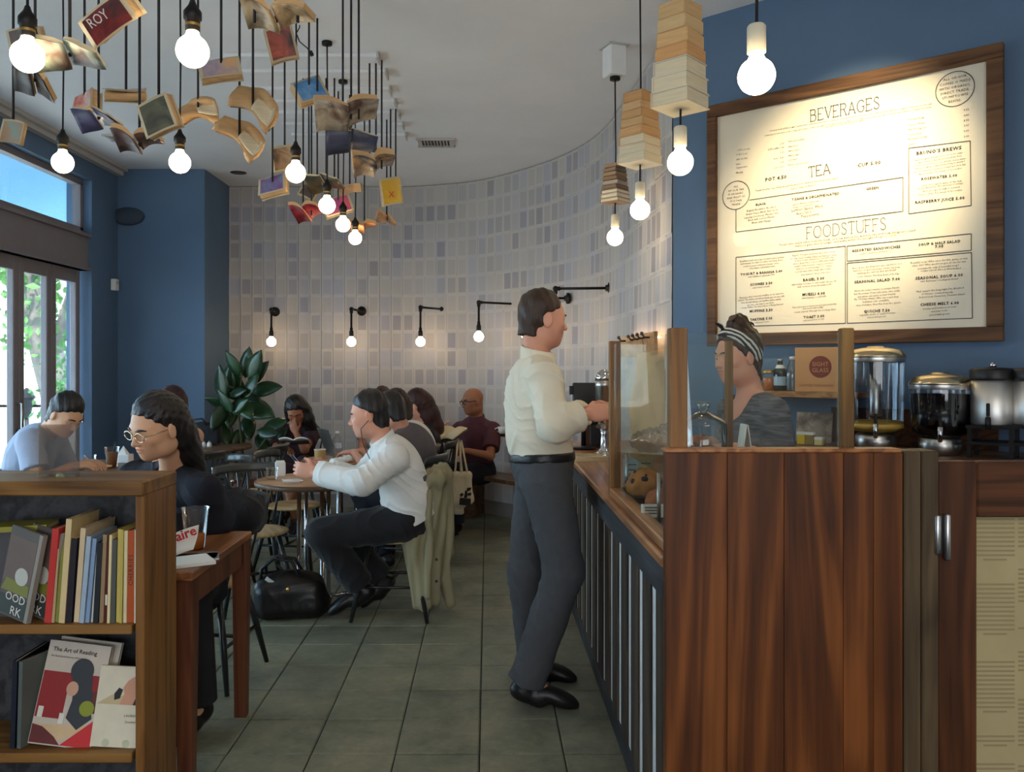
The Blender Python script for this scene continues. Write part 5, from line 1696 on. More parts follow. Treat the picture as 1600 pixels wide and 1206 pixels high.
# hook rail with a warm strip behind it
hr = thing('hook_rail', 'wooden hook rail lit from behind on the page wall right of the soda tower', 'rail', (.95, 5.1, 1.6))
def railpt(Y, off): 
    return V((.985 - off - (.028 if Y > 5.2 else .0), Y, 0))
mb = MB()
for ya, yb_ in ((4.6, 5.6),):
    a, b = railpt(ya, .045), railpt(yb_, .045)
    mb.add([(a.x - .02, a.y, 1.50), (b.x - .02, b.y, 1.50), (b.x - .02, b.y, 1.63), (a.x - .02, a.y, 1.63), (a.x, a.y, 1.50), (b.x, b.y, 1.50), (b.x, b.y, 1.63), (a.x, a.y, 1.63)],
           [(0, 1, 2, 3), (5, 4, 7, 6), (3, 2, 6, 7), (1, 0, 4, 5), (0, 3, 7, 4), (2, 1, 5, 6)])
mb.build('board', 'shelf_wood', hr, world=True)
mb = MB(); mb.tube([(.957, 4.65, 1.60), (.935, 5.5, 1.60)], .006, 6); mb.build('light_strip', 'strip_light', hr, world=True)
for y in (4.7, 4.85, 5.0, 5.15, 5.35):
    x = railpt(y, .07).x
    mb = MB(); mb.tube([(x, y, 1.60), (x - .03, y, 1.60), (x - .045, y, 1.62)], .006, 6); mb.ball((x - .045, y, 1.622), .011, 8, 6); mb.build('hook', 'steel_dark', hr, world=True)
# ------------------------------------------------------------------ the people
def person(label, J, s=1., female=False, skin='skin_fair', vs=.008, top=None, bottom=None, shoes=True, hair=None, brow='dark_hair', stubble=0., curl=(.5, .6), eyes=True, group=None, feet=True, lids=True, scoop=None, lips=(.92, .55, .52), lidz=.004):
    pe = J['pelvis']
    t = thing('person', label, 'person', (pe.x, pe.y, 0), 0, group)
    S, L, M = body(J, s, vs, female, curl=curl, lids=lids, feet=feet, lidz=lidz)
    H = J['H']
    S.build('body', skin, t, color=skin_tint(L, H, np.array(J['head']), J['hf'], J['hu'], lips, stubble))
    if eyes: face_parts(t, L, M, H, brow)
    Mt, lat, f, up = torso_M(J)
    if top:
        S = SDF(top.get('vs', vs))
        inf = top.get('infl', .012)
        hemp = top.get('hem')
        cl = [plane(-up, hemp)] if hemp is not None else None
        torso(S, J, s, inf, female, 'all' if top.get('long', True) else 'top', cl)
        sleeves(S, J, s, inf, top.get('sleeve', .5), ru=top.get('ru', .05), re=top.get('re', .044), rw=top.get('rw', .038)) if top.get('sleeve', .5) > 0 else None
        if scoop: 
            for q in scoop: S.ell(q[0], q[1], Mt, k=.006, op=-1)
        if top.get('blouse'):
            b = top['blouse']; S.ell(b[0], b[1], Mt, k=.04, clip=cl)
        S.disp = top.get('disp')
        if top.get('clipall'): S.clips.append(plane(-up, hemp))
        sh = S.build(top.get('name', 'shirt'), top['mat'], t)
        if top.get('cuff'):
            for q in top.get('cuffs', 'LR'):
                a, b = J['el' + q], J['wr' + q]
                e = a.lerp(b, top['sleeve'] - 1)
                d = (b - a).normalized()
                S2 = SDF(vs * .8)
                S2.cap(e - d * .07, e + d * .03, top['cuff'], top['cuff'] * .96, clip=[plane(d, e + d * .008), plane(-d, e - d * .055)])
                S2.build('cuff', top['mat'], sh)
        if top.get('collar'):
            S2 = SDF(min(vs, .006))
            n = J['neck']
            sk = J['head'] - V(J['hu']).normalized() * .16 * H - V(J['hf']).normalized() * .19 * H
            ax = (sk - n).normalized()
            tilt = (ax * 1.0 + f * .35).normalized()
            S2.cap(n - ax * .01, n + ax * .10, .082 * s, .066 * s, clip=[plane(tilt, n + ax * top.get('collar_h', .070)), plane(-tilt, n - ax * .002)])
            S2.cap(n - ax * .05, n + ax * .14, .064 * s, .057 * s, op=-1, k=.002)
            S2.ell(n + f * .085 + ax * .03, (.022, .06, .08), Mt, op=-1, k=.004)
            S2.build('collar', top.get('collar'), sh)
    if bottom:
        o = trousers(J, vs, s, bottom['mat'], t, bottom.get('waist'), bottom.get('hem', .97), bottom.get('disp'), bottom.get('rr', (.088, .070, .060)), bottom.get('infl', .010), bottom.get('name', 'trousers'))
        if bottom.get('belt'):
            S2 = SDF(min(vs, .006))
            w_ = bottom['waist']
            S2.ell(J['pelvis'] + up * .03, (.160 * s, .126 * s, .16 * s), Mt, infl=bottom.get('infl', .01) + .006, clip=[plane(up, w_ + up * .002), plane(-up, w_ - up * .036)])
            S2.build('belt', 'black_leather', t)
    if shoes and feet:
        for q in 'LR': shoe(J, q, t, s=s)
    if hair: hair(t, L, M, H, J)
    return t, L, M
def hair_short(m, thick=.05, hairline=.34, nape=-.30, temple=.09, top=.0, vs=.006, back=None, disp=True):
    def fn(t, L, M, H, J):
        S = SDF(vs)
        hair_cap(S, L, M, H, J['hf'], J['hu'], thick, hairline, nape, temple, top)
        if disp: S.disp = lambda X, Y, Z: .004 * np.sin(90 * X + 40 * Z) * np.sin(80 * Y - 30 * Z + 50 * X)
        S.build('hair', m, t)
    return fn
def hair_long(m, drop, thick=.07, hairline=.34, temple=.02, vs=.007, r0=.07, bun=None, side=.22):
    """drop = points the hair falls to behind the head"""
    def fn(t, L, M, H, J):
        S = SDF(vs)
        hair_cap(S, L, M, H, J['hf'], J['hu'], thick, hairline, -.42, temple, .02)
        for chain in drop:
            pts = [L(*q[:3]) if len(q) == 4 else q[0] for q in chain]
            rr = [q[-1] for q in chain]
            for i in range(len(pts) - 1): S.cap(pts[i], pts[i + 1], rr[i], rr[i + 1], k=.03)
        if bun: S.ell(L(*bun[:3]), (bun[3] * H,) * 3, M, k=.02)
        S.disp = lambda X, Y, Z: .0035 * np.sin(140 * X + 30 * np.sin(7 * Z)) * np.sin(110 * Y + 20 * np.sin(6 * Z))
        S.build('hair', m, t)
    return fn
def glasses(t, L, M, H, m='black_metal', r=.0035):
    g = MB()
    for sx in (-1, 1):
        pts = [L(sx * .145 + .105 * math.cos(a) * (1 if abs(math.cos(a)) > .5 else 1), .40 - .03 * abs(sx * .145 + .1 * math.cos(a)), .005 + .075 * math.sin(a)) for a in [2 * math.pi * i / 14 for i in range(15)]]
        g.tube(pts, r, 5)
        g.tube([L(sx * .25, .385, .03), L(sx * .34, .10, .03), L(sx * .345, -.10, .0)], r, 5)
    g.tube([L(-.045, .41, .02), L(0, .425, .03), L(.045, .41, .02)], r, 5)
    g.build('glasses', m, t, world=True)

# --- the customer standing at the counter
J = dict(H=.240, head=P(850, 499, 3.62), hf=V((.93, .28, -.10)), hu=V((.05, 0, 1)), neck=P(841, 568, 3.64), chest=P(836, 626, 3.63), belly=P(841, 678, 3.62), pelvis=P(847, 728, 3.62),
         shR=P(850, 590, 3.46), elR=P(866, 664, 3.36), wrR=P(917, 647, 3.42), shL=P(828, 590, 3.80), elL=P(876, 660, 3.90), wrL=P(918, 642, 3.68),
         hpR=P(853, 752, 3.53), knR=P(882, 892, 3.50), anR=P(822, 1068, 3.52), toR=P(888, 1096, 3.50), hpL=P(842, 752, 3.73), knL=P(822, 892, 3.78), anL=P(836, 1036, 3.84), toL=P(886, 1056, 3.80),
         hdR=V((1, .25, .12)), hnR=V((0, .9, -.5)), htR=V((.1, .2, 1)), hdL=V((1, -.1, .05)), hnL=V((0, -.9, -.5)), htL=V((.1, 0, 1)))
up = (J['neck'] - J['pelvis']).normalized()
W_ = J['pelvis'] + up * .058
d1 = folds(.0062, (.35, .1, 1), 60, 1.0)
t, L, M = person('man in white shirt and grey trousers standing at the bar counter', J, 1.0, skin='skin_fair', vs=.0055, lidz=-.008, stubble=.14, curl=(.55, .7),
       top=dict(mat='cream_shirt', clipall=True, infl=.017, sleeve=1.80, hem=W_ - up * .006, cuff=.049, collar='cream_shirt', disp=d1, ru=.056, re=.054, rw=.044, blouse=(J['belly'] - up * .02, (.158, .135, .10))),
       bottom=dict(mat='grey_trouser', waist=W_, hem=.99, belt=True, rr=(.094, .074, .066), infl=.012, disp=folds(.005, (.25, 0, 1), 40, 2)),
       hair=hair_short('brown_hair', .035, .31, -.33, .10, vs=.005), brow='brown_hair')

# --- the barista
J = dict(H=.222, head=P(1151, 557, 3.42), hf=V((-.93, -.30, -.12)), hu=V((0, 0, 1)), neck=P(1173, 620, 3.44), chest=P(1180, 678, 3.42), belly=P(1186, 735, 3.43), pelvis=P(1190, 800, 3.46),
         shL=P(1206, 645, 3.27), elL=P(1222, 718, 3.24), wrL=P(1148, 700, 3.16), shR=P(1146, 645, 3.58), elR=P(1142, 716, 3.62), wrR=P(1112, 690, 3.42),
         hpL=P(1198, 815, 3.38), knL=V((1.12, 3.34, .50)), anL=V((1.13, 3.40, .09)), toL=V((1.0, 3.36, .03)), hpR=P(1178, 815, 3.54), knR=V((1.09, 3.52, .50)), anR=V((1.10, 3.58, .09)), toR=V((.97, 3.54, .03)),
         hdL=V((-1, .1, .0)), hnL=V((0, .2, -1)), htL=V((0, .7, .4)), hdR=V((-1, -.1, 0)), hnR=V((0, -.3, -1)), htR=V((0, -.7, .4)))
Mt, lat, f, up = torso_M(J)
def barista_hair(t, L, M, H, J):
    S = SDF(.0055)
    hair_cap(S, L, M, H, J['hf'], J['hu'], .06, .40, -.40, -.05, .02)
    S.ell(L(0, -.10, .60), (.20 * H, .21 * H, .19 * H), M, k=.02)
    S.cap(L(.1, -.30, .66), L(.12, -.44, .40), .022 * H, .008 * H, k=.01); S.cap(L(-.12, -.02, .74), L(-.16, .14, .66), .02 * H, .006 * H, k=.01); S.cap(L(0, -.34, .62), L(0, -.46, .52), .03 * H, .01 * H, k=.01)
    S.disp = lambda X, Y, Z: .004 * np.sin(150 * X) * np.sin(120 * Z + 60 * Y)
    S.build('hair', 'brown_hair', t)
    S = SDF(.0055)
    fu = (V(J['hu']) * .70 - V(J['hf']) * .71).normalized()
    c = L(0, -.04, .24)
    S.ell(L(0, -.06, .145), (.410 * H, .490 * H, .460 * H), M, clip=[plane(fu, c + fu * .10 * H), plane(-fu, c - fu * .11 * H)])
    S.cap(L(.02, .25, .60), L(.06, .32, .66), .05 * H, .03 * H, k=.02)
    S.build('headband', band_mat(), t)
def band_mat():
    m, N, L, out = newmat('striped_band')
    b = N.new('ShaderNodeBsdfPrincipled'); L.new(b.outputs[0], out.inputs[0]); b.inputs['Roughness'].default_value = .85
    wv = N.new('ShaderNodeTexWave'); wv.inputs['Scale'].default_value = 22; wv.inputs['Distortion'].default_value = 3; wv.inputs['Detail'].default_value = 2
    wv.bands_direction = 'DIAGONAL'
    L.new(coords(N, L, (1, .6, 1), False), wv.inputs['Vector'])
    L.new(ramp(N, L, wv.outputs['Fac'], [(.45, lin(26, 26, 28)), (.55, lin(214, 210, 200))]), b.inputs['Base Color'])
    return m
t, L, M = person('woman barista in marled grey top and striped headband behind the pastry case', J, .9, True, 'skin_fair', .0058, curl=(.4, .5),
       top=dict(mat='marl_shirt', infl=.013, sleeve=1.62, hem=J['pelvis'] - up * .06, disp=folds(.003, (.2, .2, 1), 40, 3), ru=.056, re=.05, rw=.042),
       scoop=[(J['neck'] + f * .07 - up * .01, (.098, .115, .082)), (J['neck'] + up * .03, (.105, .085, .062))],
       bottom=dict(mat='black_cloth', waist=J['pelvis'] + up * .03), hair=barista_hair, brow='brown_hair')

# --- the woman with glasses at the reading table
J = dict(H=.246, head=P(243, 668, 3.28), hf=V((-.54, -.78, -.32)), hu=V((-.05, -.25, 1)), neck=P(272, 733, 3.44), chest=P(285, 800, 3.56), belly=P(296, 860, 3.66), pelvis=P(303, 908, 3.76),
         shL=P(320, 768, 3.36), elL=P(336, 815, 3.44), wrL=P(258, 826, 3.34), shR=P(216, 748, 3.58), elR=P(176, 826, 3.46), wrR=P(222, 838, 3.22),
         hpL=P(312, 910, 3.70), knL=V((-1.16, 3.26, .55)), anL=V((-1.14, 3.30, .09)), toL=V((-1.18, 3.13, .03)), hpR=P(286, 908, 3.80), knR=V((-1.42, 3.34, .55)), anR=V((-1.44, 3.38, .09)), toR=V((-1.50, 3.22, .03)),
         hdL=V((-1, -.1, -.05)), hnL=V((0, 0, -1)), htL=V((0, -1, 0)), hdR=V((1, -.5, -.1)), hnR=V((0, 0, -1)), htR=V((0, 1, 0)))
Mt, lat, f, up = torso_M(J)
t, L, M = person('woman in glasses and black jacket looking down at the reading table', J, .93, True, 'skin_asian', .0058,
       top=dict(mat='navy_cloth', infl=.020, sleeve=1.95, disp=folds(.007, (.5, 0, 1), 40, 5), ru=.060, re=.054, rw=.044, name='jacket'),
       scoop=[(J['neck'] + f * .10 - up * .03, (.060, .10, .085))], bottom=dict(mat='dark_trouser'), lidz=-.012,
       hair=hair_long('dark_hair', [[(0, -.30, .08, .075), (.02, -.42, -.25, .062), (.04, -.48, -.62, .056), (.02, -.55, -.95, .045)]], .048, .41, .02, .0058, side=.2))
glasses(t, L, M, J['H'], 'warm_steel', .0022)

# --- the man bent over by the glass doors
J = dict(H=.236, head=P(103, 650, 4.90), hf=V((.80, -.30, -.55)), hu=V((.50, -.1, .85)), neck=P(70, 678, 4.98), chest=P(48, 712, 5.0), belly=P(36, 752, 5.02), pelvis=P(32, 795, 5.04),
         shR=P(46, 690, 4.80), elR=P(60, 752, 4.72), wrR=P(112, 728, 4.92), shL=P(84, 686, 5.16), elL=P(110, 745, 5.30), wrL=P(132, 722, 5.22),
         hpR=P(38, 795, 4.95), knR=V((-2.40, 5.0, .54)), anR=V((-2.46, 4.98, .09)), toR=V((-2.32, 4.98, .03)), hpL=P(40, 795, 5.13), knL=V((-2.44, 5.2, .54)), anL=V((-2.48, 5.2, .09)), toL=V((-2.34, 5.2, .03)),
         hdR=V((1, .2, .1)), hnR=V((0, .3, -1)), htR=V((0, 1, .2)), hdL=V((1, -.1, 0)), hnL=V((0, 0, -1)), htL=V((0, -1, .2)))
person('man with short black hair in pale T-shirt bent over by the glass doors', J, 1.0, False, 'skin_asian', .007, top=dict(mat='pale_blue_shirt', infl=.016, sleeve=.72, disp=folds(.004, (1, 0, .4), 30, 1), ru=.056),
       bottom=dict(mat='navy_cloth'), hair=hair_short('dark_hair', .055, .34, -.34, .09, .05, .006))

# --- the person in peach, seen from behind
J = dict(H=.232, head=P(268, 633, 6.0), hf=V((-.72, .62, -.1)), hu=V((0, 0, 1)), neck=P(282, 670, 5.98), chest=P(283, 706, 5.98), belly=P(286, 742, 6.0), pelvis=P(288, 780, 6.02),
         shR=P(304, 682, 6.12), elR=P(296, 735, 6.3), wrR=P(250, 728, 6.3), shL=P(268, 682, 5.84), elL=P(240, 735, 5.8), wrL=P(215, 727, 5.9),
         hpR=P(292, 785, 6.1), knR=V((-2.42, 6.3, .53)), anR=V((-2.38, 6.3, .09)), toR=V((-2.5, 6.36, .03)), hpL=P(280, 785, 5.94), knL=V((-2.5, 6.1, .53)), anL=V((-2.46, 6.1, .09)), toL=V((-2.6, 6.14, .03)))
person('person with brown hair and peach top sitting with back turned before the blue wall', J, .92, True, 'skin_fair', .009, top=dict(mat='peach_top', infl=.012, sleeve=.4), bottom=dict(mat='dark_trouser'), eyes=False,
       hair=hair_long('auburn_hair', [[(0, -.36, .05, .075), (0, -.46, -.3, .06)]], .08, .3, 0, .008))

# --- the man in the white shirt at the round table
J = dict(H=.248, head=P(575, 649, 4.70), hf=V((-.97, -.05, -.17)), hu=V((-.12, 0, 1)), neck=P(601, 698, 4.72), chest=P(624, 735, 4.73), belly=P(638, 775, 4.75), pelvis=P(642, 806, 4.78),
         shL=P(616, 716, 4.53), elL=P(566, 754, 4.42), wrL=P(492, 739, 4.60), shR=P(598, 708, 4.92), elR=P(562, 750, 4.98), wrR=P(512, 731, 4.82),
         hpL=P(632, 816, 4.68), knL=P(503, 834, 4.62), anL=P(566, 918, 4.74), toL=P(523, 951, 4.72), hpR=P(636, 812, 4.88), knR=P(522, 828, 4.90), anR=P(598, 905, 4.98), toR=P(572, 938, 4.95),
         hdL=V((-1, .1, .22)), hnL=V((0, 1, 0)), htL=V((.1, .3, 1)), hdR=V((-1, -.3, .1)), hnR=V((0, -1, -.2)), htR=V((0, 0, 1)))
Mt, lat, f, up = torso_M(J)
t, L, M = person('man in white shirt sitting at the round table with a phone', J, 1.04, False, 'skin_fair', .006, lidz=-.012, stubble=.16, curl=(.6, .7),
       top=dict(mat='white_shirt', clipall=True, infl=.020, sleeve=1.90, hem=J['pelvis'] - up * .01, cuff=.044, collar='white_shirt', disp=folds(.0065, (.6, .1, 1), 56, 2), ru=.056, re=.052, rw=.044, blouse=(J['belly'], (.175, .155, .13))),
       bottom=dict(mat='black_cloth', waist=J['pelvis'] + up * .05, hem=.95, rr=(.098, .078, .068), disp=folds(.006, (1, 0, .3), 36, 1)), hair=hair_short('dark_hair', .05, .36, -.33, .11, .03, .0058))
mb = MB(); mb.tube([L(-.40, -.03, -.10), L(-.30, .18, -.26), L(-.24, .20, -.55), P(572, 704, 4.57), P(580, 722, 4.54), P(590, 738, 4.52)], .0022, 5); mb.build('earphone_wire', 'cord_black', t, world=True)

# --- the man in the grey T-shirt, from behind
J = dict(H=.240, head=P(610, 644, 5.72), hf=V((-.78, .55, -.35)), hu=V((-.25, .15, 1)), neck=P(634, 678, 5.74), chest=P(648, 708, 5.76), belly=P(661, 745, 5.80), pelvis=P(666, 780, 5.84),
         shR=P(660, 694, 5.96), elR=P(618, 745, 6.2), wrR=P(566, 704, 6.36), shL=P(618, 694, 5.58), elL=P(580, 745, 5.7), wrL=P(553, 706, 6.1),
         hpR=P(664, 785, 5.95), knR=V((-.86, 6.2, .53)), anR=V((-.80, 6.2, .09)), toR=V((-.94, 6.25, .03)), hpL=P(652, 785, 5.75), knL=V((-.9, 5.98, .53)), anL=V((-.72, 5.9, .09)), toL=V((-.86, 5.96, .03)),
         hdR=V((-1, .1, -.1)), hnR=V((0, 0, -1)), htR=V((0, -1, 0)), hdL=V((-1, .3, -.1)), hnL=V((0, 0, -1)), htL=V((0, 1, 0)))
person('man in grey T-shirt sitting behind the white shirted man, back turned, at a laptop', J, 1.03, False, 'skin_fair', .008, top=dict(mat='grey_shirt', infl=.020, sleeve=.62, disp=folds(.004, (.4, 0, 1), 30, 4), ru=.056),
       bottom=dict(mat='navy_cloth'), hair=hair_short('dark_hair', .06, .3, -.35, .08, .03, .007))

# --- the woman in the white blouse half hidden behind him
J = dict(H=.230, head=P(616, 634, 6.42), hf=V((-.93, .15, -.1)), hu=V((0, 0, 1)), neck=P(634, 668, 6.42), chest=P(654, 696, 6.42), belly=P(662, 732, 6.42), pelvis=P(664, 762, 6.45),
         shL=P(650, 680, 6.24), elL=P(628, 722, 6.2), wrL=P(600, 715, 6.3), shR=P(642, 680, 6.58), elR=P(622, 722, 6.7), wrR=P(596, 714, 6.6),
         hpL=P(656, 765, 6.37), knL=V((-.92, 6.4, .53)), anL=V((-.86, 6.4, .09)), toL=V((-1.0, 6.42, .03)), hpR=P(656, 765, 6.53), knR=V((-.92, 6.6, .53)), anR=V((-.86, 6.6, .09)), toR=V((-1.0, 6.62, .03)))
person('brown haired woman in white blouse half hidden behind the man in grey', J, .93, True, 'skin_fair', .009, top=dict(mat='white_shirt', infl=.022, sleeve=1.6), bottom=dict(mat='dark_trouser'), eyes=False,
       hair=hair_long('brown_hair', [[(0, -.34, .0, .07), (.0, -.40, -.35, .05)]], .06, .3, 0, .008))
chair(634, 6.47, 86, 'black spindle chair under the half hidden woman in white blouse')

# --- the dark haired woman in the black tank top
J = dict(H=.236, head=P(649, 633, 7.0), hf=V((-.97, .05, -.08)), hu=V((-.05, 0, 1)), neck=P(660, 668, 7.0), chest=P(670, 696, 7.0), belly=P(680, 730, 7.0), pelvis=P(684, 756, 7.02),
         shL=P(668, 684, 6.83), elL=P(652, 722, 6.76), wrL=P(628, 712, 6.9), shR=P(660, 681, 7.17), elR=P(678, 712, 7.3), wrR=P(690, 676, 7.3),
         hpL=P(686, 758, 6.94), knL=V((-.72, 6.94, .53)), anL=V((-.66, 6.94, .09)), toL=V((-.8, 6.95, .03)), hpR=P(686, 758, 7.1), knR=V((-.72, 7.14, .53)), anR=V((-.66, 7.14, .09)), toR=V((-.8, 7.15, .03)))
person('woman with long dark hair and black tank top sitting in profile', J, .93, True, 'skin_fair', .008, top=dict(mat='black_cloth', infl=.012, sleeve=0), scoop=[(J['shL'] + V((0, -.03, .01)), (.06, .075, .07)), (J['shR'] + V((0, .03, .01)), (.06, .075, .07))],
       bottom=dict(mat='navy_cloth'), hair=hair_long('auburn_hair', [[(0, -.34, .05, .085), (.08, -.46, -.4, .085), (.12, -.62, -.85, .075), (.12, -.72, -1.15, .045)], [(.28, -.18, -.05, .05), (.30, -.22, -.5, .055), (.3, -.40, -.9, .05)]], .085, .34, .02, .008))

# --- the person facing us, only forehead in view
J = dict(H=.235, head=P(597, 625, 7.85), hf=V((.1, -.97, -.15)), hu=V((0, 0, 1)), neck=P(598, 655, 7.9), chest=P(598, 682, 7.92), belly=P(598, 712, 7.95), pelvis=P(598, 735, 8.0),
         shL=P(626, 668, 7.92), elL=P(632, 705, 7.8), wrL=P(610, 710, 7.6), shR=P(570, 668, 7.92), elR=P(564, 705, 7.8), wrR=P(588, 710, 7.6),
         hpL=P(612, 738, 7.95), knL=V((-.84, 7.5, .53)), anL=V((-.84, 7.55, .09)), toL=V((-.84, 7.40, .03)), hpR=P(584, 738, 7.95), knR=V((-1.14, 7.5, .53)), anR=V((-1.14, 7.55, .09)), toR=V((-1.14, 7.4, .03)))
person('person facing the camera with only forehead and hairline showing above the others', J, .95, True, 'skin_fair', .009, top=dict(mat='white_shirt', infl=.012, sleeve=.5), bottom=dict(mat='dark_trouser'), hair=hair_short('auburn_hair', .04, .30, -.3, .0, 0, .008))
chair(598, 8.02, 180, 'black spindle chair under the person of whom only the forehead shows')

# --- the man in the maroon polo on the bench
J = dict(H=.240, head=P(738, 627, 7.45), hf=V((-.86, -.48, -.14)), hu=V((-.05, 0, 1)), neck=P(744, 657, 7.5), chest=P(743, 684, 7.52), belly=P(744, 712, 7.55), pelvis=P(746, 733, 7.58),
         shL=P(770, 672, 7.38), elL=P(766, 712, 7.2), wrL=P(728, 704, 7.08), shR=P(719, 671, 7.66), elR=P(712, 706, 7.5), wrR=P(706, 692, 7.18),
         hpL=P(758, 738, 7.52), knL=V((-.26, 7.08, .52)), anL=V((-.27, 7.12, .09)), toL=V((-.34, 6.99, .03)), hpR=P(736, 738, 7.64), knR=V((-.46, 7.26, .52)), anR=V((-.48, 7.3, .09)), toR=V((-.56, 7.18, .03)),
         hdL=V((-1, -.2, 0)), hnL=V((0, 0, 1)), htL=V((0, -1, 0)), hdR=V((-.6, -.6, .2)), hnR=V((0, 0, 1)), htR=V((.6, 0, .2)))
t, L, M = person('bald man with glasses in maroon polo shirt reading on the bench', J, 1.0, False, 'skin_brown', .0072, lidz=-.006, stubble=.15, top=dict(mat='maroon_shirt', infl=.016, sleeve=.75, disp=folds(.003, (.2, 0, 1), 30, 4), ru=.056, collar='maroon_shirt', collar_h=.040), bottom=dict(mat='navy_cloth'))
glasses(t, L, M, J['H'], 'black_metal', .003)
mb = MB(); mb.tube([J['neck'] + V((-.055, -.045, .012)), J['neck'] + V((-.03, -.078, -.02)), J['neck'] + V((-.005, -.082, -.012)), J['neck'] + V((.05, -.05, .02))], .005, 6); mb.build('collar_stripe', 'white_shirt', t, world=True)

# --- the woman reading by the page wall
J = dict(H=.236, head=P(463, 642, 7.32), hf=V((.05, -.80, -.62)), hu=V((-.08, -.60, .80)), neck=P(463, 668, 7.52), chest=P(464, 692, 7.58), belly=P(464, 718, 7.6), pelvis=P(463, 738, 7.62),
         shL=P(490, 676, 7.50), elL=P(476, 702, 7.18), wrL=P(462, 676, 7.18), shR=P(437, 678, 7.52), elR=P(430, 708, 7.36), wrR=P(446, 700, 7.1),
         hpL=P(474, 740, 7.58), knL=V((-1.56, 7.08, .60)), anL=V((-1.72, 7.14, .22)), toL=V((-1.78, 7.02, .12)), hpR=P(452, 740, 7.58), knR=V((-1.72, 7.10, .53)), anR=V((-1.66, 7.16, .09)), toR=V((-1.66, 7.02, .03)),
         hdL=V((-.3, -.1, .9)), hnL=V((.2, 1, 0)), htL=V((1, 0, .2)), hdR=V((.5, -.6, -.1)), hnR=V((0, 0, -1)), htR=V((1, 0, 0)))
Mt, lat, f, up = torso_M(J)
person('dark haired woman in plum dress reading with chin on hand by the page wall', J, .93, True, 'skin_brown', .0075, lidz=-.03, top=dict(mat='plum_dress', infl=.014, sleeve=.6, name='dress', ru=.056), bottom=dict(mat='plum_dress', hem=.02, name='dress_skirt', rr=(.09, .076, .08)),
       hair=hair_long('dark_hair', [[(0, -.34, .1, .075), (-.12, -.36, -.35, .075), (-.25, -.25, -.8, .06)], [(-.30, -.05, .1, .05), (-.36, .08, -.35, .055), (-.38, .05, -.85, .05), (-.38, -.05, -1.2, .03)], [(.30, -.08, .0, .04), (.33, -.05, -.35, .04)]], .075, .34, .03, .0075), lids=True)
# ------------------------------------------------------------------ ceiling: boards that carry the rods, vents
for i, (pe_, py_) in enumerate(((590, 82), (603, 107), (609, 134), (617, 154), (623, 172), (629, 190), (634, 207))):
    Y = F0 * (ZC - EYE) / (CY - py_)
    b = thing('ceiling_board', 'white board on the ceiling carrying rods, %s from the camera' % ('nearest', 'second', 'third', 'fourth', 'fifth', 'sixth', 'farthest')[i], 'board', (-1.0, Y, ZC), 0, 'boards under the ceiling')
    xe = (pe_ - CX) * Y / F0
    mb = MB(); mb.box(((xe - 1.55) / 2 + 1.0, .06, -.011), (xe + 1.55, .11, .022), bev=.002); mb.build('plank', 'ceiling_paint', b)
    mb = MB(); mb.box((xe + 1.0, .05, -.018), (.012, .13, .034)); mb.build('end_cap', 'trim_paint', b)
def vent(label, px, py, w, d, rz=0):
    Y = F0 * (ZC - EYE) / (CY - py)
    t = thing('ceiling_vent', label, 'vent', ((px - CX) * Y / F0, Y, ZC), R(rz))
    mb = MB()
    for (x, y, a, b) in ((0, d / 2, w + .05, .03), (0, -d / 2, w + .05, .03), (w / 2, 0, .03, d), (-w / 2, 0, .03, d)): mb.box((x, y, -.007), (a, b, .014))
    mb.build('vent_frame', 'trim_paint', t)
    mb = MB(); mb.box((0, 0, -.001), (w, d, .002)); mb.build('duct_shade_sheet', 'black_plastic', t)  # black sheet stands in for the darkness inside the duct
    n = int(w / .024)
    sm = MB(); sm.box((0, 0, 0), (.004, d - .02, .012), Matrix.Rotation(R(35), 3, 'Y')); me = sm.mesh('slat', 'trim_paint')
    for k in range(n):
        o = link('slat', me, t); o.location = (-w / 2 + (k + .5) * w / n, 0, -.009)
vent('white slatted air vent on the ceiling near the curved page wall', 681, 222, .26, .22)
vent('white slatted air vent on the ceiling near the glass doors', 205, 214, .34, .16)
mb = MB(); mb.lathe([(.05, -.006), (.075, -.004), (.075, 0)], 20, (P(376, 272, 7.97).x, 7.9, ZC)); o = mb.build('recessed_light', 'steel_dark'); tag(o, 'small round recessed light in the ceiling at the corner of the blue wall', 'ceiling light')
wr = thing('loose_wire', 'thin loose black wire dangling from the ceiling among the rods', 'wire', P(470, 45, 4.5))
c = wr.location
mb = MB(); mb.tube([P(468, 30, 4.5) + V((0, 0, .06)), P(468, 43, 4.5), P(463, 52, 4.48), P(468, 65, 4.46), P(480, 75, 4.44), P(487, 84, 4.42)], .0035, 6); mb.build('cable', 'cord_black', wr, world=True)
mb = MB(); mb.tube([P(485, 80, 4.42), P(488, 87, 4.42)], .010, 8); mb.build('plug', 'black_plastic', wr, world=True)

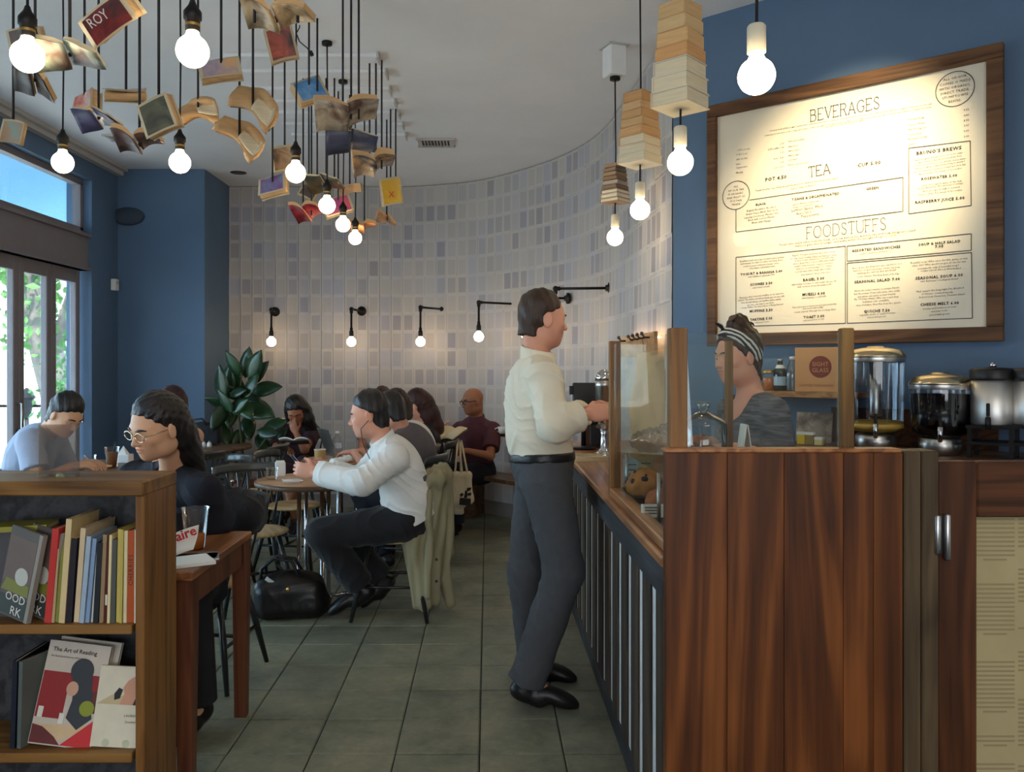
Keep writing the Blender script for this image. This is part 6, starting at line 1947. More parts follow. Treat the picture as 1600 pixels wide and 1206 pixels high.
# ------------------------------------------------------------------ paperbacks flying from the ceiling on black rods
PIC = {}
def picmat(a, b):
    """printed cover picture: two inks in soft shapes"""
    if (a, b) not in PIC:
        m, N, L, out = newmat('cover_print_%02d' % len(PIC))
        p = N.new('ShaderNodeBsdfPrincipled'); L.new(p.outputs[0], out.inputs[0]); p.inputs['Roughness'].default_value = .35
        n = noise(N, L, coords(N, L, (1, 1, 1)), 10, 3, .6, .8)
        L.new(ramp(N, L, n, [(.36, lin(*a)), (.66, lin(*b))]), p.inputs['Base Color'])
        PIC[(a, b)] = m
    return PIC[(a, b)]
def flying_book(label, px, py, wpx, hpx, Y, kind, c1, c2=None, roll=0., pitch=0., yaw=0., pages='old_paper', curl=.35, thick=.03, rods=(0,)):
    c = P(px, py, Y)
    t = thing('hanging_book', label, 'book', c, 0, 'paperbacks hanging from the ceiling')
    w, h = wpx * Y / F0, hpx * Y / F0
    Mr = (Matrix.Rotation(R(yaw), 3, 'Z') @ Matrix.Rotation(R(pitch), 3, 'X') @ Matrix.Rotation(R(-roll), 3, 'Y'))
    cm = picmat(c1, c2 or tuple(int(q * .6) for q in c1))
    n = 7
    if kind in ('bird', 'fold'):
        # spine along local y, two wings to +-x that rise (bird) or droop (fold)
        W_ = w * .52
        Lh = max(.10, min(.19, h * 1.5))
        sg = 1 if kind == 'bird' else -1
        def wing(sx, off, u):
            a = R(12) + curl * 1.0 * (1 - u)
            x = u * W_ * math.cos(a) * 1.0
            z = sg * (u * W_ * math.sin(a) * (1 + .15 * sx)) + .012 * math.sin(3 * u + sx)
            return V((sx * x, 0, z + off * (1 if sg > 0 else 1)))
        cov = MB()
        for sx in (-1, 1):
            pb = MB()
            vs, fs = [], []
            for i in range(n + 1):
                u = i / n
                tk = thick * (.35 + .65 * min(1, u * 3)) * (1 - .25 * u)
                lo, hi = wing(sx, .003, u), wing(sx, .003 + tk, u)
                for y in (-Lh / 2 + .003, Lh / 2 - .003):
                    tw = .02 * u * (1 if y > 0 else -1) * sx
                    vs += [lo + V((0, y, tw)), hi + V((0, y, tw))]
            for i in range(n):
                a, b = i * 4, (i + 1) * 4
                q = [(a, b, b + 1, a + 1), (a + 3, b + 3, b + 2, a + 2), (a + 1, b + 1, b + 3, a + 3), (a, a + 2, b + 2, b)]
                fs += q if sx > 0 else [tuple(reversed(k)) for k in q]
            e = [(n * 4, n * 4 + 2, n * 4 + 3, n * 4 + 1), (0, 1, 3, 2)]
            fs += e if sx > 0 else [tuple(reversed(k)) for k in e]
            pb.add([Mr @ v for v in vs], fs, False)
            pb.build('page_block', pages, t)
            def cf(u, v, sx=sx):
                y = (v - .5) * Lh
                return Mr @ (wing(sx, 0, u * 1.03) + V((0, y, .02 * u * (1 if y > 0 else -1) * sx * abs(v - .5) * 2)))
            cov.grid(cf, n, 2, True, .002 if sx > 0 else -.002)
        cov.build('cover', cm, t)
    elif kind == 'face':
        # closed or barely open book, its picture turned to the room
        bl = MB()
        bl.grid(lambda u, v: Mr @ V(((u - .5) * w * .94, .004 + .006 * math.sin(math.pi * u), (v - .5) * h * .95 + .01 * math.sin(2.2 * u))), 5, 4, True, thick)
        bl.build('page_block', pages, t)
        cv = MB()
        cv.grid(lambda u, v: Mr @ V(((u - .5) * w, -.001 + .006 * math.sin(math.pi * u) - .014 * (1 - u) * (1 - v), (v - .5) * h + .01 * math.sin(2.2 * u))), 6, 5, True, .002)
        cv.grid(lambda u, v: Mr @ V(((u - .5) * w, thick + .008 + .012 * u, (v - .5) * h + .01 * math.sin(2.2 * u))), 6, 5, True, .002)
        cv.build('cover', cover(tuple(min(255, int(q)) for q in (c2 or c1))) if False else cover((206, 190, 156)), t)
        pc = MB()
        pc.grid(lambda u, v: Mr @ V(((.08 + .84 * u - .5) * w, -.0035 + .006 * math.sin(math.pi * (.08 + .84 * u)) - .014 * (1 - .08 - .84 * u) * (1 - .06 - .86 * v), (.06 + .86 * v - .5) * h + .01 * math.sin(2.2 * (.08 + .84 * u)))), 6, 5, True)
        pc.build('cover_picture', cm, t)
    elif kind == 'twist':
        # pages folded over themselves into a twisted roll
        def tw(u, v):
            a = (u - .5) * 2.6 * curl + .9 * (v - .5)
            r = h * .5 * (1 - .25 * math.sin(math.pi * u))
            return Mr @ V(((u - .5) * w, math.cos(a) * thick * 1.4 - .02 + .02 * math.cos(6 * v + 4 * u), (v - .5) * 2 * r * math.cos(.5 * a) + .18 * h * math.sin(4.2 * u)))
        pb = MB(); pb.grid(tw, 12, 6, True, thick * .9); pb.build('page_block', pages, t)
        def tw2(u, v):
            p = tw(.5 + .5 * u, .10 + .5 * v)
            return p + Mr @ V((.004, -thick * .5 - .022 * u, h * .12 * v + .01 * u))
        pb = MB(); pb.grid(tw2, 8, 5, True, thick * .35); pb.build('page_block', 'pale_paper', t)
        cv = MB(); cv.grid(lambda u, v: tw(u, v) + Mr @ V((0, thick * .95, .002)), 12, 4, True, -.002); cv.build('cover', cm, t)
    for q in rods:
        mb = MB(); x_ = q * Y / F0; mb.tube([(x_, .012, -.004), (x_, .012, ZC - c.z)], .0055, 6); mb.build('rod', 'rod_black', t)
    return t
FB = [
 ('dark brown paperback with tan pages below the nearest bulb, top left', 52, 124, 58, 44, 2.95, 'fold', (84, 70, 60), None, -22, -25, 20, 'old_paper', .3, .026),
 ('brown paperback behind the nearest bulb at the top left corner', 40, 64, 50, 34, 3.1, 'face', (92, 66, 52), (60, 44, 38), 8, 20, 10),
 ('mint green paperback with a lettered spine, right of the nearest bulb', 106, 84, 96, 30, 2.55, 'fold', (186, 208, 186), (112, 92, 82), 5, -28, 8, 'pale_paper', .25, .022),
 ('large paperback with dark and red cover at the top of the photo', 170, 34, 96, 44, 2.4, 'face', (60, 34, 36), (150, 50, 46), 22, 38, -10, 'old_paper', .3, .035),
 ('white paperback with a red band, under the mint green one', 130, 159, 42, 30, 3.6, 'face', (222, 206, 190), (208, 74, 58), 10, -10, -28),
 ('violet blue paperback spread below the white and red one', 152, 184, 68, 26, 3.45, 'fold', (92, 84, 124), (56, 50, 72), 4, -30, -12, 'pale_paper', .3, .012),
 ('pale pink paperback hanging flat, seen from below', 195, 141, 62, 22, 3.4, 'face', (224, 190, 176), (206, 170, 160), 10, -58, 8),
 ('paperback with a dark forest picture and cream border facing the room', 246, 183, 54, 54, 3.05, 'face', (62, 66, 58), (104, 104, 84), 18, 8, -8),
 ('open tan paperback with a pale grey page lifting, near the door bulb', 216, 226, 66, 32, 3.25, 'bird', (120, 92, 84), None, 6, -14, 6, 'old_paper', .3, .024),
 ('brown paperback cut by the left edge above the doors', 18, 208, 30, 36, 3.2, 'face', (168, 108, 70), (110, 150, 140), -12, 10, 20),
 ('tan paperback with blue picture behind the second bulb', 344, 108, 64, 32, 3.3, 'face', (214, 168, 116), (120, 140, 190), 12, -14, 10),
 ('small twisted tan paperback left of the tall rods', 308, 174, 54, 34, 3.9, 'twist', (200, 150, 100), None, 20, 0, 10, 'old_paper', .8, .03),
 ('tan paperback with grey page on top, upper one of a twisted pair', 394, 164, 70, 46, 3.65, 'twist', (150, 138, 120), None, -22, 5, 0, 'old_paper', .9, .034),
 ('rolled tan paperback, lower one of a twisted pair', 373, 211, 70, 40, 3.7, 'twist', (196, 140, 92), None, -28, 0, 12, 'old_paper', 1.0, .034),
 ('widest tan paperback spread open at the top of the photo', 430, 31, 106, 32, 2.75, 'bird', (206, 178, 136), None, -3, -22, -8, 'old_paper', .22, .03, (-34, 0, 34)),
 ('dark paperback with a red and white cover under the widest tan one', 440, 70, 44, 52, 3.2, 'face', (44, 32, 30), (190, 90, 70), 14, 10, 12),
 ('blue paperback with tan page edge hanging point down', 485, 141, 50, 40, 4.4, 'face', (72, 130, 190), (120, 170, 214), 24, -18, 18, 'old_paper', .35, .03, (-3, 10)),
 ('big grey and tan paperback spread wide, above the navy one', 544, 184, 94, 50, 4.15, 'bird', (170, 160, 142), (90, 66, 56), 14, -24, 10, 'old_paper', .2, .036, (-9, 4, 16)),
 ('navy paperback spread flat below the big grey and tan one', 548, 219, 74, 28, 4.3, 'fold', (44, 48, 66), (66, 70, 92), 8, -34, 12, 'pale_paper', .18, .014),
 ('tan paperback with a dark animal picture left of the highest row bulb', 444, 249, 38, 38, 4.85, 'face', (186, 144, 98), (96, 70, 50), 8, 10, 14),
 ('purple and turquoise paperback hanging before the page wall', 425, 289, 44, 34, 4.7, 'face', (132, 60, 126), (92, 150, 176), 14, -24, -14),
 ('thick tan paperback with navy back cover and a red flap', 586, 262, 62, 40, 5.0, 'bird', (60, 70, 84), (178, 140, 96), 16, -16, 10, 'old_paper', .45, .05, (-9, 1, 10)),
 ('open paperback lit yellow from the bulb beneath it', 506, 284, 54, 26, 5.25, 'fold', (96, 84, 62), None, 8, -22, -10, 'pale_paper', .3, .016, (-11, 3, 16)),
 ('thin tan paperback hanging level above the lowest bulbs', 546, 297, 38, 14, 5.6, 'face', (198, 144, 96), (220, 170, 120), 6, 15, -8),
 ('yellow paperback with a dark top edge by the page wall', 612, 300, 34, 42, 5.95, 'face', (222, 176, 40), (206, 160, 44), 8, 6, 14, 'old_paper', .35, .03, (-2, 6)),
 ('tan and red paperback left of the second row bulb', 480, 335, 42, 28, 5.3, 'bird', (190, 60, 70), None, 16, -18, -10, 'old_paper', .35, .03, (-7, 6)),
 ('orange and violet paperback behind the second row bulb', 528, 322, 46, 28, 5.5, 'face', (206, 90, 50), (130, 60, 140), 18, -10, 14),
 ('small folded tan paperback hanging alone at the right of the cluster', 604, 342, 32, 18, 6.2, 'fold', (206, 146, 100), None, -16, -14, 10, 'old_paper', .4, .022),
 ('orange tan paperback right of the lowest row bulb', 569, 357, 38, 18, 6.0, 'bird', (204, 132, 84), None, 10, -16, 8, 'old_paper', .2, .03),
 ('small dark paperback half hidden behind the highest row bulb', 482, 300, 26, 22, 5.6, 'face', (78, 72, 70), (110, 98, 90), -30, 0, 10),
]
for e in FB: flying_book(*e)
q = [o for o in C.objects if o.get('label', '').startswith('yellow paperback')][0]
mb = MB(); put_text(mb, 'X', frame((.0, -.02, -.01), (1, 0, 0), (0, 0, 1)), 0, -.03, .06); mb.build('cover_mark', 'ink_red', q)
q = [o for o in C.objects if o.get('label', '').startswith('large paperback')][0]
Mq = Matrix.Rotation(R(-10), 3, 'Z') @ Matrix.Rotation(R(38), 3, 'X') @ Matrix.Rotation(R(-22), 3, 'Y')
mb = MB(); put_text(mb, 'ROY', frame(Mq @ V((-.01, -.022, .008)), Mq @ V((1, 0, 0)), Mq @ V((0, 0, 1))), 0, 0, .038); mb.build('title_text', 'ink_white', q)
# bare rods that end without a book in view
bare = [(333, 330, 300), (398, 420, 165), (500, 520, 0)]
# ------------------------------------------------------------------ plant in the corner
pl = thing('potted_plant', 'tall dark green rubber plant in the corner before the page wall', 'plant', (-2.16, 7.45, 0))
mb = MB(); mb.lathe([(.10, 0), (.115, .02), (.15, .36), (.16, .37), (.16, .41), (.145, .41), (.14, .37), (.001, .37)], 24, (-2.16, 7.45, 0)); mb.build('pot', 'terracotta', pl, world=True)
stems = [[P(380, 770, 7.45), P(378, 700, 7.45), P(372, 640, 7.45), P(378, 585, 7.45), P(388, 560, 7.45)], [P(386, 770, 7.45), P(395, 715, 7.4), P(412, 690, 7.35), P(425, 672, 7.32)], [P(376, 770, 7.45), P(362, 700, 7.5), P(350, 640, 7.5), P(346, 590, 7.5)]]
for s in stems:
    s[0].x, s[0].y, s[0].z = -2.16, 7.45, .36
    mb = MB(); mb.tube(s, [.014, .012, .010, .007, .005][:len(s)] if len(s) == 5 else [.012, .010, .008, .006], 7); mb.build('stem', 'stem_green', pl, world=True)
LF = [(364, 568, 46, 118, .1), (386, 566, 50, 82, .2), (398, 570, 56, 62, -.1), (404, 582, 50, 48, .1), (372, 598, 54, 98, -.3), (392, 603, 50, 60, .2), (416, 607, 54, 8, .1), (360, 612, 44, 140, -.2), (372, 612, 40, 10, -.4), (402, 640, 72, -18, -.2), (388, 668, 46, -76, -.3), (352, 628, 46, 120, .2), (346, 600, 62, 94, .1), (356, 596, 60, 82, .1), (342, 652, 50, -112, -.1), (360, 650, 44, -88, -.3), (430, 664, 50, 22, .1), (418, 676, 44, -8, -.2), (436, 682, 40, 40, .1), (412, 694, 46, -60, -.2), (372, 634, 50, 30, -.2), (352, 676, 50, -70, -.2), (370, 690, 46, -110, -.1), (384, 640, 46, -50, -.3), (338, 628, 40, 160, .1), (396, 622, 40, -30, -.3)]
lm = MB()
def leaf_pt(u, v):
    w_ = .52 * math.sin(math.pi * min(1, u ** .8)) ** .8 * .5
    return (u - .0, (v - .5) * 2 * w_, -.12 * (u - .5) ** 2 - .10 * abs(v - .5) + .05)
lm.grid(leaf_pt, 8, 4, True, .006)
lme = lm.mesh('leaf', 'leaf_plant')
for i, (px, py, L_, ang, tilt) in enumerate(LF):
    Y = 7.40 + .12 * math.sin(i * 2.1)
    c = P(px, py, Y)
    k = L_ * Y / F0
    a = R(ang)
    d = V((math.cos(a), -.25 + tilt, math.sin(a))).normalized()
    n = V((-math.sin(a) * .35 + .2 * math.sin(i), -.8, math.cos(a) * .45)); n = (n - d * n.dot(d)).normalized()
    l_ = n.cross(d)
    M = Matrix((d, l_, n)).transposed().to_4x4() @ Matrix.Scale(k, 4)
    M.translation = c - d * k * .5 - pl.location
    o = link('leaf', lme, pl); o.matrix_local = M

# ------------------------------------------------------------------ coats, bags
ct_ = thing('coat', 'khaki coat draped over the chair back behind the man in white shirt', 'coat', (-.33, 4.86, 0))
S = SDF(.0085)
S.cap(V((-.284, 4.68, .80)), V((-.278, 5.02, .80)), .048, k=.05).cap(P(652, 752, 4.72), P(694, 744, 4.98), .046, .062, k=.05).ell(P(672, 840, 4.78), (.10, .09, .30), k=.06)
S.cap(P(656, 752, 4.68), P(646, 842, 4.70), .045, .062, k=.04).cap(P(646, 842, 4.70), P(660, 940, 4.72), .062, .058, k=.04)
S.cap(P(680, 752, 4.72), P(668, 846, 4.72), .048, .062, k=.03).cap(P(668, 846, 4.72), P(676, 935, 4.76), .060, .046, k=.03)
S.cap(P(694, 756, 4.86), P(692, 830, 4.84), .050, .060, k=.03).cap(P(692, 830, 4.84), P(702, 862, 4.84), .06, .035, k=.03)
S.cap(P(684, 850, 4.80), P(702, 940, 4.82), .055, .036, k=.03)
S.cap(P(672, 772, 4.63), P(666, 930, 4.63), .020, .022, k=.02)
S.disp = lambda X, Y, Z: .007 * np.sin(62 * X + 40 * Y + 3 * np.sin(6 * Z)) + .004 * np.sin(120 * X - 30 * Y + 9 * Z)
S.clips = [plane((0, 0, -1), (0, 0, .015))]
S.build('cloth', 'khaki_coat', ct_)
mb = MB()
for k in range(2): mb.lathe([(.008, -.002), (.008, .002)], 10, P(682, 874 + 0 * k, 4.60) + V((0, 0, -.12 * k)), False, Matrix.Rotation(R(90), 3, 'X'))
mb.build('button', 'black_plastic', ct_, world=True)
tb = thing('tote_bag', 'cream canvas tote bag with dark plant print hanging on a chair back', 'bag', P(720, 770, 6.66))
c = P(721, 770, 6.64)
S = SDF(.0075)
S.cap(P(712, 742, 6.66), P(732, 742, 6.60), .022, .022, k=.02).cap(P(710, 785, 6.66), P(733, 780, 6.60), .034, .034, k=.05).cap(P(713, 800, 6.66), P(722, 800, 6.62), .022, .02, k=.05).cap(P(712, 742, 6.66), P(711, 785, 6.66), .026, .036, k=.04).cap(P(732, 742, 6.6), P(733, 780, 6.6), .024, .034, k=.04).cap(P(722, 742, 6.63), P(722, 785, 6.63), .024, .040, k=.03)
S.disp = folds(.003, (1, 0, .6), 40, 1)
bag = S.build('bag_body', 'canvas', tb)
for dx, dy in ((0, 0), (9, -.03)):
    mb = MB(); mb.tube([P(711 + dx, 738, 6.64 + dy), P(715 + dx * .5, 694, 6.66), P(717 + dx * .4, 688, 6.67), P(722 + dx * .9, 738, 6.60 + dy)], .008, 6); mb.build('strap', 'canvas', tb, world=True)
M = frame(P(727, 778, 6.545), (1, -.25, 0), (0, 0, 1))
for pts in ([(-.05, -.055), (.04, -.06), (.045, -.005), (-.045, .0)], [(-.012, .0), (.012, .0), (.016, .05), (.0, .06)], [(-.04, .005), (-.015, .02), (-.02, .04), (-.045, .03)], [(.008, .05), (.04, .06), (.05, .085), (.015, .08)], [(.012, .02), (.045, .02), (.05, .045), (.02, .04)]):
    mb = MB(); n = len(pts); mb.add([M @ V((x, y, 0)) for x, y in pts] + [M @ V((x, y, -.006)) for x, y in pts], [tuple(range(n)), tuple(range(2 * n - 1, n - 1, -1))] + [((i + 1) % n, i, n + i, n + (i + 1) % n) for i in range(n)]); mb.build('print_shape', 'ink', tb, world=True)
hb = thing('handbag', 'black leather duffel bag standing on the floor by the round table', 'bag', P(450, 960, 4.74))
hb.location.z = 0
S = SDF(.008)
c = V((hb.location.x, 4.78, .125))
Mh = np.array(Matrix.Rotation(R(12), 3, 'Z'))
S.box(c - V((0, 0, .01)), (.20, .12, .11), Mh, .07, k=.04).ell(c + V((.0, 0, .05)), (.17, .10, .09), Mh, k=.05).ell(c + V((.13, .03, -.05)), (.10, .11, .07), Mh, k=.05)
S.disp = folds(.004, (1, .3, .5), 32, 2)
S.clips = [plane((0, 0, -1), (0, 0, .004))]
S.build('bag_body', 'black_leather', hb)
for dy in (-.06, .06):
    mb = MB(); mb.tube([c + V((-.15, dy, .08)), c + V((-.15, dy * .8, .16)), c + V((-.08, dy * .6, .215)), c + V((.02, dy * .6, .20)), c + V((.08, dy, .09))], .010, 7); mb.build('handle', 'black_leather', hb, world=True)
mb = MB(); mb.lathe([(.012, -.003), (.012, .003)], 12, P(450, 921, 4.64), True, Matrix.Rotation(R(90), 3, 'X')); mb.build('clasp', 'brass', hb, world=True)
mb = MB(); mb.box(P(421, 907, 4.68), (.05, .004, .022), Matrix.Rotation(R(35), 3, 'Y')); mb.build('luggage_tag', 'trim_paint', hb, world=True)
cb = thing('shoulder_bag', 'large soft black bag hanging over the chair back beside the woman in glasses', 'bag', P(365, 830, 3.98))
c = P(350, 800, 3.98)
S = SDF(.009)
S.box(c + V((0, 0, -.01)), (.19, .10, .085), None, .06, k=.03).ell(c + V((-.05, .0, .05)), (.13, .10, .085), k=.05).ell(c + V((.085, 0, -.02)), (.10, .115, .085), k=.05)
S.ell(c + V((.05, .02, .045)), (.10, .08, .07), k=.04)
S.disp = folds(.010, (1, 0, .5), 34, 3)
S.build('bag_body', 'black_cloth', cb)
mb = MB(); mb.tube([c + V((-.14, -.05, .06)), c + V((-.08, .0, .15)), c + V((.0, .02, .16)), c + V((.06, -.05, .08))], .011, 7); mb.build('strap', 'black_cloth', cb, world=True)
for px, py in ((340, 757), (363, 752)):
    mb = MB(); mb.ball(P(px, py, 3.86), .008, 8, 6); mb.build('ring', 'chrome', cb, world=True)
ap = thing('apron', 'beige apron hanging from the hook rail behind the glass case', 'apron', P(1013, 545, 4.72))
S = SDF(.008)
S.cap(P(1015, 548, 4.74), P(1031, 552, 4.70), .022, .025, k=.03).cap(P(1007, 560, 4.74), P(1033, 560, 4.68), .03, .03, k=.03)
S.cap(P(1003, 566, 4.74), P(994, 640, 4.76), .030, .036, k=.04).cap(P(994, 640, 4.76), P(991, 690, 4.76), .038, .03, k=.03)
S.cap(P(1019, 566, 4.72), P(1013, 700, 4.72), .038, .042, k=.04).cap(P(1031, 566, 4.70), P(1035, 700, 4.68), .034, .04, k=.04)
S.disp = lambda X, Y, Z: .006 * np.sin(70 * X + 55 * Y + 4 * np.sin(5 * Z))
S.build('cloth', 'apron_cloth', ap)
mb = MB(); mb.tube([P(1017, 552, 4.74), P(1011, 534, 4.76), P(1003, 530, 4.78), P(1007, 556, 4.74)], .005, 6); mb.build('neck_strap', 'apron_cloth', ap, world=True)

# ------------------------------------------------------------------ things on the bar
def lathe_part(name, m, t, prof, c, n=22, M=None, **kw):
    mb = MB(); mb.lathe(prof, n, c, True, M, **kw); return mb.build(name, m, t, world=True)
CT = .961
s0 = V(((944 - CX) * 4.35 / F0, 4.35, CT))
t = thing('coffee_tower', 'chrome coffee tower standing on the bar beside the front case post', 'machine', s0)
lathe_part('base', 'chrome', t, [(.05, 0), (.052, .02), (.035, .03), (.02, .05), (.018, .12), (.022, .15)], s0)
lathe_part('cup', 'chrome', t, [(.022, .148), (.044, .155), (.046, .20), (.046, .21)], s0)
lathe_part('urn', 'steel', t, [(.045, .21), (.045, .365), (.048, .37), (.048, .40)], s0)
lathe_part('dome_lid', 'chrome', t, [(.048, .40), (.046, .42), (.034, .445), (.012, .458), (.002, .46)], s0)
mb = MB(); mb.tube([s0 + V((-.045, -.01, .18)), s0 + V((-.11, -.02, .172))], .010, 8); mb.build('handle', 'black_plastic', t, world=True)
t = thing('pos_screen', 'black register screen on a stand at the far end of the bar', 'screen', V(((912 - CX) * 4.75 / F0, 4.75, CT)))
c = P(913, 615, 4.75)
mb = MB(); mb.box(c, (.135, .025, .125), Matrix.Rotation(R(-8), 3, 'X'), bev=.006); mb.build('display', 'black_plastic', t, world=True)
mb = MB(); mb.box(c + V((-.075, .0, .02)), (.02, .03, .05)); mb.build('card_reader', 'black_plastic', t, world=True)
mb = MB(); mb.tube([c + V((0, .02, -.05)), V((c.x, c.y + .04, CT + .02))], .014, 8); mb.box((c.x, c.y + .03, CT + .008), (.13, .12, .016), bev=.004); mb.build('stand', 'black_plastic', t, world=True)
t = thing('brown_box', 'brown boxy grinder on the bar behind the chrome tower', 'box', V(((936 - CX) * 4.95 / F0, 4.95, CT)))
mb = MB(); mb.box((t.location.x, 4.95, CT + .10), (.19, .18, .20), bev=.005); mb.build('housing', 'gate_wood', t, world=True)
mb = MB(); mb.box((t.location.x - .03, 4.852, CT + .10), (.07, .012, .16), bev=.003); mb.build('front_plate', 'black_plastic', t, world=True)
t = thing('tray', 'shallow steel tray on the bar beside the chrome tower', 'tray', V(((928 - CX) * 4.2 / F0, 4.22, CT)))
mb = MB(); mb.box(t.location + V((0, 0, .004)), (.20, .17, .008), bev=.002); mb.build('tray_floor', 'steel', t, world=True)
mb = MB()
for (x, y, a, b) in ((0, .085, .21, .008), (0, -.085, .21, .008), (.1, 0, .008, .17), (-.1, 0, .008, .17)): mb.box(t.location + V((x, y, .012)), (a, b, .024))
mb.build('rim', 'warm_steel', t, world=True)
t = thing('paddle', 'thin reddish wooden paddle leaning behind the chrome tower', 'paddle', P(955, 700, 4.55))
mb = MB(); mb.box((t.location + P(954, 545, 4.6)) / 2, (.018, .012, .545), bev=.004); mb.build('stick', 'gate_wood', t, world=True)
# in the case
SHZ = 1.133
def pastry(label, c, r, hz, m, berries=6, name='pastry', grp=None):
    t = thing(name, label, 'pastry', c, 0, grp)
    S = SDF(.005); S.ell(c + V((0, 0, hz * .55)), (r, r * .9, hz * .6), k=.02).ell(c + V((.01, 0, hz * .85)), (r * .7, r * .7, hz * .35), k=.03); S.disp = lambda X, Y, Z: .004 * np.sin(120 * X) * np.sin(110 * Y + 50 * Z)
    S.clips = [plane((0, 0, -1), c + V((0, 0, .001)))]
    o = S.build('crust', m, t)
    rg = random.Random(int(c.y * 1000))
    if berries:
        mb = MB()
        for _ in range(berries):
            a, e = rg.uniform(0, 6.3), rg.uniform(.2, 1.2)
            mb.ball(c + V((math.cos(a) * math.cos(e) * r * .95, math.sin(a) * math.cos(e) * r * .86, hz * .55 + math.sin(e) * hz * .6)), .010, 8, 5)
        mb.build('berries', 'berry', t, world=True, kind='stuff')
    return t
pastry('large blueberry cake behind the side glass of the case', V((.545, 2.90, CT + .012)), .062, .085, 'pastry', 10)
pastry('brown roll in front of the blueberry cake in the glass case', V((.55, 2.62, CT + .012)), .055, .06, 'cookie', 0)
pastry('pale pastry at the near end of the glass case', V((.56, 2.36, CT + .012)), .058, .055, 'pastry', 3)
for i, (c, sz, col, lab) in enumerate(((V((.52, 3.02, CT + .095)), (.055, .085), 'pale', 'pale blue price card standing behind the blueberry cake'), (V((.575, 3.03, CT + .10)), (.05, .08), 'cream', 'cream price card right of the pale blue one in the case'), (V((.625, 2.80, CT + .06)), (.03, .06), 'white', 'small white price card right of the blueberry cake'), (V((.50, 2.52, CT + .035)), (.07, .04), 'white', 'white price card lying by the brown roll'))):
    t = thing('price_card', lab, 'card', c)
    mb = MB(); mb.box(c, (sz[0], .003, sz[1]), Matrix.Rotation(R(-12), 3, 'X')); mb.build('card', {'pale': cover((176, 200, 208)), 'cream': cover((220, 204, 160)), 'white': 'white_paper'}[col], t, world=True)
    mb = MB(); mb.box(c + V((0, .012, -sz[1] / 2 - .008)), (sz[0] * .6, .022, .018 if i < 2 else .01)); mb.build('card_foot', 'clear_glass', t, world=True)
    mb = MB()
    for k in range(3): mb.box(c + V((0, -.003 - .0, sz[1] * (.25 - .22 * k))), (sz[0] * .7, .001, .004), Matrix.Rotation(R(-12), 3, 'X'))
    mb.build('print_lines', 'ink_light', t, world=True)
t = thing('serving_tray', 'dark tray under the pastries on the counter in the case', 'tray', (.56, 2.62, CT))
mb = MB(); mb.box((.57, 2.62, CT + .005), (.17, .80, .010), bev=.003); mb.build('tray_floor', 'black_plastic', t, world=True)
t = thing('wrapped_bread', 'loaf wrapped in shiny plastic film on the glass shelf of the case', 'bread', (.585, 2.93, SHZ))
S = SDF(.006); S.ell((.585, 2.90, SHZ + .032), (.075, .06, .032), k=.02); S.clips = [plane((0, 0, -1), (0, 0, SHZ + .001))]; S.build('loaf', 'pastry', t)
S = SDF(.006); S.ell((.585, 2.90, SHZ + .04), (.085, .07, .044), k=.02).cap((.62, 2.90, SHZ + .06), (.66, 2.88, SHZ + .13), .03, .014, k=.03); S.disp = lambda X, Y, Z: .007 * np.sin(140 * X + 60 * Z) * np.sin(130 * Y + 90 * Z); S.clips = [plane((0, 0, -1), (0, 0, SHZ + .001))]; S.build('plastic_film', 'cling_film', t)
c = V(((1099 - CX) * 2.68 / F0, 2.68, SHZ))
t = thing('cake_dome', 'clear glass cake dome with a knob on the case shelf', 'cake dome', c)
lathe_part('base_plate', 'dome_glass', t, [(.080, 0), (.084, .006), (.07, .008), (.001, .008)], c)
lathe_part('dome', 'dome_glass', t, [(.076, .009), (.076, .112), (.070, .126), (.026, .150), (.012, .156)], c, 28, cap=False)
lathe_part('knob', 'dome_glass', t, [(.011, .154), (.013, .162), (.020, .170), (.021, .180), (.016, .188), (.001, .190)], c)
rg = random.Random(4)
for i, (dx, dy, dz, lab) in enumerate(((-.030, -.02, .009, 'brown cookie under the cake dome, front left'), (.028, -.022, .009, 'brown cookie under the cake dome, front right'), (-.004, .030, .009, 'brown cookie under the cake dome, at the back'), (-.012, -.002, .044, 'brown cookie under the cake dome, on top of the others'))):
    cc = c + V((dx, dy, dz))
    tt = thing('cookie', lab, 'cookie', cc, 0, 'cookies under the cake dome')
    S = SDF(.004); S.ell(cc + V((0, 0, .018)), (.030, .028, .019), k=.01); S.disp = lambda X, Y, Z: .003 * np.sin(190 * X) * np.sin(170 * Y + 60 * Z); S.clips = [plane((0, 0, -1), cc + V((0, 0, .0005)))]; S.build('crumb', 'cookie', tt)
    mb = MB()
    for _ in range(5):
        a = rg.uniform(0, 6.3); q = rg.uniform(.0, .02); mb.ball(cc + V((q * math.cos(a), q * math.sin(a), .034)), .004, 6, 4)
    mb.build('chips', 'berry', tt, world=True, kind='stuff')
t = thing('table_sign', 'small white folded card beside the rear case post', 'sign', P(1163, 700, 2.95))
c = V((P(1163, 700, 2.88).x - .0, 2.88, SHZ))
t.location = c
for sx in (-1, 1):
    mb = MB(); mb.box(c + V((sx * .009, 0, .050)), (.003, .07, .102), Matrix.Rotation(R(-sx * 8), 3, 'Y')); mb.build('panel', 'white_paper', t, world=True)

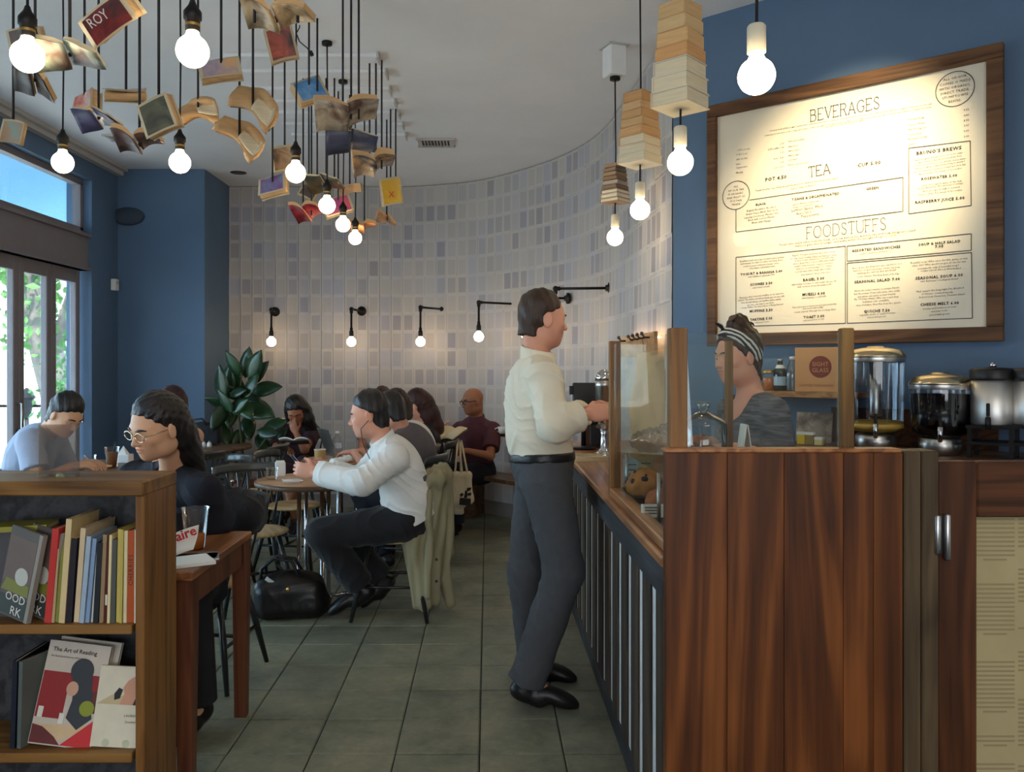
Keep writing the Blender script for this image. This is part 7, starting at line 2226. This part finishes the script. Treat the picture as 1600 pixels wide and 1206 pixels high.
# ------------------------------------------------------------------ back counter and shelf along the menu wall
WO = V((1.008, 4.52, 0))
def wp(px, py, d):
    o = V((0, 0, EYE)); dr = V(((px - CX) / F0, 1, (CY - py) / F0))
    b = WO + WN * d
    return o + dr * ((b - o).dot(WN) / dr.dot(WN))
WM = Matrix((WD, -WN, V((0, 0, 1)))).transposed()      # local x along the wall, y into the wall
zsh = wp(1260, 612, .2).z
a, b = wp(1190, 612, .10), wp(1350, 612, .10)
t = thing('wall_shelf', 'wooden shelf holding bottles and a kraft box below the menu', 'shelf', (a + b) / 2)
mb = MB(); mb.box(V(((a.x + b.x) / 2, (a.y + b.y) / 2, zsh - .014)), ((b - a).length, .20, .028), WM, bev=.003); mb.build('board', 'shelf_wood', t, world=True)
for q in (.15, .85):
    p = a.lerp(b, q); mb = MB(); mb.box(V((p.x, p.y, zsh - .055)) , (.02, .16, .055), WM); mb.build('bracket', 'steel_dark', t, world=True)
def on_shelf(px, d=.11): 
    p = wp(px, 600, d); return V((p.x, p.y, zsh + .0005))
c = on_shelf(1201)
t = thing('preserve_jar', 'small jar of orange preserve at the left end of the wall shelf', 'jar', c)
lathe_part('glass_body', 'clear_glass', t, [(.028, 0), (.031, .004), (.031, .075), (.027, .085)], c); lathe_part('preserve', 'orange_tea', t, [(.028, .003), (.028, .062), (.001, .062)], c); lathe_part('lid', 'brass', t, [(.029, .083), (.030, .086), (.030, .100), (.001, .101)], c)
c = on_shelf(1219)
t = thing('green_bottle', 'green water bottle with pale label on the wall shelf', 'bottle', c)
lathe_part('glass_body', 'green_glass', t, [(.027, 0), (.030, .004), (.030, .085), (.024, .105), (.012, .128), (.011, .142)], c)
lathe_part('water', 'green_glass', t, [(.026, .004), (.026, .09), (.001, .09)], c)
lathe_part('label', cover((170, 196, 214)), t, [(.0306, .025), (.0306, .068)], c, cap=False); lathe_part('neck_label', 'white_paper', t, [(.0235, .108), (.0155, .125)], c, cap=False); lathe_part('cap', 'steel', t, [(.013, .141), (.0135, .153), (.001, .154)], c)
c = on_shelf(1238)
t = thing('clear_bottle', 'empty clear plastic bottle between green bottle and kraft box', 'bottle', c)
lathe_part('plastic_body', 'cup_plastic', t, [(.026, 0), (.030, .004), (.028, .02), (.030, .03), (.028, .045), (.030, .055), (.030, .09), (.024, .115), (.012, .140), (.012, .150)], c); lathe_part('cap', 'white_ceramic', t, [(.0145, .150), (.0145, .164), (.001, .165)], c)
p0, p1 = wp(1248, 610, .12), wp(1316, 610, .12)
cc = (p0 + p1) / 2
t = thing('kraft_box', 'kraft cardboard box with round dark red coffee emblem on the wall shelf', 'box', V((cc.x, cc.y, zsh)))
hz = wp(1280, 543, .12).z - zsh; wd = (p1 - p0).length
mb = MB(); mb.box(V((cc.x, cc.y, zsh + hz / 2)), (wd, .10, hz), WM, bev=.002); bx_ = mb.build('carton', 'kraft', t, world=True)
E = frame(V((cc.x, cc.y, zsh)) + WN * .0512, WD, (0, 0, 1))
mb = MB(); n = 30; r = .051; vs = [E @ V((.018 + r * math.cos(2 * math.pi * i / n), hz * .56 + r * math.sin(2 * math.pi * i / n), 0)) for i in range(n)]; mb.add(vs, [tuple(range(n))]); mb.build('emblem', 'kraft_red', t, world=True)
mb = MB(); E2 = frame(V((cc.x, cc.y, zsh)) + WN * .0518, WD, (0, 0, 1)); put_text(mb, 'SIGHT', E2, .018, hz * .56 + .004, .027); put_text(mb, 'GLASS', E2, .018, hz * .56 - .024, .027); mb.build('emblem_text', 'kraft', t, world=True)
mb = MB(); put_text(mb, 'COFFEE SEASONED', E2, .0, hz * .12, .0145, space=1.3); mb.build('box_text', 'kraft_red', t, world=True)
# back counter
zb = 1.075
a, b = wp(1150, 700, .25), wp(1600, 700, .25)
b = b + WD * .5
t = thing('back_counter', 'dark wooden back counter along the blue menu wall', 'counter', V((((a + b) / 2).x, ((a + b) / 2).y, 0)))
m_ = (a + b) / 2
mb = MB(); mb.box(V((m_.x, m_.y, zb - .02)), ((b - a).length, .50, .04), WM, bev=.004); mb.build('worktop', 'dark_table_wood', t, world=True)
mb = MB(); mb.box(V((m_.x, m_.y, (zb - .04) / 2)), ((b - a).length - .04, .46, zb - .041), WM); mb.build('carcass', 'gate_wood', t, world=True)
a2, b2 = wp(1300, 650, .02), wp(1560, 650, .02); m2 = (a2 + b2) / 2
mb = MB(); mb.box(V((m2.x, m2.y, zb + .085)), ((b2 - a2).length, .02, .165), WM); mb.build('backsplash', 'gate_rail_wood', t, world=True)
def dispenser(label, px, d, ztop_py, half_px, liquid, liq_py, mname, inner=True, pot_py=None):
    p = wp(px, 690, d); c = V((p.x, p.y, zb + .0005)); k = p.y / F0
    r = half_px * k
    H_ = wp(px, ztop_py, d).z - zb
    t = thing('drink_dispenser', label, 'dispenser', c)
    bz = .075
    lathe_part('base', 'steel', t, [(r * .62, 0), (r * .66, .006), (r * .72, .03), (r * .70, .06), (r * .60, bz)], c, 28)
    lathe_part('tank', 'tank_plastic', t, [(r * .70, bz), (r * .90, bz + .012), (r * .96, bz + .05), (r, H_ - .055), (r * 1.0, H_ - .045)], c, 32)
    lz = wp(px, liq_py, d).z - zb
    lathe_part('drink', liquid, t, [(r * .68, bz + .004), (r * .88, bz + .015), (r * .935, bz + .05), (r * .96, lz), (.001, lz)], c, 32)
    lathe_part('lid', mname, t, [(r * 1.04, H_ - .050), (r * 1.04, H_ - .042), (r * .86, H_ - .018), (r * .55, H_ - .008), (r * .30, H_ - .006), (r * .28, H_), (.001, H_)], c, 32)
    lathe_part('rim_band', 'steel', t, [(r * 1.015, H_ - .068), (r * 1.03, H_ - .06), (r * 1.03, H_ - .05)], c, 32, cap=False)
    if inner: lathe_part('ice_core', 'steel', t, [(r * .20, lz + .05), (r * .22, lz + .06), (r * .22, H_ - .06)], c, 18)
    f_ = V((-c.x, -c.y, 0)).normalized()
    mb = MB(); mb.tube([c + f_ * r * .85 + V((0, 0, bz + .03)), c + f_ * (r + .035) + V((0, 0, bz + .03))], .010, 8); mb.tube([c + f_ * (r + .03) + V((0, 0, bz + .045)), c + f_ * (r + .03) + V((0, 0, bz - .015))], [.011, .008], 8); tap = mb.build('tap', 'chrome', t, world=True)
    mb = MB(); mb.box(c + f_ * (r + .03) + V((0, 0, bz + .065)), (.012, .010, .045), bev=.003); mb.build('lever', 'black_plastic', t, world=True)
    return t
dispenser('tall clear drink dispenser with steel lid and a little yellow drink left', 1368, .27, 541, 42, 'pale_tea', 668, 'warm_steel')
dispenser('shorter drink dispenser full of black tea, right of the tall clear one', 1469, .30, 582, 43, 'black_tea', 615, 'warm_steel', False)
for i, (px, d, lab) in enumerate(((1552, .30, 'steel coffee urn with black lid right of the black tea dispenser'), (1618, .30, 'steel coffee urn with black lid cut by the right edge of the photo'))):
    p = wp(px, 690, d); c = V((p.x, p.y, zb + .0005)); r = 31 * p.y / F0
    H_ = wp(px, 574, d).z - zb
    zs = wp(px, 664, d).z - zb
    t = thing('coffee_urn', lab, 'urn', c)
    mb = MB(); mb.box(c + V((0, 0, zs / 2 - .006)), (r * 2.1, r * 2.0, .012), WM); 
    for sx in (-1, 1):
        for sy in (-1, 1): mb.box(c + WM @ V((sx * r * .9, sy * r * .85, zs / 2)), (.014, .014, zs), WM)
    mb.box(c + V((0, 0, zs - .006)), (r * 2.1, r * 2.0, .012), WM); mb.build('stand', 'black_metal', t, world=True)
    lathe_part('body', 'urn_steel', t, [(r * .96, zs), (r, zs + .006), (r, H_ - .05)], c, 28)
    lathe_part('lid', 'black_plastic', t, [(r * 1.03, H_ - .05), (r * 1.05, H_ - .045), (r * 1.05, H_ - .012), (r * .96, H_ - .004), (r * .3, H_), (.001, H_)], c, 28)
    f_ = V((-c.x, -c.y, 0)).normalized()
    lathe_part('pump_knob', 'chrome', t, [(.012, H_), (.012, H_ + .012), (.004, H_ + .02)], c, 12)
    mb = MB(); mb.tube([c + f_ * r * .9 + V((-.02, 0, zs + .03)), c + f_ * (r + .035) + V((-.02, 0, zs + .03)), c + f_ * (r + .035) + V((-.02, 0, zs - .01))], .010, 8); mb.build('tap', 'black_plastic', t, world=True)
    mb = MB(); mb.box(c + f_ * (r + .035) + V((-.02, 0, zs + .065)), (.012, .012, .05), bev=.003); mb.build('lever', 'black_plastic', t, world=True)
p = wp(1272, 668, .12); c = V((p.x, p.y, zb))
t = thing('photo_print', 'brown toned photo print leaning on the back counter below the shelf', 'picture', c)
h1 = wp(1272, 645, .12).z - zb
mb = MB(); mb.box(c + V((0, 0, h1 / 2 + .002)), (.165, .006, h1), WM @ Matrix.Rotation(R(-8), 3, 'X')); mb.build('print', picmat((190, 170, 150), (92, 76, 66)), t, world=True)
mb = MB(); mb.box(c - WN * .006 + V((0, 0, h1 / 2)), (.16, .004, h1 - .01), WM @ Matrix.Rotation(R(-8), 3, 'X')); mb.build('backing_card', 'kraft', t, world=True)
for px, col, lab in ((1253, (226, 190, 40), 'small yellow tea box in front of the photo print'), (1280, (222, 206, 140), 'small pale yellow packet right of the yellow tea box'), (1266, (150, 128, 60), 'dark olive packet between the two yellow ones')):
    p = wp(px, 690, .22); c = V((p.x, p.y, zb + .0005))
    t = thing('tea_box', lab, 'box', c, 0, 'tea packets on the back counter')
    h2 = .055 if px != 1280 else .035
    mb = MB(); mb.box(c + V((0, 0, h2 / 2)), (.036, .03, h2), WM, bev=.002); o = mb.build('carton', cover(col), t, world=True)
    mb = MB(); mb.box(c + V((0, 0, h2 - .004)), (.037, .031, .012), WM); mb.build('flap', 'white_paper', t, world=True)

# ------------------------------------------------------------------ on the tables
def tumbler(label, c, r0, r1, h, liquid, lz, name='plastic_cup', cat='cup', straw=False):
    t = thing(name, label, cat, c)
    lathe_part('cup_wall', 'cup_plastic', t, [(r0, 0), (r0 + .002, .003), (r1, h - .004), (r1 + .003, h - .002), (r1 + .002, h)], c, 26, cap=False)
    lathe_part('cup_base', 'cup_plastic', t, [(r0, .001), (.001, .002)], c, 26, cap=False)
    if liquid:
        k = lz / h
        lathe_part('drink', liquid, t, [(r0 - .002, .003), (r0 + (r1 - r0) * k - .002, lz), (.001, lz)], c, 26)
    if straw:
        mb = MB(); mb.tube([c + V((-.01, 0, .02)), c + V((.03, 0, h + .05))], .004, 6); mb.build('straw', 'black_plastic', t, world=True)
    return t
TZ = .7505
tumbler('plastic cup with a little orange iced tea on the table behind the bookcase', V(((305 - CX) * 3.12 / F0, 3.12, TZ)), .032, .049, .155, 'orange_tea', .055)
tumbler('plastic cup of milky iced coffee with straw on the window table', V(((175 - CX) * 5.7 / F0, 5.7, TZ)), .032, .046, .135, 'coffee_milk', .10, straw=True)
tumbler('small empty water glass on the window table left of the iced coffee', V(((135 - CX) * 5.55 / F0, 5.60, TZ)), .034, .038, .09, None, 0, 'water_glass', 'glass')
tumbler('small clear glass on the round table before the seated man', V(((425 - CX) * 5.05 / F0, 5.05, TZ)), .03, .036, .07, None, 0, 'water_glass', 'glass')
t = thing('magazine', 'white magazine with red title lettering lying on a pile at the table edge', 'magazine', (-1.02, 2.86, TZ))
mb = MB(); mb.box((-1.06, 2.88, TZ + .006), (.20, .14, .011), Matrix.Rotation(R(32), 3, 'Z')); mb.build('page_block', 'white_paper', t, world=True)
mp = MB(); A, B_, C2, D2 = P(262, 874, 2.80), P(302, 858, 2.84), P(311, 820, 2.92), P(262, 838, 2.88)
mp.grid(lambda u, v: A.lerp(B_, u).lerp(D2.lerp(C2, u), v) + V((0, .012 * math.sin(math.pi * v), .004 * math.sin(3 * u))), 6, 6, True, .002); mp.build('cover', 'white_paper', t, world=True)
E = frame(D2.lerp(A, .42) + V((.0, -.006, .0)), B_ - A, D2 - A)
mb = MB(); put_text(mb, 'aire', frame(P(276, 846, 2.845), C2 - D2, V((0, .35, 1))), 0, 0, .046, 'LEFT', bold=.0012); mb.build('title_text', 'ink_red', t, world=True)
for k, (dx, rz) in enumerate(((0, 12), (.012, 22))):
    t = thing('magazine', ['grey edged magazine directly under the white one', 'lowest magazine of the pile at the table edge'][k], 'magazine', (-1.04 + dx, 2.93, TZ))
    mb = MB(); mb.box((-1.05 + dx, 2.95 + .01 * k, TZ + .004 + 0 * k), (.17 - .02 * k, .11, .006), Matrix.Rotation(R(rz), 3, 'Z')); mb.build('page_block', 'white_paper', t, world=True)
    mb = MB(); mb.box((-1.05 + dx, 2.95 + .01 * k, TZ + .0078), (.172 - .02 * k, .112, .0012), Matrix.Rotation(R(rz), 3, 'Z')); mb.build('cover', cover((150 - 30 * k, 146 - 20 * k, 140)), t, world=True)
t = thing('sign_holder', 'tan tinted clear sign holder standing on top of the bookcase', 'sign holder', P(92, 738, 2.5))
x0_, x1_ = P(61, 700, 2.5).x, P(124, 700, 2.5).x
mb = MB(); mb.box(((x0_ + x1_) / 2, 2.50, 1.103 + .078), (x1_ - x0_, .005, .155)); mb.build('upright_panel', 'acrylic_tan', t, world=True)
mb = MB(); mb.box(((x0_ + x1_) / 2, 2.505, 1.1045), (x1_ - x0_, .07, .004)); mb.build('foot', 'clear_glass', t, world=True)
def plate_sq(label, c, s, m='white_ceramic', rz=20):
    t = thing('plate', label, 'plate', c)
    M = Matrix.Rotation(R(rz), 3, 'Z')
    mb = MB(); mb.box(c + V((0, 0, .004)), (s * .7, s * .7, .008), M, bev=.003); mb.build('foot', m, t, world=True)
    mb = MB(); mb.box(c + V((0, 0, .012)), (s, s * .8, .008), M, bev=.003); mb.build('dish', m, t, world=True)
plate_sq('white square plate on the round table before the seated man', V(((457 - CX) * 4.92 / F0, 4.92, TZ)), .115)
plate_sq('pale plate with leftovers on the window table', V(((158 - CX) * 5.62 / F0, 5.62, TZ)), .14, 'kraft')
t = thing('napkin_holder', 'white napkin holder on the round table', 'napkin holder', V(((438 - CX) * 5.2 / F0, 5.2, TZ)))
c = t.location
mb = MB(); mb.box(c + V((0, 0, .045)), (.06, .05, .09), Matrix.Rotation(R(20), 3, 'Z'), bev=.004); mb.build('case', 'white_paint', t, world=True)
mb = MB(); mb.box(c + V((0, 0, .093)), (.05, .03, .008), Matrix.Rotation(R(20), 3, 'Z')); mb.build('napkin', 'white_paper', t, world=True)
t = thing('napkin_box', 'white napkin box on the window table right of the iced coffee', 'napkin box', V(((193 - CX) * 5.95 / F0, 5.95, TZ)))
c = t.location
mb = MB(); mb.box(c + V((0, 0, .03)), (.11, .09, .06), bev=.004); mb.build('case', 'white_ceramic', t, world=True)
mb = MB(); mb.add([c + V(q) for q in ((-.03, -.03, .06), (.03, -.03, .06), (.03, .03, .06), (-.03, .03, .06), (0, 0, .12))], [(0, 1, 4), (1, 2, 4), (2, 3, 4), (3, 0, 4), (3, 2, 1, 0)]); mb.build('napkin', 'white_paper', t, world=True)
# phone in the man's hands
t = thing('phone', 'lit phone held by the man in the white shirt', 'phone', P(466, 724, 4.66))
c = t.location
Mp = Matrix.Rotation(R(-62), 3, 'Y') @ Matrix.Rotation(R(8), 3, 'X')
d = (Matrix.Rotation(R(25), 3, 'Z'))
Mp = d @ Matrix.Rotation(R(50), 3, 'Y')
mb = MB(); mb.box(c, (.135, .068, .008), Mp, bev=.003); mb.build('case', 'black_plastic', t, world=True)
mb = MB(); mb.box(c + Mp @ V((0, 0, .0047)), (.118, .060, .0012), Mp); mb.build('screen', 'screen_blue', t, world=True)
def paper_cup(label, c):
    t = thing('paper_cup', label, 'cup', c)
    lathe_part('wall', 'cup_paper', t, [(.029, 0), (.030, .002), (.041, .098)], c, 22, cap=False); lathe_part('rim', 'white_paper', t, [(.041, .097), (.0435, .099), (.0435, .102), (.040, .103)], c, 22, cap=False); lathe_part('coffee', 'coffee_milk', t, [(.029, .004), (.0385, .08), (.001, .08)], c, 22)
paper_cup('tan paper coffee cup on the laptop table', V(((499 - CX) * 5.86 / F0, 5.88, TZ)))
t = thing('water_bottle', 'clear plastic water bottle standing beside the laptop', 'bottle', V(((527 - CX) * 6.25 / F0, 6.25, TZ)))
c = t.location
lathe_part('bottle_wall', 'cup_plastic', t, [(.028, 0), (.032, .005), (.030, .03), (.032, .04), (.030, .06), (.032, .07), (.032, .12), (.026, .15), (.013, .175), (.012, .185)], c, 22)
lathe_part('label', cover((196, 206, 214)), t, [(.0326, .075), (.0326, .115)], c, 22, cap=False); lathe_part('cap', 'white_ceramic', t, [(.0145, .184), (.0145, .200), (.001, .201)], c)
t = thing('laptop', 'open silver laptop on the round table before the man in grey', 'laptop', V(((534 - CX) * 6.36 / F0, 6.40, TZ)))
c = t.location
Mz = Matrix.Rotation(R(-62), 3, 'Z')
mb = MB(); mb.box(c + V((.02, 0, .008)), (.30, .21, .015), Mz, bev=.004); mb.build('keyboard_base', 'steel', t, world=True)
hp = c + Mz @ V((0, -.105, .016)) + V((.02, 0, 0))
hp = c + V((.02, 0, .016)) + Mz @ V((0, -.105, 0))
Ms = Mz @ Matrix.Rotation(R(-22 + 0), 3, 'X')
Ms = Mz @ Matrix.Rotation(R(20), 3, 'X')
mb = MB(); mb.box(hp + Ms @ V((0, 0, .105)), (.30, .007, .21), Ms, bev=.003); mb.build('screen_lid', 'steel', t, world=True)
mb = MB(); mb.box(hp + Ms @ V((0, .0042, .105)), (.275, .001, .18), Ms); mb.build('display', cover((178, 182, 188)), t, world=True)
S = SDF(.006)
c = V(((533 - CX) * 5.98 / F0, 5.99, TZ))
t = thing('crumpled_napkin', 'crumpled white napkin on the laptop table beside the paper cup', 'napkin', c)
S.ell(c + V((0, 0, .014)), (.09, .04, .02), k=.02).ell(c + V((.05, 0, .022)), (.04, .035, .026), k=.02); S.disp = lambda X, Y, Z: .006 * np.sin(110 * X + 60 * Y) * np.sin(90 * Z + 70 * X); S.clips = [plane((0, 0, -1), c)]
S.build('paper', 'white_paper', t)
# magazine of the man in maroon, book of the reading woman
def open_book(label, c, w, h, rz, tilt, m='white_paper', covercol=(60, 54, 46), name='open_book'):
    t = thing(name, label, 'book', c)
    M = Matrix.Rotation(R(rz), 3, 'Z') @ Matrix.Rotation(R(tilt), 3, 'X')
    for sx in (-1, 1):
        mb = MB(); mb.grid(lambda u, v: c + M @ V((sx * u * w, (v - .5) * h, .016 * math.sin(math.pi * min(1, u * 1.05)) ** .8 + .01 * u + .004)), 6, 2, True, .010 * sx); mb.build('page_block', m, t, world=True)
    mb = MB(); mb.grid(lambda u, v: c + M @ V(((u * 2 - 1) * w * 1.03, (v - .5) * h * 1.03, -.008 + .004 * abs(u * 2 - 1))), 6, 2, True, .003); mb.build('cover', cover(covercol), t, world=True)
open_book('open white book in front of the woman in the plum dress', P(460, 690, 7.02), .12, .18, 6, -14)
open_book('open magazine with dark cover held by the man in maroon', P(700, 678, 7.0), .14, .20, -40, 24, 'pale_paper', (58, 56, 40), 'open_magazine')
for i, (px, py) in enumerate(((318, 683), (327, 682))):
    c = V(((px - CX) * 7.1 / F0, 7.1, TZ))
    t = thing('salt_shaker', ['white salt shaker on the corner table, left one', 'white salt shaker on the corner table, right one'][i], 'shaker', c)
    lathe_part('body', 'white_ceramic', t, [(.018, 0), (.022, .01), (.018, .035), (.012, .042)], c, 14); lathe_part('cap', 'steel', t, [(.012, .042), (.011, .05), (.001, .054)], c, 14)
c = ld.location + V((-.03, 0, .0155))
t = thing('white_cup', 'white cup standing on the ledge beside the man in maroon', 'cup', c)
lathe_part('bowl', 'white_ceramic', t, [(.024, 0), (.03, .008), (.040, .06), (.037, .06), (.026, .012), (.001, .010)], c, 20)
mb = MB(); mb.tube([c + V((-.038, 0, .05)), c + V((-.06, 0, .045)), c + V((-.06, 0, .022)), c + V((-.032, 0, .016))], .005, 6); mb.build('handle', 'white_ceramic', t, world=True)
# laptop case on the corner table
t = thing('black_satchel', 'black satchel leaning on the corner table beneath the blue wall', 'bag', V((-2.62, 7.35, TZ)))
S = SDF(.009); S.box(V((-2.55, 7.34, TZ + .085)), (.20, .05, .08), None, .03).ell(V((-2.50, 7.34, TZ + .15)), (.13, .045, .05), k=.05); S.clips = [plane((0, 0, -1), (0, 0, TZ + .001))]; S.build('bag_body', 'black_cloth', t)
mb = MB(); mb.tube([V((-2.62, 7.30, TZ + .15)), V((-2.6, 7.29, TZ + .22)), V((-2.50, 7.29, TZ + .23)), V((-2.46, 7.30, TZ + .17))], .009, 6); mb.build('handle', 'black_leather', t, world=True)
# wall fittings
c = P(200, 338, 7.74)
t = thing('wall_speaker', 'dark oval speaker on the blue wall', 'speaker', c)
mb = MB(); mb.ball((0, 0, 0), (.155, .05, .085), 24, 12); o = mb.build('grille', 'speaker_cloth', t)
mb = MB(); mb.lathe([(.03, 0), (.03, .05)], 12, (0, .02, 0), True, Matrix.Rotation(R(-90), 3, 'X')); mb.build('mount', 'black_metal', t)
c = V((-3.435, 7.64, P(176, 445, 7.64).z))
t = thing('intercom', 'small white intercom box on the window wall beside the blue corner', 'intercom', c)
mb = MB(); mb.box(c + V((.012, 0, 0)), (.045, .075, .105), bev=.004); mb.build('housing', 'white_paint', t, world=True)
mb = MB(); mb.box(c + V((.0355, 0, .02)), (.003, .04, .03)); mb.build('speaker_slot', 'trim_paint', t, world=True)
